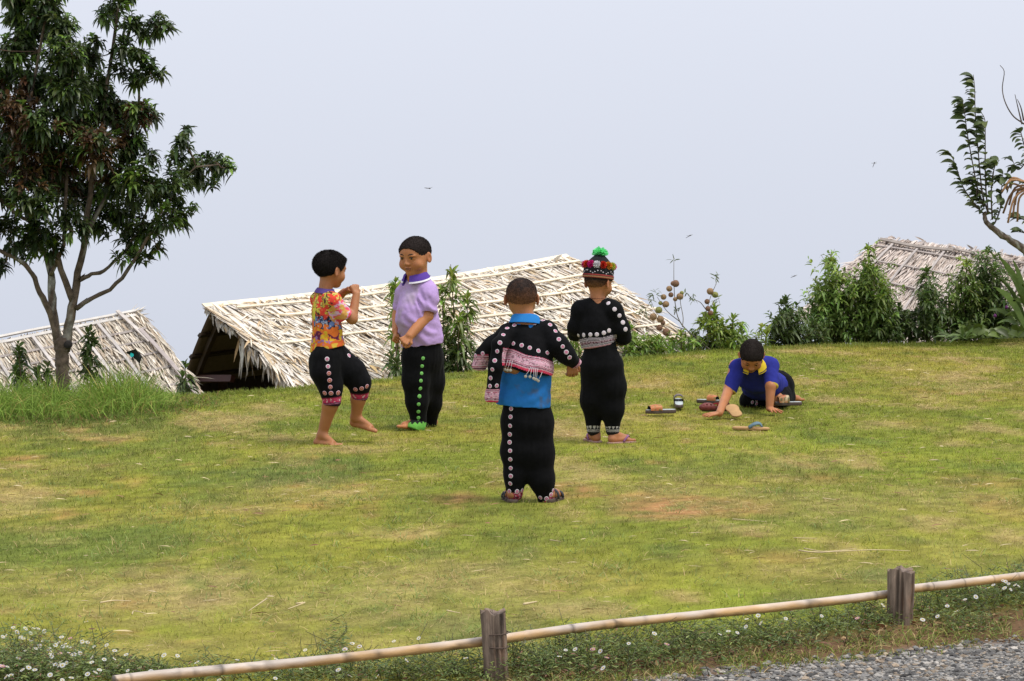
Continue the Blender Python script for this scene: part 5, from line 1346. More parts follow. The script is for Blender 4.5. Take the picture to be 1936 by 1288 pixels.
def boy_hat():
    P = Px(870, 450, 2.477, 15.92)
    f = unit([.42, .90, 0]); rt = np.array([f[1], -f[0], 0])
    R = root('person', gp(*P.px(690, 960)), 'boy in black embroidered jacket and trousers wearing the pompom hat, looking away', 'person')
    fh = unit([.60, .78, -.12]); hd = Head(P(648, 210, .02), fh, (.02, 0, 1), .205)
    B = SDF(); nk = P(644, 292, .0); hd.add(B, nk, .041)
    B.chain([P(642, 330), P(640, 390), P(644, 470), P(658, 560)], [.055, .07, .065, .068], .03, (rt, 1.2))
    B.chain([P(650, 315), P(722, 338, -.03), P(766, 440, -.02), P(742, 488, .12)], [.042, .040, .034, .024], .015); B.chain([P(640, 315), P(560, 338, .03), P(534, 430, .05), P(575, 470, .19)], [.042, .040, .034, .024], .015)
    hand(B, P(742, 488, .12), unit(P(700, 492, .2) - P(742, 488, .12)), (-.3, -.5, -.5), .11, (40, 50, 30), .02, 1); hand(B, P(575, 470, .19), unit(P(620, 480, .22) - P(575, 470, .19)), (.3, -.5, -.5), .11, (40, 50, 30), .02, -1)
    B.chain([P(635, 570, .0), P(622, 740, .02), P(632, 925, .06)], [.055, .044, .029], .02); B.chain([P(696, 570), P(712, 740), P(718, 925, .0)], [.055, .044, .029], .02)
    foot(B, P(644, 958, .03), P(596, 936, .20), P(634, 922, .06), .95, 1); foot(B, P(698, 962, -.03), P(812, 952, .06), P(720, 922, .0), .98, 1)
    finish_body(B, R, .0038, SKIN * np.array([.95, .93, .95]), hd); hd.face(R)
    hd.hair(R, .0035, (.14, -.02), (-.72, .69), nape=-.22, length=.004, count=5000, col=(.018, .013, .011), fade=(-.16, .08, (.20, .09, .045)))
    # cord round the neck
    m = MB(); th = np.linspace(0, 2 * np.pi, 30); cc = P(644, 278, .0); tube(m, np.stack([cc[0] + .053 * np.cos(th), cc[1] + .053 * np.sin(th), cc[2] + .006 * np.sin(th)], 1), .0022, 6, cap=False); part('neck_cord', m, mat('brown_cord', (.16, .06, .03), .7), R)
    F = SDF(); F.chain([P(642, 368), P(640, 410), P(640, 460, .0), P(643, 540, .0)], [.086, .094, .092, .090], .03, (rt, 1.16))
    F.chain([P(572, 336, .03), P(612, 318, .01), P(676, 318, -.01), P(718, 336, -.03)], [.046, .046, .046, .046], .03)
    a, b = P(560, 522), P(735, 492); d = unit(b - a); F.cut((a + b) / 2, (d[2], 0, -d[0]))
    F.chain([P(680, 340), P(718, 340, -.03), P(756, 425, -.03), P(768, 466, .0), P(752, 484, .07)], [.058, .056, .050, .044, .032], .03); F.chain([P(610, 340), P(566, 340, .03), P(540, 420, .04), P(540, 448, .09), P(568, 462, .15)], [.058, .056, .048, .042, .032], .03)
    F.ball(P(645, 262, .01), .060, .008, op='s')
    v, fa, n = cloth(F, .0046, lambda v, n: (fbm(v * np.array([16, 16, 9.]) + 41, 3) - .5) * .013)
    fc = v[fa].mean(1); cx, cy = proj(fc, P); vx, vy = proj(v, P); top = lambda x: 476 - (x - 555) * .115 + 3 * np.sin(x * .05); bot = lambda x: 522 - (x - 560) * .165
    arm = (np.linalg.norm(fc - P(768, 460, -.01), axis=1) < .060) | (cx > 733) | (cx < 552)
    band = (cy > top(cx)) & ~arm & (cy < 540); cuff = ((fc - P(755, 482, .055)) @ unit(P(768, 466, 0) - P(752, 484, .07)) < .0) & (cx > 730) & (cy > 450)
    jk = garment('jacket', v, fa[~(band | cuff)], None, M_VELVET, R)
    bv, bf, ui = sub(v, fa, band & ~cuff, .0012, n); t = np.clip((bot(vx[ui]) - vy[ui]) / (bot(vx[ui]) - top(vx[ui])), 0, 1); c = stripes(t, BAND_GREY); zz = (np.abs(((vx[ui] / 13) % 1) - .5) * 2 * .2 + .42 > t) & (t > .42) & (t < .64); c[zz] = (.10, .03, .04); garment('hem_band', bv, bf, c, M_EMB, jk)
    if cuff.sum() > 10:
        bv, bf, ui = sub(v, fa, cuff, .0012, n); garment('sleeve_cuff', bv, bf, stripes(np.clip((vy[ui] - 460) / 40, 0, 1), BAND_GREY), M_EMB, jk)
    tr = bvh(v, fa); stick(tr, PATCH_WHITE, P.pts([(694, 306), (723, 334), (746, 364), (762, 396), (774, 428), (555, 457), (579, 455), (610, 453), (640, 452), (673, 445), (697, 434)]), .0145, jk)
    # trousers with white zigzag hems
    F = SDF(); F.chain([P(655, 500), P(658, 590)], [.090, .100], .03, (rt, 1.12)); F.chain([P(622, 600, .01), P(618, 760, .02), P(624, 897, .05)], [.080, .068, .042], .05); F.chain([P(705, 600, -.01), P(716, 700, -.01), P(716, 800, -.01), P(713, 900, .0)], [.082, .078, .064, .043], .05); F.chain([P(664, 620), P(666, 780, .02)], [.08, .05], .05)
    F.ball(P(628, 960, .06), .055, .004, op='s'); F.ball(P(714, 964, .0), .055, .004, op='s')
    v, fa, n = cloth(F, .0048, black_fold(20, 2.4, .012, 17.0)); fc = v[fa].mean(1); cx, cy = proj(fc, P); vx, vy = proj(v, P)
    edge = lambda x: np.where(x < 666, 880, 883); band = cy > edge(cx); tz = garment('trousers', v, fa[~band], None, M_VELVET, R)
    bv, bf, ui = sub(v, fa, band, .001, n); t = (vy[ui] - 880) / 30; an = np.where(vx[ui] < 666, np.arctan2(bv[:, 1] - P(624, 890, .05)[1], bv[:, 0] - P(624, 890, .05)[0]), np.arctan2(bv[:, 1] - P(713, 890)[1], bv[:, 0] - P(713, 890)[0]))
    tri = np.abs(((an * 2.0) % 1) - .5) * 2; c = np.where(((tri * .5 > t - .02) & (t < .52) & (tri > .25))[:, None], np.array([.50, .47, .46]), np.array([.012, .012, .014])); c[(t > .60) & (t < .72)] = (.5, .47, .46); c[(t > .84) & (t < .93)] = (.4, .37, .36)
    [garment('embroidered_cuff', *(lambda q: (bv[q[0]], q[1], c[q[0]]))((lambda ff: (np.unique(ff), np.searchsorted(np.unique(ff), ff)))(bf[k])), M_EMB, tz) for k in (bv[bf].mean(1)[:, 0] < P(666, 890)[0], bv[bf].mean(1)[:, 0] >= P(666, 890)[0])]
    # apron panel with red edging at his side
    m = MB(); k = 14; tt = np.linspace(0, 1, k); ed = np.array([P(736 + 42 * math.sin(t * 1.45), 522 + t * 210, .03 + .03 * t) for t in tt]); inn = np.array([P(716 + 40 * math.sin(t * 1.45), 522 + t * 205, -.02 + .05 * t) for t in tt])
    th = np.array([.004, -.004, 0]); mid = inn + (ed - inn) * .72; V = np.concatenate([inn, mid, ed, ed - th * 2, inn - th * 2]); q = []
    for a_, mt_ in ((0, 0), (1, 1), (2, 1), (3, 0)):
        i = np.arange(k - 1); m.f.append((np.stack([a_ * k + i, a_ * k + i + 1, (a_ + 1) * k + i + 1, (a_ + 1) * k + i], 1), mt_))
    m.v.append(V); m.c.append(np.ones((len(V), 3))); m.n = len(V); part('apron_panel', m, [M_VELVET, mat('red_edging', (.45, .05, .02), .8, noise=.3, nscale=80)], R)
    # flip-flops on his feet
    ms, mt_ = mat('pink_foam', (.34, .20, .17), .8), mat('mauve_strap', (.24, .09, .20), .5)
    for (a, b, lab) in ((P(652, 964, .01), P(590, 940, .22), 'mauve flip-flop on the left foot of the boy in the pompom hat'), (P(690, 966, -.04), P(822, 952, .065), 'mauve flip-flop on the right foot of the boy in the pompom hat')):
        a[2] = b[2] = 0.0; flip_flop(a, b, .038, lab, ms, mt_, ms, .014, .058)
    # the hat, worn but a thing of its own
    up = unit(hd.u - hd.f * .10); c0 = hd.p(0, -.045, .165)
    T = root('hat', c0, 'pointed black hat with bright yarn pompoms and lime green tuft', 'hat')
    s = .205 * .37 / .078; prof = np.array([(.084, -.004), (.0865, .012), (.087, .035), (.0855, .052), (.080, .072), (.066, .096), (.044, .122), (.022, .143), (.006, .150), (.0, .151)]) * 1.0
    V, Q = lathe([(r * 1.06, z) for r, z in prof], c0, up, 44, hd.f, 1.13); m = MB(); m.add(V, Q); part('crown', m, M_HATBLACK, T)
    V, Q = lathe([(.0905, -.010), (.0945, -.006), (.0950, .000), (.0945, .006), (.0950, .012), (.0915, .016)], c0, up, 44, hd.f, 1.14); m = MB(); cz = np.repeat(np.array([(.05, .02, .02), (.28, .05, .04), (.40, .22, .10), (.06, .02, .02), (.34, .04, .03), (.05, .02, .02)]), 44, 0); m.add(V, Q, cz); part('woven_brim', m, M_EMB, T)
    cols = [(.62, .06, .02), (.62, .02, .22), (.80, .78, .80), (.60, .04, .02), (.70, .30, .04), (.55, .60, .10), (.62, .02, .22), (.8, .78, .8), (.6, .04, .02), (.70, .45, .05), (.55, .60, .10), (.70, .30, .04)]
    rr, ff, uu = frame(hd.f, up); a0 = math.atan2(-ff[1], -rr[1]); ff = ff * 1.13
    for i in range(14):
        a = a0 - 1.05 + i * 2 * np.pi / 14; d = rr * math.cos(a) + ff * math.sin(a); pompom('pompom', c0 + d * .082 + uu * .074, .0245, cols[i % 12], T, 560)
    bm = disc_mesh('bead', [M_WHITE], [(.55, 0), (1.0, 0)], 8, .5)
    for i in range(34):
        a = i * 2 * np.pi / 34 + rng.uniform(-.04, .04); d = rr * math.cos(a) + ff * math.sin(a); dn_ = unit(d); x = np.cross(uu, dn_); inst('bead', bm, mat4(x, np.cross(dn_, x), dn_, c0 + d * .0925 + uu * (.021 + .016 * abs((i % 5) - 2) / 2), .0042), T)
    for i, z in enumerate((.086, .098, .110)):
        a = a0 - .35; d = rr * math.cos(a) + ff * math.sin(a); x = np.cross(uu, d); inst('bead', bm, mat4(x, uu, d, c0 + d * (.075 - .02 * i) + uu * z, .0045), T)
    m = MB(); n = 260; d = unit(np.stack([rng.normal(0, 1, n), rng.normal(0, 1, n), rng.uniform(-.1, 1.0, n)], 1)); b = np.tile(c0 + uu * .148, (n, 1)); leaves(m, b, d, rng.normal(0, 1, (n, 3)), rng.uniform(.040, .058, n), .014, .1, np.array([.22, .85, .36]) * rng.uniform(.8, 1.1, (n, 1)), shape=(.45, .85), w2=1.0)
    part('green_tuft', m, mat('lime_net', attr=True, rough=.7, trans=.45), T)
boy_hat()

# ------------------------------------------------------------------ boy on hands and knees
def boy_crawl():
    P = Px(1180, 600, 5.095, 18.0)
    R = root('person', gp(*P.px(1250, 850)), 'boy in royal blue polo shirt with yellow collar crouching on hands and knees', 'person')
    fh = unit([-.05, -.68, -.74]); hd = Head(P(1228, 376, .02), fh, (0.0, -.70, .71), .215)
    B = SDF(); nk = P(1262, 440, .12); hd.add(B, nk, .055)
    B.chain([P(1265, 455, .16), P(1290, 560, .30), P(1350, 640, .5), P(1450, 680, .72)], [.075, .088, .085, .085], .03, ((1, .1, 0), 1.25))
    wr, wl = gp(*P.px(922, 968)) + np.array([.0, .03, .030]), gp(*P.px(1405, 925)) + np.array([0, .03, .032])
    B.chain([P(1180, 450, .12), P(1075, 470, .10), P(1005, 705, .02), wr], [.05, .046, .037, .0255], .015); B.chain([P(1340, 440, .14), P(1420, 450, .14), P(1412, 665, .0), wl], [.05, .046, .037, .0255], .015)
    hand(B, wr, (-.93, -.25, -.12), (-.15, .1, -1), .130, (2, 6, 4), .14, -1); hand(B, wl, (.42, -.86, -.12), (.1, -.1, -1), .130, (2, 6, 4), .18, 1)
    B.chain([P(1400, 715, .70), P(1200, 800, .58)], [.085, .058], .03); B.chain([P(1450, 715, .72), P(1480, 800, .48)], [.085, .058], .03)
    kr, kl = gp(*P.px(1200, 848)), gp(*P.px(1500, 845)); e = np.array([0, 0, .045])
    B.chain([kr + e, kr + e * .9 + np.array([.12, .26, 0])], [.05, .032], .02); B.chain([kl + e, kl + e * .9 + np.array([.10, .22, 0])], [.05, .032], .02)
    foot(B, kr + np.array([.10, .26, .005]), kr + np.array([.22, .36, .005]), kr + np.array([.12, .26, .04]), .9, 1); foot(B, kl + np.array([.08, .22, .005]), kl + np.array([.20, .30, .005]), kl + np.array([.10, .22, .04]), .9, 1)
    finish_body(B, R, .0036, SKIN * np.array([1.0, .97, .95]), hd); hd.face(R)
    hd.hair(R, .006, (.15, .03), (-.66, .75), nape=-.18, length=.005, count=9000, col=(.018, .013, .011))
    F = SDF(); F.chain([P(1262, 470, .15), P(1275, 560, .28), P(1330, 640, .48), P(1410, 660, .62)], [.085, .114, .116, .105], .04, ((1, .1, 0), 1.24))
    A_ = SDF(); A_.chain([P(1180, 462, .12), P(1096, 482, .10), P(1026, 696, .03)], [.058, .060, .050], .03); A_.ball(P(1003, 788, -.0), .058, .004, op='s'); F.group(A_, .025)
    A_ = SDF(); A_.chain([P(1345, 452, .14), P(1406, 466, .14), P(1424, 646, .02)], [.058, .062, .050], .03); A_.ball(P(1422, 736, -.02), .058, .004, op='s'); F.group(A_, .025); F.ball(P(1240, 425, .06), .068, .01, op='s')
    def fold(v, n): return (fbm(v * np.array([13, 9, 13.]) + 61, 3) - .5) * .018 + (fbm(v * 30, 2) - .5) * .004
    v, fa, n = cloth(F, .0044, fold); c = np.array([.022, .028, .22]) * (.85 + .3 * fbm(v * 14, 3))[:, None]
    fc = v[fa].mean(1); eA = P(1020, 722, .02); dA = unit(P(1005, 705, .02) - P(1075, 470, .10)); eB = P(1422, 672, .01); dB = unit(P(1412, 665, 0) - P(1420, 450, .14))
    ta = ((v - eA) @ dA > -.006) & (np.linalg.norm(v - eA, axis=1) < .07); tb = ((v - eB) @ dB > -.006) & (np.linalg.norm(v - eB, axis=1) < .07); c[ta | tb] = (.55, .40, .04)
    shirt = garment('polo_shirt', v, fa, c, M_CLOTH, R)
    YC = (.62, .45, .03); bc = P(1245, 445, .07); upc = unit([-.04, -.62, .78])
    rv, rf = ring_strip(bc, upc, (.05, .8, .6), [(.058, .020), (.068, .010), (.092, -.030)], -2.75, 2.75, 44, .004, 1.12); col = garment('collar', rv, rf, YC, M_CLOTH, shirt)
    rv, rf = ring_strip(bc, upc, (.05, .8, .6), [(.0855, -.0195), (.0885, -.0245)], -2.72, 2.72, 44, -.002, 1.12); garment('collar_trim', rv, rf, (.01, .012, .06), M_CLOTH, col)
    F = SDF(); F.ball(P(1478, 668, .74), (.125, .12, .125), .03); F.chain([P(1405, 715, .70), P(1290, 770, .62), P(1200, 812, .57)], [.100, .082, .068], .04); F.chain([P(1460, 705, .72), P(1490, 760, .60), P(1490, 812, .50)], [.098, .085, .070], .04)
    F.chain([kr + e, kr + e * .9 + np.array([.11, .22, 0])], [.058, .046], .03); F.chain([kl + e, kl + e * .9 + np.array([.09, .18, 0])], [.058, .046], .03)
    v, fa, n = cloth(F, .0046, black_fold(14, 9, .014, 23.0)); v[:, 2] = np.maximum(v[:, 2], -.004); tz = garment('trousers', v, fa, None, M_VELVET, R)
    stick(bvh(v, fa), PATCH_RED, P.pts([(1235, 818), (1276, 798), (1275, 832)]), .0145, tz)
boy_crawl()

# ------------------------------------------------------------------ footwear left on the grass
M_GRUB = mat('dark_brown_rubber', (.09, .065, .055), .7, noise=.2); M_INSOLE = mat('pale_insole', (.42, .47, .46), .6, noise=.3, nscale=60); M_TAN = mat('tan_sole', (.42, .25, .11), .75, noise=.15); M_TEAL = mat('slate_blue_strap', (.11, .18, .22), .6)
M_FLORAL = mat('floral_strap', attr=True, rough=.5); M_STRAPIN = mat('black_lining', (.02, .025, .02), .7)
def slide(a, b, w, label, hstrap=.042, pal=((.10, .16, .03), (.45, .17, .06), (.42, .14, .05), (.07, .12, .02))):
    a = np.array(a); b = np.array(b); a[2] = b[2] = 0.012; S = root('slide_sandal', a, label, 'sandal'); d = unit(b - a); sd = np.cross(d, (0, 0, 1.)); up = np.array([0, 0, 1.]); L_ = np.linalg.norm(b - a)
    shoe_sole(S, a, b, w, .026, M_GRUB, mt2=M_INSOLE); th = np.linspace(-.12, np.pi + .12, 20); V = []; C = []; k = 9
    for t in th:
        for s in np.linspace(.50, .88, k):
            sag = 1 - .25 * ((s - .62) / .26) ** 2; V.append(a + d * L_ * s + sd * w * 1.03 * math.cos(t) + up * (.022 + hstrap * sag * max(0, math.sin(t)) ** .65))
    V = np.array(V); i = np.arange(len(th) - 1)[:, None] * k; j = np.arange(k - 1)[None]; q = np.stack([i + j, i + j + 1, i + k + j + 1, i + k + j], -1).reshape(-1, 4); pal = np.array(pal)
    nz = np.clip((fbm(V * 70, 2) * len(pal) * 1.2 - .2).astype(int), 0, len(pal) - 1); nr = vnormals(V, q); cen = V.mean(0); sg = np.sign(((V - cen) * nr).sum(1).mean()) or 1
    m = MB(); m.add(V, q, pal[nz], 0); m.add(V - nr * sg * .004, q[:, ::-1], None, 1); part('strap', m, [M_FLORAL, M_STRAPIN], S)
    return S
def G3(cx, cy): return gp(1180 + cx / 5.095, 600 + cy / 5.095)
slide(G3(500, 936), G3(205, 944), .040, 'slide sandal with orange and green strap, leftmost on the grass')
slide(G3(532, 896), G3(520, 826), .036, 'slide sandal turned end-on beside the leftmost sandal', .052, ((.08, .07, .06), (.12, .08, .06), (.05, .05, .05)))
slide(G3(700, 838), G3(925, 848), .038, "slide sandal with floral strap just behind the crouching boy's right arm")
slide(G3(1712, 862), G3(1450, 866), .040, "slide sandal with red and orange strap at the crouching boy's knee", .055, ((.42, .06, .03), (.45, .22, .10), (.10, .10, .03), (.5, .38, .22)))
S = flip_flop(G3(1040, 1078), G3(1402, 1088), .042, 'tan flip-flop with slate blue strap, nearest of the loose footwear', M_TAN, M_TEAL, M_TAN, .018, .052, .0095)
# clog lying on its side and the overturned flip-flop leaning on it
def clog():
    c = G3(850, 912); R = root('clog', c, 'dark red rubber clog with vent holes behind the stretched arm', 'clog'); d = unit(np.array([-1.0, -.25, 0])); sd = np.cross(d, (0, 0, 1.)); up = np.array([0, 0, 1.])
    F = SDF(); p = lambda x, y, z: c + d * x + sd * y + up * z
    F.ball(p(.035, 0, .034), (.065, .040, .034), .01, (d, sd, up)); F.ball(p(-.04, 0, .026), (.072, .036, .026), .02, (d, sd, up)); F.cap(p(-.095, .0, .03), p(-.095, .0, .045), .034, .034, .012, (sd, 1.0)); F.ball(p(-.05, 0, .058), (.055, .027, .042), .008, (d, sd, up), op='s'); F.cut(p(0, 0, .004), (0, 0, -1))
    for x in (.02, .05, .078):
        for y in (-.022, .0, .022): F.cap(p(x, y * 1.2, .05), p(x, y * 1.5, .09), .0062, .0062, .001, op='s')
    v, f_ = F.mesh(.003); v = relax(v, f_, 1); m = MB(); cc = np.where((v[:, 2] < .016)[:, None], np.array([.06, .05, .05]), np.array([.16, .035, .03])) * (.7 + .6 * fbm(v * 60, 2))[:, None]; m.add(v, f_, cc); part('shell', m, M_FLORAL, R)
    th = np.linspace(0, np.pi, 14); m = MB(); strip(m, [p(-.02 - .085 * math.sin(t), .040 * math.cos(t), .052 + .012 * math.sin(t)) for t in th], .012, .004, [unit(np.array([math.cos(t), 1, .0])) for t in th], (1, 1, 1)); part('heel_strap', m, mat('red_strap', (.35, .03, .02), .6), R)
clog()
def upturned():
    a, b = G3(1100, 968) + np.array([0, 0, .004]), G3(1090, 965) + np.array([-.045, .110, .070]); d = unit(b - a); nrm = unit(np.array([.15, -.85, .5])); S = root('flip_flop', a, 'overturned flip-flop showing its tan sole, propped on the clog', 'flip-flop')
    shoe_sole(S, a, b, .047, .014, M_TAN, rot=nrm); sd = unit(np.cross(d, nrm))
    for s in (-1, 1):
        m = MB(); L_ = np.linalg.norm(b - a); tube(m, smooth_path([a + d * L_ * .75, a + d * L_ * .62 + sd * s * .02 - nrm * .03, a + d * L_ * .4 + sd * s * .036], 8), .004, 6); part('strap', m, M_TEAL, S)
upturned()

# ------------------------------------------------------------------ trees, saplings and flowers
LG = np.array([.098, .150, .036]); LDK = np.array([.050, .085, .024]); LBR = np.array([.25, .34, .050]); LRED = np.array([.135, .062, .026])

def sprig(mb, base, d, L_, nleaf, ll, lw, col, cjit=.2, droop=.45, start=.1, open_=.9, tmb=None, tcol=(.12, .10, .05)):
    """a twig with lance-shaped leaves set spirally along it"""
    d = unit(d); ref = np.array([.2, .1, 1.]) if abs(d[2]) < .9 else np.array([1., .2, 0]); a = unit(np.cross(d, ref)); b = np.cross(d, a)
    t = np.sort(rng.uniform(start, 1.0, nleaf)); ph = np.arange(nleaf) * 2.4 + rng.uniform(0, 6)
    p = base + d * (t * L_)[:, None]
    out = np.cos(ph)[:, None] * a + np.sin(ph)[:, None] * b
    op = open_ * (1.15 - .65 * t)[:, None]
    ld = d + out * op * 1.2 + rng.normal(0, .14, (nleaf, 3))
    nr = np.cross(np.cross(ld, [0, 0, 1.]), ld) + rng.normal(0, .35, (nleaf, 3))
    cc = np.asarray(col) * (1 + rng.normal(0, cjit, (nleaf, 1))) * (1 + rng.normal(0, .08, (nleaf, 3)))
    leaves(mb, p, ld, nr, ll * rng.uniform(.6, 1.15, nleaf) * (1.05 - .35 * t), lw * rng.uniform(.75, 1.2, nleaf), droop * rng.uniform(.4, 1.5, nleaf), np.clip(cc, .006, .6), fold=.3)
    if tmb is not None: tube(tmb, [base, base + d * L_ * .5, base + d * L_], [.0035, .003, .0015], 5, tcol)

def bark_col(pts, r):
    n = len(pts); return np.tile(np.array([.15, .12, .095]), (n, 1))

def limb(mb, pix, Y, r0, r1, dep=(0, 0), n=22, lichen=.5, wob=.006):
    P = np.array([at(a, b, Y + dep[0] + (dep[1] - dep[0]) * i / max(len(pix) - 1, 1)) for i, (a, b) in enumerate(pix)])
    p = smooth_path(P, n) + rng.normal(0, wob, (n, 3)) * np.linspace(.3, 1, n)[:, None]
    m = MB(); rad = np.linspace(r0, r1, n) * (1 + rng.normal(0, .05, n)); tube(m, p, rad, 10)
    v, f, c = m.arrays(); nz = fbm(v * np.array([30, 30, 14.]), 4); lc = np.clip((nz - .56) * 9, 0, 1)[:, None] * lichen
    col = np.array([.125, .092, .066]) * (.35 + 1.2 * fbm(v * 50 + 3, 3))[:, None]; col = col + (np.array([.36, .36, .31]) - col) * lc
    v = v + (v - p[np.minimum(np.arange(len(v)) // 10, n - 1)]) * ((fbm(v * 45, 2) - .5) * .35)[:, None]
    mb.add(v, [q for q, _ in f], col); return p

def peach_tree():
    Y = 18.55; b = gp(118, 762); b[2] = gz1(b[0], b[1])
    R = root('leafy_tree', b, 'dark leafy fruit tree with forked lichen-spotted trunk, at the left edge', 'tree')
    tm = MB(); limbs = []
    limbs.append(limb(tm, [(120, 775), (119, 735), (117, 700), (117, 665), (116, 640)], Y, .054, .048, lichen=.0))
    limbs.append(limb(tm, [(112, 665), (106, 620), (100, 580), (98, 545), (96, 515), (88, 488), (72, 455), (50, 400), (30, 330), (22, 240), (30, 150)], Y, .036, .010, (0, .15), lichen=1.0))
    limbs.append(limb(tm, [(108, 640), (96, 598), (84, 570), (72, 545), (64, 522), (52, 505), (28, 488), (-10, 468), (-60, 440)], Y, .026, .012, (0, -.2), lichen=1.0))
    limbs.append(limb(tm, [(124, 665), (128, 625), (134, 598), (140, 562), (147, 530), (153, 490), (160, 455), (166, 400), (176, 330), (192, 250), (205, 150), (218, 60), (226, 0), (232, -70)], Y, .038, .007, (0, .1), lichen=.6))
    limbs.append(limb(tm, [(134, 560), (116, 512), (108, 482), (94, 452), (62, 425), (46, 392), (42, 330), (46, 260), (60, 180), (76, 90), (90, 20), (96, -60)], Y, .026, .007, (0, -.15)))
    limbs.append(limb(tm, [(144, 584), (160, 572), (178, 562), (212, 544), (236, 520), (262, 480), (287, 440), (310, 400), (338, 350), (368, 318), (415, 312)], Y, .020, .005, (0, -.1), lichen=.3))
    limbs.append(limb(tm, [(150, 530), (170, 520), (196, 512), (228, 482), (250, 455), (270, 420), (284, 375)], Y, .017, .006, (0, .15), lichen=.3))
    limbs.append(limb(tm, [(158, 460), (180, 410), (215, 350), (240, 290), (258, 230), (262, 160), (240, 100), (236, 30)], Y, .018, .005, (0, .2)))
    limbs.append(limb(tm, [(94, 520), (118, 470), (122, 420), (128, 330), (132, 240), (128, 150), (120, 60)], Y, .018, .006, (0, -.2), lichen=.7))
    limbs.append(limb(tm, [(62, 425), (20, 395), (-20, 350), (-50, 280)], Y, .014, .006, (-.1, -.2)))
    part('trunk', tm, M_BARK, R)
    # sawn stub on the trunk
    m = MB(); s = at(128, 652, Y - .055); tube(m, [s + (0, .04, 0), s, s + (.002, -.012, .0)], [.030, .030, .026], 12, (.028, .024, .022)); part('pruned_stub', m, M_BARK, R)
    cl = [(40, 20, 42), (85, 12, 38), (112, 50, 36), (60, 70, 42), (28, 95, 36), (8, 140, 40), (120, 105, 42), (158, 105, 32), (178, 80, 15), (20, -20, 40), (100, -30, 40),
          (70, 160, 50), (130, 165, 48), (180, 160, 36), (205, 205, 42), (150, 225, 50), (90, 235, 55), (30, 215, 52), (0, 280, 55), (60, 300, 55), (120, 300, 55), (180, 280, 50), (232, 222, 38), (266, 212, 32), (286, 218, 18), (238, 268, 40), (282, 292, 16),
          (222, 5, 24), (205, 28, 22), (250, 45, 22), (236, 90, 24), (264, 105, 20), (296, 42, 20), (315, 55, 10), (282, 132, 20), (302, 140, 12), (252, 150, 22), (235, -25, 25), (195, 30, 12), (275, 60, 16), (222, 130, 16),
          (0, 360, 55), (60, 370, 55), (120, 360, 52), (180, 350, 52), (230, 340, 50), (268, 340, 40), (240, 398, 46), (190, 418, 42), (140, 425, 36), (80, 435, 42), (20, 440, 42), (8, 498, 16), (300, 368, 40), (330, 350, 36), (358, 330, 34), (388, 312, 26), (416, 310, 20), (438, 318, 10),
          (346, 272, 20), (352, 248, 10), (318, 408, 30), (348, 398, 20), (278, 428, 30), (250, 458, 28), (268, 488, 18), (224, 486, 16), (298, 470, 8), (60, 475, 24), (100, 465, 24), (300, 438, 16), (345, 425, 12), (400, 345, 14), (330, 300, 16), (-40, 200, 60), (-50, 330, 60), (-60, 80, 50), (-50, 430, 40)]
    red = [(10, 210, 60), (30, 195, 45), (242, 222, 45), (270, 190, 35), (120, 300, 55), (170, 282, 45), (100, 285, 40), (192, 300, 45), (140, 260, 40), (30, 320, 40), (210, 265, 40), (150, 320, 40)]
    lm = MB(); tw = MB(); allp = np.concatenate(limbs)
    for (px, py, r) in cl:
        sc = Y / FPX; dy = rng.uniform(-.35, .35) * min(1, r / 40); c = at(px, py, Y + dy); rm = r * sc
        nsp = max(4, int(r * r / (36 if py < 320 else 52))); k = np.argmin(((allp - c) ** 2).sum(1)); near = allp[k]
        for q in range(nsp):
            o = unit(rng.normal(0, 1, 3)) * rng.uniform(.1, 1.0) ** .5 * rm * np.array([1, 1.3, 1]); s = c + o * .8
            d = unit(o) * .55 + np.array([0, 0, .55]) + rng.normal(0, .35, 3)
            isr = any((px + o[0] / sc - a) ** 2 + (py - o[2] / sc - b_) ** 2 < (w * 1.05) ** 2 for a, b_, w in red)
            top = py - o[2] / sc; rim = np.linalg.norm(o) / rm
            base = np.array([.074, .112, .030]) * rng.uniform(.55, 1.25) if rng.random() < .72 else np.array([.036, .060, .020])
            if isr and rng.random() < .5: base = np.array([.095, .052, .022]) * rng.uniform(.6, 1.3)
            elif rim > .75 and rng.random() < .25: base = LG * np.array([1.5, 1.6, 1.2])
            L_ = rng.uniform(.05, .10) * (1 if r > 14 else .6)
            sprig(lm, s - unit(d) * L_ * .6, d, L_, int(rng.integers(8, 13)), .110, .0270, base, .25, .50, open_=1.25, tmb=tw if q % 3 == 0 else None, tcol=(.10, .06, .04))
        tube(tw, smooth_path([near, (near + c) / 2 + rng.normal(0, .02, 3) + (0, 0, -.02), c], 6), np.linspace(.005, .002, 6), 5, (.11, .07, .05))
    part('crown', lm, M_LEAF, R, kind='stuff'); part('twigs', tw, M_TWIG, R, kind='stuff')
peach_tree()

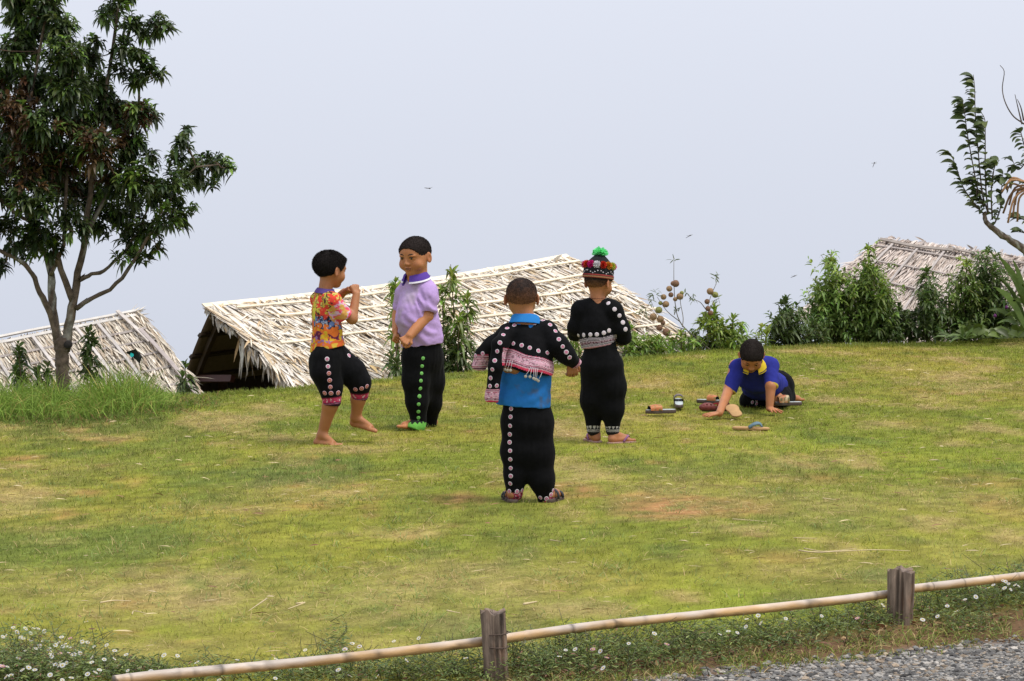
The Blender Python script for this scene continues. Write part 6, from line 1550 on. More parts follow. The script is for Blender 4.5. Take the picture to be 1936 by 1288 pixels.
def sapling(pix_top, base_px, Y, h_side, label, grp='leafy saplings along the crest', nst=None, col=LG, tipcol=LBR, ll=.165, lw=.028, dens=1.0, width=30, stems=1, fill=False):
    """sapling: stem(s) rising from behind the crest, leafed from the grass up"""
    x0 = at(base_px[0], base_px[1], Y); z = gz1(x0[0], Y); b = np.array([x0[0], Y, z])
    R = root('leafy_sapling', b, label, 'sapling', grp); lm = MB(); sm = MB(); sc = Y / FPX
    for (px, py, w) in pix_top:
        top = at(px, py, Y + rng.uniform(-.15, .15)); s0 = b + np.array([(top[0] - b[0]) * .55, rng.uniform(-.08, .08), 0]); s0[2] = gz1(s0[0], s0[1]) - .02
        p = smooth_path([s0, s0 + (top - s0) * .5 + rng.normal(0, .02, 3), top], 20); tube(sm, p, np.linspace(.012, .003, 20), 6, (.11, .075, .045))
        H = top[2] - s0[2]; vis = max(at(px, base_px[1], Y)[2] - .1, s0[2]); n = int((top[2] - vis) / .034 * dens)
        t = (vis + (top[2] - vis) * np.sort(rng.random(n)) - s0[2]) / max(H, .01)
        for q in t:
            q = min(max(q, 0), .999); c = p[int(q * 19)]; az = rng.uniform(0, 6.28); env = 1.35 * w * sc * (1 - .72 * q ** 3) * rng.uniform(.15, 1.0)
            d = np.array([math.cos(az), math.sin(az), rng.uniform(.15, .75)]); k = np.clip((q - .55) * 2.2, 0, 1) * rng.uniform(.4, 1); cc = np.asarray(col) * (1 - k) + np.asarray(tipcol) * k
            sprig(lm, c, d, max(env * .75, .01), int(rng.integers(4, 8)), ll * rng.uniform(.75, 1.1), lw, cc * rng.uniform(.6, 1.3), .15, .6, .25)
        sprig(lm, p[-3], p[-1] - p[-3] + np.array([0, 0, .03]), .10, 12, ll * .95, lw, np.asarray(tipcol) * .9, .12, .35, .2, .8, sm)
    if fill:      # side shoots that round the bush out down to the grass
        for (px, py, w) in pix_top:
            hh = base_px[1] - py; m = int(hh * w / 68)
            for q in range(m):
                t = rng.random() ** .8; ex = w * 1.35 * (.30 + .80 * t); qx, qy = px + rng.normal(0, .55) * ex, py + hh * (.08 + .9 * t); k = np.clip(1 - t * 1.5, 0, 1) * rng.uniform(.3, 1)
                sprig(lm, at(qx, qy, Y + rng.uniform(-.28, .22)), np.array([rng.normal(0, .5), rng.normal(-.15, .5), rng.uniform(.3, 1.0)]), rng.uniform(.04, .20), int(rng.integers(6, 11)), ll * rng.uniform(.65, 1.15), lw, (np.asarray(col) * (1 - k) + np.asarray(tipcol) * k) * rng.uniform(.65, 1.3), .15, .55, .1, tmb=sm if q % 4 == 0 else None)
    part('stem', sm, M_TWIG, R); part('foliage', lm, M_LEAF, R, kind='stuff')

G1 = LG * np.array([1.7, 1.75, 1.1])
sapling([(852, 500, 34), (835, 535, 26), (884, 560, 22), (868, 600, 30), (845, 620, 36)], (860, 705), 21.95, 1, 'tall slender sapling standing between the lilac shirt and the big roof', dens=1.35, col=LG * .9)
sapling([(748, 522, 12), (757, 530, 8)], (770, 712), 21.4, 1, "sapling mostly hidden behind the lilac-shirted boy's chest", dens=.6, col=G1)
sapling([(740, 682, 16), (752, 690, 12)], (745, 716), 21.3, 1, "low leafy sprig beside the lilac-shirted boy's trousers", dens=1.2, col=LG * .9, tipcol=LG)
sapling([(975, 600, 22), (960, 640, 20)], (975, 700), 22.4, 1, 'sapling half hidden behind the nearest boy', dens=.9, col=G1)
sapling([(1092, 640, 26), (1075, 660, 20)], (1090, 690), 22.9, 1, "bright green sapling between the hat boy's elbow and the nearest boy's sleeve", dens=1.0, col=LBR * .7, fill=True)
sapling([(1190, 622, 16), (1200, 640, 22), (1225, 655, 26), (1245, 650, 18)], (1210, 684), 23.5, 1, 'leafy sapling just right of the boy in the pompom hat', dens=1.1, col=G1, fill=True)
sapling([(1288, 640, 20), (1310, 650, 18), (1270, 655, 16)], (1290, 676), 23.9, 1, 'low sapling in front of the big roof corner below the round pods', dens=1.0, col=G1 * .9, fill=True)
sapling([(1350, 588, 20), (1340, 610, 22), (1362, 620, 24)], (1350, 672), 24.2, 1, 'bright green upright sapling right of the round-podded plant', dens=1.2, col=LBR * .62, tipcol=LBR, fill=True)
sapling([(1386, 614, 20), (1402, 632, 18), (1378, 640, 20)], (1388, 668), 24.3, 1, "green sapling touching the crouching boy's head", dens=1.15, col=G1, fill=True)
sapling([(1487, 570, 24), (1470, 612, 28), (1506, 620, 24), (1480, 600, 30)], (1488, 662), 24.9, 1, 'dark bushy sapling standing alone against the mist', dens=1.1, col=LG * .72, tipcol=LG, fill=True)
sapling([(1540, 622, 16), (1555, 632, 14), (1532, 640, 14)], (1542, 658), 25.0, 1, 'small sapling at the foot of the large bush', dens=1.0, col=LG * .8, tipcol=LG, fill=True)
sapling([(1440, 632, 8), (1448, 640, 8)], (1446, 662), 24.5, 1, "thin weed behind the crouching boy's shoulder", dens=.5, col=LG)
for pts, by, Yb, lab, c1, c2 in (
    ([(1572, 480, 30), (1545, 530, 30), (1590, 520, 40), (1560, 560, 34), (1600, 560, 40), (1580, 590, 40)], 652, 25.6, 'large bright green bush in front of the left end of the brown hut', LG * 1.8, LBR * 1.15),
    ([(1642, 458, 24), (1650, 500, 38), (1630, 520, 40), (1668, 540, 36), (1640, 570, 44), (1660, 590, 40)], 650, 25.5, 'tall bush covering the middle of the brown roof', LG * 1.5, LBR * 1.05),
    ([(1752, 506, 24), (1748, 545, 26), (1762, 575, 30)], 648, 25.7, 'dark sapling against the brown roof between two bushes', LG * .95, LG * 1.2),
    ([(1828, 492, 24), (1815, 530, 28), (1842, 545, 28), (1800, 575, 34)], 644, 25.9, 'green sapling before the right half of the brown roof', LG * 1.2, LBR * .9),
    ([(1866, 468, 28), (1880, 505, 34), (1856, 520, 32), (1880, 555, 36), (1862, 575, 36), (1900, 560, 36)], 642, 26.1, 'tall dark sapling next to the broad-leaved plant', LG * .95, LG * 1.1),
    ([(1700, 585, 30), (1720, 600, 28), (1690, 610, 30)], 648, 25.6, 'low dark growth under the brown roof', LG * .6, LG * .7),
    ([(1790, 600, 28), (1815, 608, 28), (1830, 600, 24)], 644, 25.9, 'low dark growth left of the yellowish ferny plant', LG * .6, LG * .7)):
    sapling(pts, (np.mean([p[0] for p in pts]), by), Yb, 1, lab, 'bushes by the brown hut', col=c1, tipcol=c2, dens=1.3, ll=.14, lw=.028, fill=True)
for pts, bp, lab in (([(34, 648, 16), (40, 665, 20), (30, 690, 22)], (40, 735), 'drooping dark sapling left of the tree trunk'), ([(168, 628, 20), (175, 645, 22)], (172, 730), 'drooping sapling right of the tree trunk'), ([(90, 700, 18), (70, 705, 16)], (80, 735), 'low leafy shoot close to the tree trunk'), ([(350, 696, 14), (345, 715, 12)], (350, 752), 'small drooping plant at the corner of the lattice roof')):
    sapling(pts, bp, 19.0 if bp[0] < 300 else 19.7, 1, lab, 'saplings beside the tree', col=LG * .75, tipcol=LG * 1.1, dens=1.2, ll=.14, lw=.028)

def big_leaves():
    Y = 25.6; b = gp(1925, 640); R = root('broad_leaved_plant', (at(1945, 600, Y)[0], Y, gz1(at(1945, 600, Y)[0], Y)), 'plant with big blade-like green leaves at the right edge', 'plant')
    lf = [((1960, 640), (1888, 488), .055, LG * 1.3), ((1970, 640), (1905, 520), .055, LG * 1.0), ((1975, 620), (1930, 470), .05, LG * 1.6), ((1950, 650), (1878, 546), .05, LG * 1.5), ((1980, 640), (1915, 570), .055, LG * .9), ((1950, 650), (1900, 600), .05, LG * 1.2), ((1990, 600), (1940, 520), .055, LG), ((1960, 650), (1925, 560), .05, LG * .8), ((1985, 650), (1945, 585), .055, LG * 1.2), ((1940, 650), (1868, 590), .035, LG), ((1955, 660), (1890, 530), .035, LG * .7), ((1950, 640), (1915, 495), .04, LG * 1.1), ((1945, 655), (1885, 615), .03, LG * 1.3), ((1965, 640), (1932, 540), .035, LG * .8)]
    for (x0, y0), (x1, y1), w, c in lf:
        p0, p1 = at(x0, y0, Y + rng.uniform(-.1, .2)), at(x1, y1, Y - .2 + rng.uniform(-.1, .1)); m = MB(); n = 9; tt = np.linspace(0, 1, n); mid = p0 + (p1 - p0) * tt[:, None] + np.array([0, 0, .12]) * (np.sin(np.pi * tt) )[:, None]
        sd = unit(np.cross(p1 - p0, (0.2, -1, .3))); wd = .72 * w * np.sin(np.pi * (tt * .92 + .06)) ** .8; V = np.concatenate([mid + sd * wd[:, None] + (0, 0, .02), mid, mid - sd * wd[:, None] + (0, 0, .02)]); i = np.arange(n - 1)
        q = np.concatenate([np.stack([i, i + 1, n + i + 1, n + i], 1), np.stack([n + i, n + i + 1, 2 * n + i + 1, 2 * n + i], 1)]); m.add(V, q, np.asarray(c) * (.8 + .4 * fbm(V * 20, 2))[:, None]); part('leaf', m, M_LEAF, R)
    m = MB(); tube(m, [R.location, at(1950, 600, Y)], [.03, .02], 8, (.08, .12, .03)); part('stem', m, M_TWIG, R)
    for px, py in ((1903, 581), (1881, 597)):
        m = MB(); c = at(px, py, Y - .35); V, Q = lathe([(.001, -.02), (.016, -.012), (.018, .0), (.010, .014), (.001, .02)], c, n=10); m.add(V, Q, (.10, .02, .10)); part('purple_flower', m, M_TWIG, R)
    R2 = root('ferny_plant', gp(1860, 645), 'low clump of yellowish green rippled leaves at the right edge', 'plant'); n = 46
    for k in range(n):
        px = rng.uniform(1815, 1950); b = at(px, 640, 25.3 + rng.uniform(-.2, .3)); az = rng.uniform(-2.6, -.5) + np.pi; d = np.array([rng.uniform(-1, 1), rng.uniform(-.8, .2), rng.uniform(.35, 1.0)]); m = MB(); L_ = rng.uniform(.18, .32)
        leaves(m, [b], [d], [[rng.normal(0, .3), -.7, .7]], [L_], [L_ * .32], [.35], [np.array([.085, .125, .020]) * rng.uniform(.6, 1.6)], fold=.18, shape=(.35, .75), w2=.95); part('leaf', m, M_LEAF, R2)
    R3 = root('strap_leaved_plant', gp(1790, 650), 'plant with long arching strap leaves lying on the grass edge', 'plant')
    for k in range(16):
        b = at(1815 + rng.uniform(-20, 20), 642, 25.2); e = np.array([rng.uniform(-1, .2), rng.uniform(-.4, .1), rng.uniform(.1, .5)]); m = MB(); leaves(m, [b], [e], [[0, -.5, .8]], [rng.uniform(.2, .34)], [.035], [.4], [LG * rng.uniform(1.0, 1.9)], fold=.25); part('leaf', m, M_LEAF, R3)
big_leaves()

def pear_tree():
    Y = 24.8; c6 = lambda x, y: (1480 + x / 2.2215, 100 + y / 2.2215)
    b = at(2075, 640, Y); R = root('sparse_tree', (b[0], Y, gz1(b[0], Y)), 'sparse tree with bare lichened branch and rounded leaves at the right edge', 'tree')
    tm = MB(); limb(tm, [(2078, 680), (2060, 560), (2010, 508), (1955, 482), (1936, 472), (1912, 455), (1890, 442), (1868, 424), (1861, 412), (1864, 402)], Y, .055, .018, n=40, lichen=.8); part('trunk', tm, M_BARK, R)
    SH = [([(862, 672), (840, 600), (828, 500), (818, 380), (808, 250), (806, 150), (800, 92)], 46, -1), ([(850, 680), (822, 655), (790, 615), (755, 560), (735, 500), (712, 440), (690, 412)], 22, -1), ([(845, 650), (820, 580), (800, 480), (775, 340), (762, 240), (752, 190)], 34, -1), ([(862, 672), (852, 560), (850, 450), (850, 350), (848, 280), (825, 238)], 26, 0),
          ([(880, 700), (876, 620), (878, 540), (890, 480), (910, 450)], 18, 1), ([(890, 716), (912, 660), (918, 580), (925, 500)], 20, 1), ([(842, 640), (815, 600), (820, 520)], 10, -1), ([(1060, 560), (1010, 545), (960, 530), (930, 530)], 14, -1), ([(1040, 420), (1012, 470), (985, 490), (960, 440)], 12, -1), ([(1050, 330), (1015, 300), (968, 266), (935, 210), (922, 150), (930, 80), (912, 52)], 0, 0), ([(1005, 300), (990, 240), (975, 175)], 0, 0), ([(1012, 285), (1000, 230), (985, 195)], 0, 0), ([(1060, 440), (1020, 400), (1004, 350), (1000, 330)], 10, -1), ([(1060, 720), (1010, 700), (985, 690)], 8, -1), ([(1050, 770), (1010, 755), (985, 752)], 5, -1), ([(880, 560), (885, 500), (900, 440)], 8, 0), ([(835, 560), (800, 545), (770, 560)], 8, -1)]
    bm = MB(); lp = []
    for pts, nl, sd in SH:
        P = np.array([at(*c6(x, y), Y + rng.uniform(-.06, .06)) for x, y in pts]); p = smooth_path(P, 26); tube(bm, p, np.linspace(.0085, .0028, 26), 6, (.085, .065, .05))
        nl = int(nl * 1.35)
        for q in range(nl): t = (q + .5) / nl * .93 + .06; lp.append((p[int(t * 25)], sd, t))
    part('branches', bm, M_TWIG, R)
    # one leaf mesh, bent and folded, shared by every leaf
    m = MB(); n = 7; tt = np.linspace(0, 1, n); wd = .5 * .50 * np.sin(np.pi * tt ** .8) ** .75; mid = np.stack([tt, 0 * tt, .18 * np.sin(np.pi * tt * .9) - .12 * tt], 1); s = np.stack([0 * tt, wd, wd * .35], 1); V = np.concatenate([mid + s, mid, mid + s * np.array([1, -1, 1])]); i = np.arange(n - 1)
    m.add(V, np.concatenate([np.stack([i, i + 1, n + i + 1, n + i], 1), np.stack([n + i, n + i + 1, 2 * n + i + 1, 2 * n + i], 1)])); ms = []
    for k, c in enumerate(((.085, .12, .035), (.06, .085, .03), (.14, .17, .055))):
        me = m.mesh('rounded_leaf'); me.materials.append(mat('rounded_leaf_%d' % k, c, .5, trans=.25, noise=.2, nscale=8)); ms.append(me)
    for p, sd, t in lp:
        x = unit([-.85 + rng.normal(0, .35) + .5 * (sd > 0), rng.normal(0, .55), rng.uniform(-.35, .45)]); y = unit(np.cross([rng.normal(0, .35), rng.normal(0, .4) - .35, 1.], x)); z = np.cross(x, y)
        L_ = rng.uniform(.07, .115) * (1 + .35 * (t > .5)); inst('leaf', ms[int(rng.choice([0, 0, 1, 2]))], mat4(x, y, z, p, L_), R)
    D = root('dry_leaf_bundle', at(1945, 400, Y - .1), 'hanging bundle of dry orange-brown leaf strips among the branches at the right edge', 'dead leaf')
    for k, (x, y, w) in enumerate([(920, 585, 6), (935, 560, 5), (950, 640, 5), (925, 675, 6), (945, 715, 6), (965, 690, 5), (985, 710, 5), (975, 640, 6), (940, 575, 4)]):
        p0 = at(*c6(1035, 545 + 5 * k), Y - .1 + .03 * (k % 3)); p1 = at(*c6(x, y), Y - .12 + .03 * (k % 4)); m = MB(); pm = (p0 + p1) / 2 + np.array([-.04, 0, .07]); q = smooth_path([p0, pm, p1], 9)
        strip(m, q, .02, .003, [(.2, -1, .4 + .2 * math.sin(j)) for j in range(9)], np.array([.30, .165, .08]) * rng.uniform(.5, 1.3)); part('dry_strip', m, M_STRAW, D)
pear_tree()

def balloon_plant():
    Y = 24.0; c4 = lambda x, y: (1050 + x / 3.872, 440 + y / 3.872); q = at(*c4(1190, 900), Y)
    R = root('podded_plant', (q[0], Y, gz1(q[0], Y)), 'thin-stemmed plant carrying round tan and green balloon seed pods', 'plant'); sm = MB(); ST = [[(1230, 960), (1160, 880), (1090, 825), (1030, 768), (960, 712), (912, 652), (882, 560), (868, 380), (868, 180)], [(960, 712), (870, 682), (800, 630), (740, 590), (700, 500)], [(912, 652), (835, 592), (790, 540), (745, 470)], [(1030, 768), (1065, 690), (1100, 590), (1140, 460), (1170, 390), (1192, 325)], [(1100, 560), (1060, 510), (1010, 490)], [(955, 742), (880, 745), (820, 740), (770, 690)], [(930, 690), (935, 620), (915, 500), (935, 450)], [(1130, 560), (1165, 500), (1200, 480)], [(870, 600), (890, 560), (915, 550)]]
    pa = []
    for k, s in enumerate(ST):
        P = np.array([at(*c4(x, y), Y + rng.uniform(-.06, .06) * (k > 0)) for x, y in s]); p = smooth_path(P, 20); tube(sm, p, np.linspace(.010 if k == 0 else .0045, .0022, 20), 6, (.17, .15, .11)); pa.append(p)
    part('stem', sm, M_TWIG, R)
    lm = MB()
    for (x, y, n, sp) in ((700, 480, 12, 40), (745, 450, 8, 30), (1010, 490, 12, 40), (1190, 480, 8, 30), (1185, 330, 10, 30), (868, 200, 6, 18), (880, 565, 8, 30), (940, 450, 6, 22), (700, 520, 5, 30), (640, 560, 10, 40)):
        b = np.array([at(*c4(x + rng.normal(0, sp * .4), y + rng.normal(0, sp * .4)), Y + rng.normal(0, .05)) for _ in range(n)]); d = np.stack([rng.normal(0, 1, n), rng.normal(0, .6, n), rng.normal(.2, .8, n)], 1); leaves(lm, b, d, rng.normal(0, 1, (n, 3)), rng.uniform(.05, .085, n), .011, .2, np.array([.13, .17, .06]) * rng.uniform(.6, 1.3, (n, 1)))
    part('foliage', lm, M_LEAF, R)
    th, ph = np.meshgrid(np.linspace(0, np.pi, 9), np.linspace(0, 2 * np.pi, 13)[:-1], indexing='ij'); V = np.stack([np.sin(th) * np.cos(ph), np.sin(th) * np.sin(ph), np.cos(th) * .96], -1).reshape(-1, 3); V = V * (1 + .12 * (fbm(V * 2.5, 3) - .5))[:, None]; i = np.arange(8)[:, None] * 12; j = np.arange(12)[None]; qd = np.stack([i + j, i + 12 + j, i + 12 + (j + 1) % 12, i + (j + 1) % 12], -1).reshape(-1, 4); ms = []
    for k, c in enumerate(((.30, .19, .10), (.24, .24, .07), (.20, .11, .065))):
        m = MB(); m.add(V, qd); me = m.mesh('balloon_pod'); me.materials.append(mat('pod_%d' % k, c, .8, noise=.35, nscale=5, bump=.5, bscale=20)); ms.append(me)
    for x, y, r, k in ((880, 373, 24, 2), (862, 372, 17, 2), (834, 411, 20, 0), (846, 455, 17, 2), (912, 467, 23, 0), (925, 442, 14, 1), (877, 487, 15, 0), (792, 471, 19, 0), (809, 524, 22, 0), (769, 516, 14, 1), (757, 567, 23, 1), (717, 615, 24, 0), (768, 633, 23, 0), (787, 660, 16, 2), (762, 697, 21, 2), (812, 728, 26, 2), (1133, 430, 23, 0), (1169, 455, 21, 1), (1111, 505, 18, 2), (1117, 556, 18, 2), (1135, 588, 18, 2), (703, 778, 17, 1), (733, 782, 15, 1)):
        rr = 1.15 * r / 3.872 * Y / FPX; inst('seed_pod', ms[k], Matrix.Translation(Vector(at(*c4(x, y), Y - .03))) @ Matrix.Rotation(rng.uniform(0, 6), 4, 'Z') @ Matrix.Scale(rr, 4), R)
balloon_plant()

def tall_grass():
    mb = MB(); n = 9000; px = rng.uniform(-60, 335, n) if True else 0; py = 772 - 26 * np.clip(px - 180, 0, 200) / 155 * .6 + rng.normal(0, 9, n)
    g = np.array([gp(a, min(max(b, 742), 795)) for a, b in zip(px, py)]); cl = fbm2(g[:, 0], g[:, 1], 5, 3, 2.2); gap = np.exp(-((px - 150) / 26.) ** 2)
    h = (.20 + .33 * rng.random(n)) * (.35 + 1.1 * cl) * np.clip((345 - px) / 90, .25, 1) * (1 - .45 * gap) * np.clip((px + 160) / 160, .7, 1)
    az = rng.uniform(0, 6.28, n); ln = rng.uniform(.03, .6, n); d = np.stack([np.cos(az) * np.sin(ln), np.sin(az) * np.sin(ln), np.cos(ln)], 1)
    c = np.where(rng.random((n, 1)) < .12, np.array([.46, .40, .12]), np.array([.24, .36, .06])) * rng.uniform(.55, 1.3, (n, 1))
    blades(mb, np.stack([g[:, 0], g[:, 1], gz(g[:, 0], g[:, 1]) - .01], 1), d, h, .0052, rng.uniform(.2, 1.2, n), c)
    n = 2600; px = rng.uniform(-40, 420, n); g = np.array([gp(a, 790 - 30 * np.clip(a - 200, 0, 300) / 220 + rng.normal(0, 8)) for a in px]); az = rng.uniform(0, 6.28, n); ln = rng.uniform(.2, 1.2, n); d = np.stack([np.cos(az) * np.sin(ln), np.sin(az) * np.sin(ln), np.cos(ln)], 1)
    blades(mb, np.stack([g[:, 0], g[:, 1], gz(g[:, 0], g[:, 1])], 1), d, rng.uniform(.03, .09, n), .005, rng.uniform(.2, .9, n), np.where(rng.random((n, 1)) < .2, np.array([.26, .15, .07]), np.array([.13, .20, .035])) * rng.uniform(.6, 1.2, (n, 1)))
    single('tall_grass', mb, M_GRASS, 'long uncut green grass around the foot of the leafy tree', 'grass', kind='stuff', smooth=False)
tall_grass()

# ------------------------------------------------------------------ daisies along the bamboo rail
def flower_meshes():
    V = [[0, 0, .16]]; F3 = []; k = 14
    for i in range(k):
        a = i * 2 * np.pi / k; da = np.pi / k * .82; V += [[.22 * math.cos(a), .22 * math.sin(a), .05], [.8 * math.cos(a - da * .8), .8 * math.sin(a - da * .8), .10], [1.0 * math.cos(a), 1.0 * math.sin(a), .08], [.8 * math.cos(a + da * .8), .8 * math.sin(a + da * .8), .10]]
    V = np.array(V); q = np.array([[1 + 4 * i, 2 + 4 * i, 3 + 4 * i, 4 + 4 * i] for i in range(k)]); th = np.arange(8) * np.pi / 4; D = np.concatenate([[[0, 0, .26]], np.stack([.27 * np.cos(th), .27 * np.sin(th), 0 * th + .13], 1), np.stack([.25 * np.cos(th), .25 * np.sin(th), 0 * th + .02], 1)]); n = len(V)
    t = np.array([[n, n + 1 + i, n + 1 + (i + 1) % 8] for i in range(8)]); q2 = np.array([[n + 1 + i, n + 9 + i, n + 9 + (i + 1) % 8, n + 1 + (i + 1) % 8] for i in range(8)]); out = []
    yel = mat('daisy_centre', (.55, .38, .05), .8)
    for c in ((.82, .80, .80), (.70, .38, .46)):
        me = np_mesh('daisy_flower', np.concatenate([V, D]), [(q, 0), (t, 1), (q2, 1)], None, False); me.materials.append(mat('petal', c, .7, trans=.2)); me.materials.append(yel); out.append(me)
    return out
FLW = flower_meshes()
def daisies(label, fol, flw, seed_h, zoff=0.0):
    """fol: (px, py, count, spread px x, y, height m); flw: list of pixel positions"""
    c0 = gp(fol[0][0], fol[0][1]); R = root('daisy_plant', c0, label, 'flowering plant', 'daisies along the bamboo rail'); lm = MB()
    for (px, py, n, sx, sy, h) in fol:
        n = int(n * .72); X = rng.normal(px, sx, n); Yp = rng.normal(py, sy, n); g = np.array([gp(a, b) for a, b in zip(X, Yp)]); z = gz(g[:, 0], g[:, 1]); hh = rng.random(n) ** 1.1 * h * (.5 + fbm2(g[:, 0], g[:, 1], 9, 2, 4.)); az = rng.uniform(0, 6.28, n)
        d = np.stack([np.cos(az), np.sin(az), rng.uniform(-.1, .9, n)], 1); col = np.where(rng.random((n, 1)) < .06, np.array([.24, .11, .07]), np.where(rng.random((n, 1)) < .48, np.array([.22, .27, .07]), np.array([.095, .150, .036]))) * rng.uniform(.6, 1.35, (n, 1))
        leaves(lm, np.stack([g[:, 0] + rng.normal(0, .01, n), g[:, 1], z + hh], 1), d, rng.normal(0, .5, (n, 3)) + np.array([0, 0, 1.]), rng.uniform(.012, .038, n), rng.uniform(.0022, .0055, n), .25, col)
        k = n // 22; st = rng.integers(0, n, k)
        for s in st: p = np.array([g[s, 0], g[s, 1], z[s]]); tube(lm, [p, p + np.array([rng.normal(0, .02), rng.normal(0, .02), hh[s] * .6]), p + np.array([rng.normal(0, .04), rng.normal(0, .04), hh[s] * 1.15 + .015])], [.0016, .0013, .001], 4, (.09, .09, .035))
    part('foliage', lm, M_LEAF, R, kind='stuff')
    for (px, py) in flw:
        g = gp(px, py + 44); Y = g[1] - .01; p = at(px, py, Y); up = unit([rng.normal(0, .5), rng.normal(-.35, .4), 1.0]); x = unit(np.cross((0, 1., .1), up)); inst('flower', FLW[int(rng.random() < .10)], mat4(x, np.cross(up, x), up, p, rng.uniform(.0075, .0108)), R)
    return R
def scat(n, x0, x1, yf, s): 
    xs = rng.uniform(x0, x1, n); return [(x, yf(x) + rng.normal(0, s)) for x in xs]
c1 = lambda x, y: (x / 2.766, 1050 + y / 2.766)
left_f = [c1(*q) for q in ((133, 384), (155, 374), (175, 382), (197, 384), (75, 398), (158, 408), (108, 428), (62, 494), (205, 468), (238, 474), (165, 442), (260, 510), (290, 470), (328, 478), (360, 480), (12, 580), (38, 583), (258, 570), (290, 572), (327, 576), (57, 628), (262, 626), (270, 530), (400, 576), (430, 452), (367, 434), (458, 622), (412, 636), (597, 542), (622, 576), (558, 470), (643, 640), (480, 560), (545, 545), (660, 520), (135, 500), (150, 588), (118, 600), (182, 600), (520, 600), (232, 398), (30, 424), (600, 500), (668, 604), (365, 512), (310, 455), (340, 468), (210, 478), (255, 490), (170, 470), (90, 404), (120, 435))]
daisies('dense bed of white daisies in the bottom left corner', [(60, 1268, 5200, 75, 26, .085), (170, 1278, 2200, 60, 12, .06), (20, 1282, 2500, 50, 8, .09), (260, 1280, 900, 40, 8, .05), (285, 1284, 1200, 40, 5, .06)], left_f + scat(34, 0, 190, lambda x: 1245 - 20 * (x < 100), 22), 0)
c2_ = lambda x, y: (650 + x / 2.766, 1050 + y / 2.766)
daisies('daisies growing under the left stretch of the bamboo pole', [(480, 1284, 1700, 110, 9, .05), (620, 1274, 1800, 60, 12, .07), (760, 1278, 2600, 80, 10, .065), (860, 1270, 1700, 45, 14, .07), (640, 1230, 500, 12, 22, .05), (400, 1272, 300, 30, 8, .06)],
        [c1(*q) for q in ((789, 608), (825, 604), (1030, 560), (858, 523), (928, 526), (728, 590), (1146, 652), (1240, 548), (1440, 644), (1480, 592), (1442, 542), (1526, 566), (1568, 590), (1770, 548), (1770, 600), (1828, 630), (1596, 496), (1842, 462), (1880, 478), (1804, 492), (1400, 572), (1428, 524))] + [c2_(*q) for q in ((8, 492), (44, 462), (82, 478), (328, 550), (30, 630), (176, 634), (392, 434), (454, 476), (262, 450), (638, 538), (736, 500))], 0)
daisies('daisies under the bamboo pole between the two posts', [(1010, 1262, 2600, 45, 16, .09), (1110, 1248, 3000, 50, 16, .095), (1220, 1238, 2600, 50, 14, .09), (1330, 1222, 2300, 55, 13, .085), (1450, 1208, 2000, 50, 10, .07), (1570, 1188, 1700, 50, 9, .065), (1650, 1172, 1100, 30, 8, .06)],
        [c2_(*q) for q in ((940, 452), (1172, 406), (1266, 410), (1160, 496), (1302, 492), (1342, 502), (1376, 536), (1356, 590), (1490, 462), (1488, 382), (1624, 410), (1690, 464), (1210, 492), (1128, 530))] + [(1236 + x / 2.766, 1000 + y / 2.766) for x, y in ((486, 472), (560, 494), (482, 512), (346, 552), (390, 536), (437, 544), (511, 564), (68, 604), (5, 550), (878, 456), (1064, 468), (740, 488), (546, 454), (690, 470))], 0)
daisies('daisies beyond the farther post at the right edge', [(1765, 1150, 1900, 38, 12, .08), (1850, 1135, 2400, 45, 13, .085), (1930, 1122, 2200, 35, 13, .09), (1820, 1172, 900, 40, 9, .05)],
        [(1236 + x / 2.766, 1000 + y / 2.766) for x, y in ((1198, 400), (1535, 404), (1582, 432), (1484, 458), (1406, 476), (1628, 370), (1776, 294), (1835, 310), (1856, 288), (1890, 294), (1908, 300), (1824, 270), (1840, 276), (1745, 310), (1684, 356), (1867, 318))], 0)

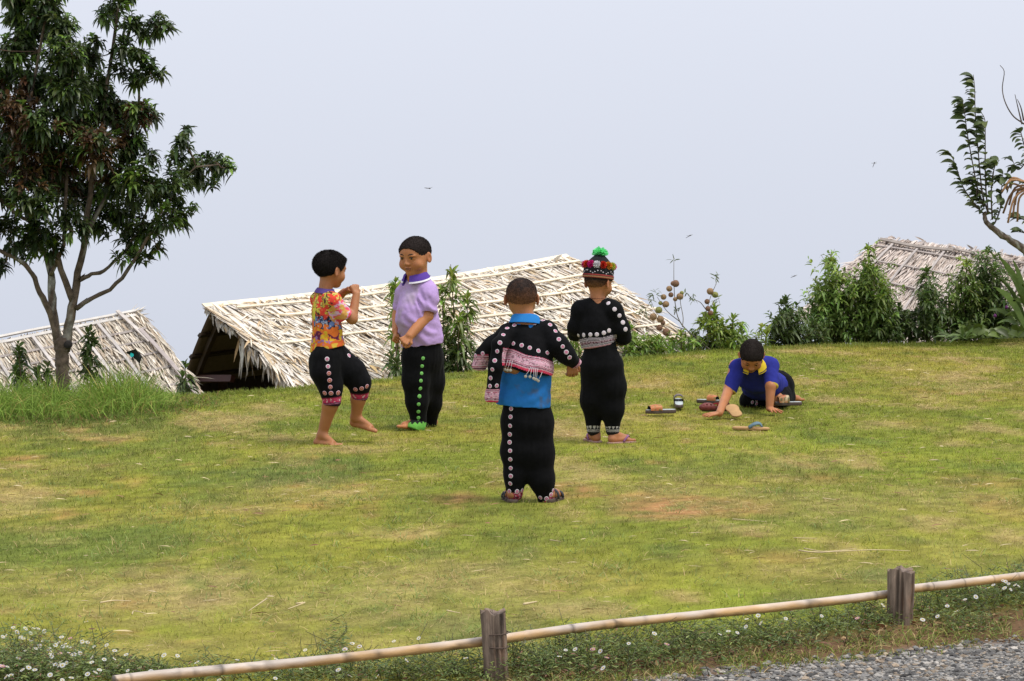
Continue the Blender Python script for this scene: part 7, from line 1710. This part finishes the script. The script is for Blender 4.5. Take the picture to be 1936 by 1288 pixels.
# ------------------------------------------------------------------ verge: grass, dry leaves and gravel in front of the rail
def verge():
    mb = MB(); n = 20000; px = rng.uniform(850, 2050, n); py = rng.uniform(1150, 1300, n); g = np.array([gp(a, b) for a, b in zip(px, py)]); fd = fence_d(g[:, 0], g[:, 1]); gd = gravel_d(g[:, 0], g[:, 1])
    cl = fbm2(g[:, 0], g[:, 1], 8, 3, 1.4); k = (fd < -.12) & (gd < .09 * rng.random(n)) & (cl > .38); g = g[k]; cl = cl[k]; n = len(g)
    az = rng.uniform(0, 6.28, n); ln = rng.uniform(.1, 1.1, n); d = np.stack([np.cos(az) * np.sin(ln), np.sin(az) * np.sin(ln), np.cos(ln)], 1)
    c = np.where(rng.random((n, 1)) < .25, C_DRY, np.where(rng.random((n, 1)) < .5, np.array([.26, .29, .06]), np.array([.16, .22, .05]))) * rng.uniform(.7, 1.2, (n, 1))
    blades(mb, np.stack([g[:, 0], g[:, 1], gz(g[:, 0], g[:, 1])], 1), d, rng.uniform(.02, .075, n) * (.4 + cl), .0034, rng.uniform(.2, .9, n), c); single('verge_grass', mb, M_GRASS, 'rough yellowish grass between the daisies and the gravel', 'grass', kind='stuff', smooth=False)
    mb = MB(); n = 170; px = rng.uniform(880, 1936, n); fr = rng.uniform(0, 1, n); top = 1262 - (px - 960) * .125; py = top + fr * 26; g = np.array([gp(a, b) for a, b in zip(px, py)])
    c = np.array([(.26, .12, .06), (.36, .22, .11), (.45, .30, .16), (.16, .08, .05)])[rng.integers(0, 4, n)] * rng.uniform(.7, 1.2, (n, 1)); az = rng.uniform(0, 6.28, n)
    leaves(mb, np.stack([g[:, 0], g[:, 1], gz(g[:, 0], g[:, 1]) + .008], 1), np.stack([np.cos(az), np.sin(az), rng.uniform(-.1, .4, n)], 1), rng.normal(0, .5, (n, 3)) + np.array([0, 0, 1.]), rng.uniform(.02, .06, n), rng.uniform(.008, .022, n), .1, c); single('fallen_leaves', mb, M_STRAW, 'brown dead leaves littering the verge below the rail', 'leaves', kind='stuff')
verge()

def gravel():
    t = (1 + 5 ** .5) / 2; IV = unit(np.array([(-1, t, 0), (1, t, 0), (-1, -t, 0), (1, -t, 0), (0, -1, t), (0, 1, t), (0, -1, -t), (0, 1, -t), (t, 0, -1), (t, 0, 1), (-t, 0, -1), (-t, 0, 1)], float)); IF = np.array([(0, 11, 5), (0, 5, 1), (0, 1, 7), (0, 7, 10), (0, 10, 11), (1, 5, 9), (5, 11, 4), (11, 10, 2), (10, 7, 6), (7, 1, 8), (3, 9, 4), (3, 4, 2), (3, 2, 6), (3, 6, 8), (3, 8, 9), (4, 9, 5), (2, 4, 11), (6, 2, 10), (8, 6, 7), (9, 8, 1)])
    P = single('gravel_path', (lambda m: (m.add(np.array([[GA[0] - 1.5, GA[1] - 2.2, -.058], [GA[0] + .2, GA[1] - 2.2, -.058], [GB[0] + 2.5, GB[1] - 2.2, -.058], [GB[0] + 2.5, GB[1] + 1.35, -.058], [GA[0] + .2, GA[1] - .02, -.058], [GA[0] - 1.5, GA[1] - .75, -.058]]), np.array([[0, 1, 4, 5], [1, 2, 3, 4]])), m)[1])(MB()), mat('grey_grit', (.20, .19, .175), .95, noise=.5, nscale=160, bump=.8, bscale=200), kind='structure')
    n = 26000; px = rng.uniform(1000, 2080, n); py = rng.uniform(1165, 1330, n); g = np.array([gp(a, b, -.055) for a, b in zip(px, py)]); gd = gravel_d(g[:, 0], g[:, 1]); dens = np.clip(gd / .10 + .38, 0, 1) * (gd > -.10); k = (rng.random(n) < dens) & (fence_d(g[:, 0], g[:, 1]) < -.22); g = g[k]; n = len(g)
    pal = np.array([(.25, .24, .22), (.16, .155, .15), (.34, .32, .29), (.48, .44, .39), (.11, .105, .10), (.33, .26, .19), (.21, .20, .19)])
    s = rng.uniform(.0022, .0065, n) * (1 + .8 * (rng.random(n) < .15)); V = IV[None] * s[:, None, None] * rng.uniform(.6, 1.5, (n, 12, 1)) * np.array([1.3, 1.1, .6]) ; V = V + np.stack([g[:, 0], g[:, 1], gz(g[:, 0], g[:, 1]) + s * .35], 1)[:, None]
    F = (IF[None] + (np.arange(n) * 12)[:, None, None]).reshape(-1, 3); m = MB(); m.add(V.reshape(-1, 3), F, np.repeat(pal[rng.integers(0, 7, n)] * rng.uniform(.5, .95, (n, 1)), 12, 0)); o = single('gravel', m, mat('gravel_stone', attr=True, rough=.85, noise=.25, nscale=300), 'loose grey crushed stone along the path edge', 'gravel', kind='stuff', smooth=False)
    ms = []
    for k in range(6):
        mm = MB(); v = IV * rng.uniform(.65, 1.3, (12, 1)) * np.array([1.3, 1.0, .65]); mm.add(v, IF); me = mm.mesh('stone', False); me.materials.append(mat('stone_%d' % k, tuple(pal[k % 7] * (.85 if k < 4 else 1.1)), .85, noise=.4, nscale=40)); ms.append(me)
    n = 0
    while n < 110:
        a, b = rng.uniform(1180, 1960), rng.uniform(1180, 1300); q = gp(a, b, -.05); gd = gravel_d(q[0], q[1])
        if gd < -.03 or gd > .5 or rng.random() > np.exp(-(gd / .22) ** 2): continue
        s = rng.uniform(.007, .0135); inst('stone', ms[int(rng.integers(0, 6))], Matrix.Translation((q[0], q[1], gz1(q[0], q[1]) + s * .35)) @ Matrix.Rotation(rng.uniform(0, 6.28), 4, 'Z') @ Matrix.Rotation(rng.uniform(-.4, .4), 4, 'X') @ Matrix.Scale(s, 4), P); n += 1
gravel()

# ------------------------------------------------------------------ butterfly and dragonflies
def butterfly():
    c = at(250, 672, 18.25); R = root('butterfly', c, 'black butterfly with a turquoise wing spot hovering over the long grass', 'butterfly'); mk = mat('black_wing', (.012, .016, .016), .6); cy = mat('turquoise_spot', (.02, .50, .50), .5)
    a = lambda x, y, dy=0: at(x, y, 18.25 + dy)
    for o, dy in (([(250, 674), (237, 667), (246, 663), (257, 660), (262, 668), (266, 684), (260, 680)], -.02), ([(250, 674), (256, 664), (264, 666), (268, 676), (264, 688), (256, 680)], .03)):
        m = MB(); p = np.array([a(x, y, dy * (i > 0)) for i, (x, y) in enumerate(o)]); k = len(p); V = np.concatenate([p, p + np.array([0, .0015, 0])]); i = np.arange(1, k - 1); j = np.arange(k); jn = (j + 1) % k
        m.add(V, [np.stack([0 * i, i, i + 1], 1), np.stack([0 * i + k, i + 1 + k, i + k], 1), np.stack([j, jn, jn + k, j + k], 1)]); part('wing', m, mk, R, smooth=False)
    m = MB(); p = a(249.5, 671.5, -.024); th = np.arange(9) * 2 * np.pi / 9; V = np.concatenate([[p], p + np.stack([.014 * np.cos(th), 0 * th - .001, .014 * np.sin(th) * (1.1 + .3 * np.cos(3 * th))], 1)]); m.add(V, np.array([[0, 1 + i, 1 + (i + 1) % 9] for i in range(9)])); part('wing_spot', m, cy, R)
    m = MB(); tube(m, smooth_path([a(252, 690), a(250, 676), a(248, 666)], 6), [.001, .003, .004, .004, .003, .001], 6); part('body', m, mk, R)
butterfly()
def dragonfly(px, py, Y, ang, label):
    c = at(px, py, Y); R = root('dragonfly', c, label, 'dragonfly', 'dragonflies in the mist'); mk = mat('insect_brown', (.05, .035, .03), .6); wg = mat('clear_wing', (.35, .36, .40), .3, trans=.6); d = np.array([math.cos(ang), .3, math.sin(ang)]); m = MB(); tube(m, [c - d * .022, c, c + d * .008], [.0012, .0020, .0022], 6); part('abdomen', m, mk, R); m = MB(); tube(m, [c + d * .006, c + d * .011, c + d * .016], [.0028, .0038, .0026], 8); part('thorax', m, mk, R)
    for s in (-1, 1):
        for k in (0, 1):
            m = MB(); b = c + d * (.004 + .006 * k); leaves(m, [b], [[s * 1.0, .3 * s, .18 + .22 * k * s]], [[0, -.3, 1]], [.024], [.006], [0.], [(1, 1, 1)], fold=.05, w2=1.0); part('wing', m, wg, R)
dragonfly(809, 356, 16.0, -.1, 'dragonfly hovering above the lilac-shirted boy'); dragonfly(1302, 447, 17.0, .5, 'dragonfly above the round-podded plant'); dragonfly(1652, 311, 17.5, 1.2, 'dragonfly highest on the right, left of the sparse tree'); dragonfly(1500, 523, 18.0, .4, 'dragonfly left of the large bush')
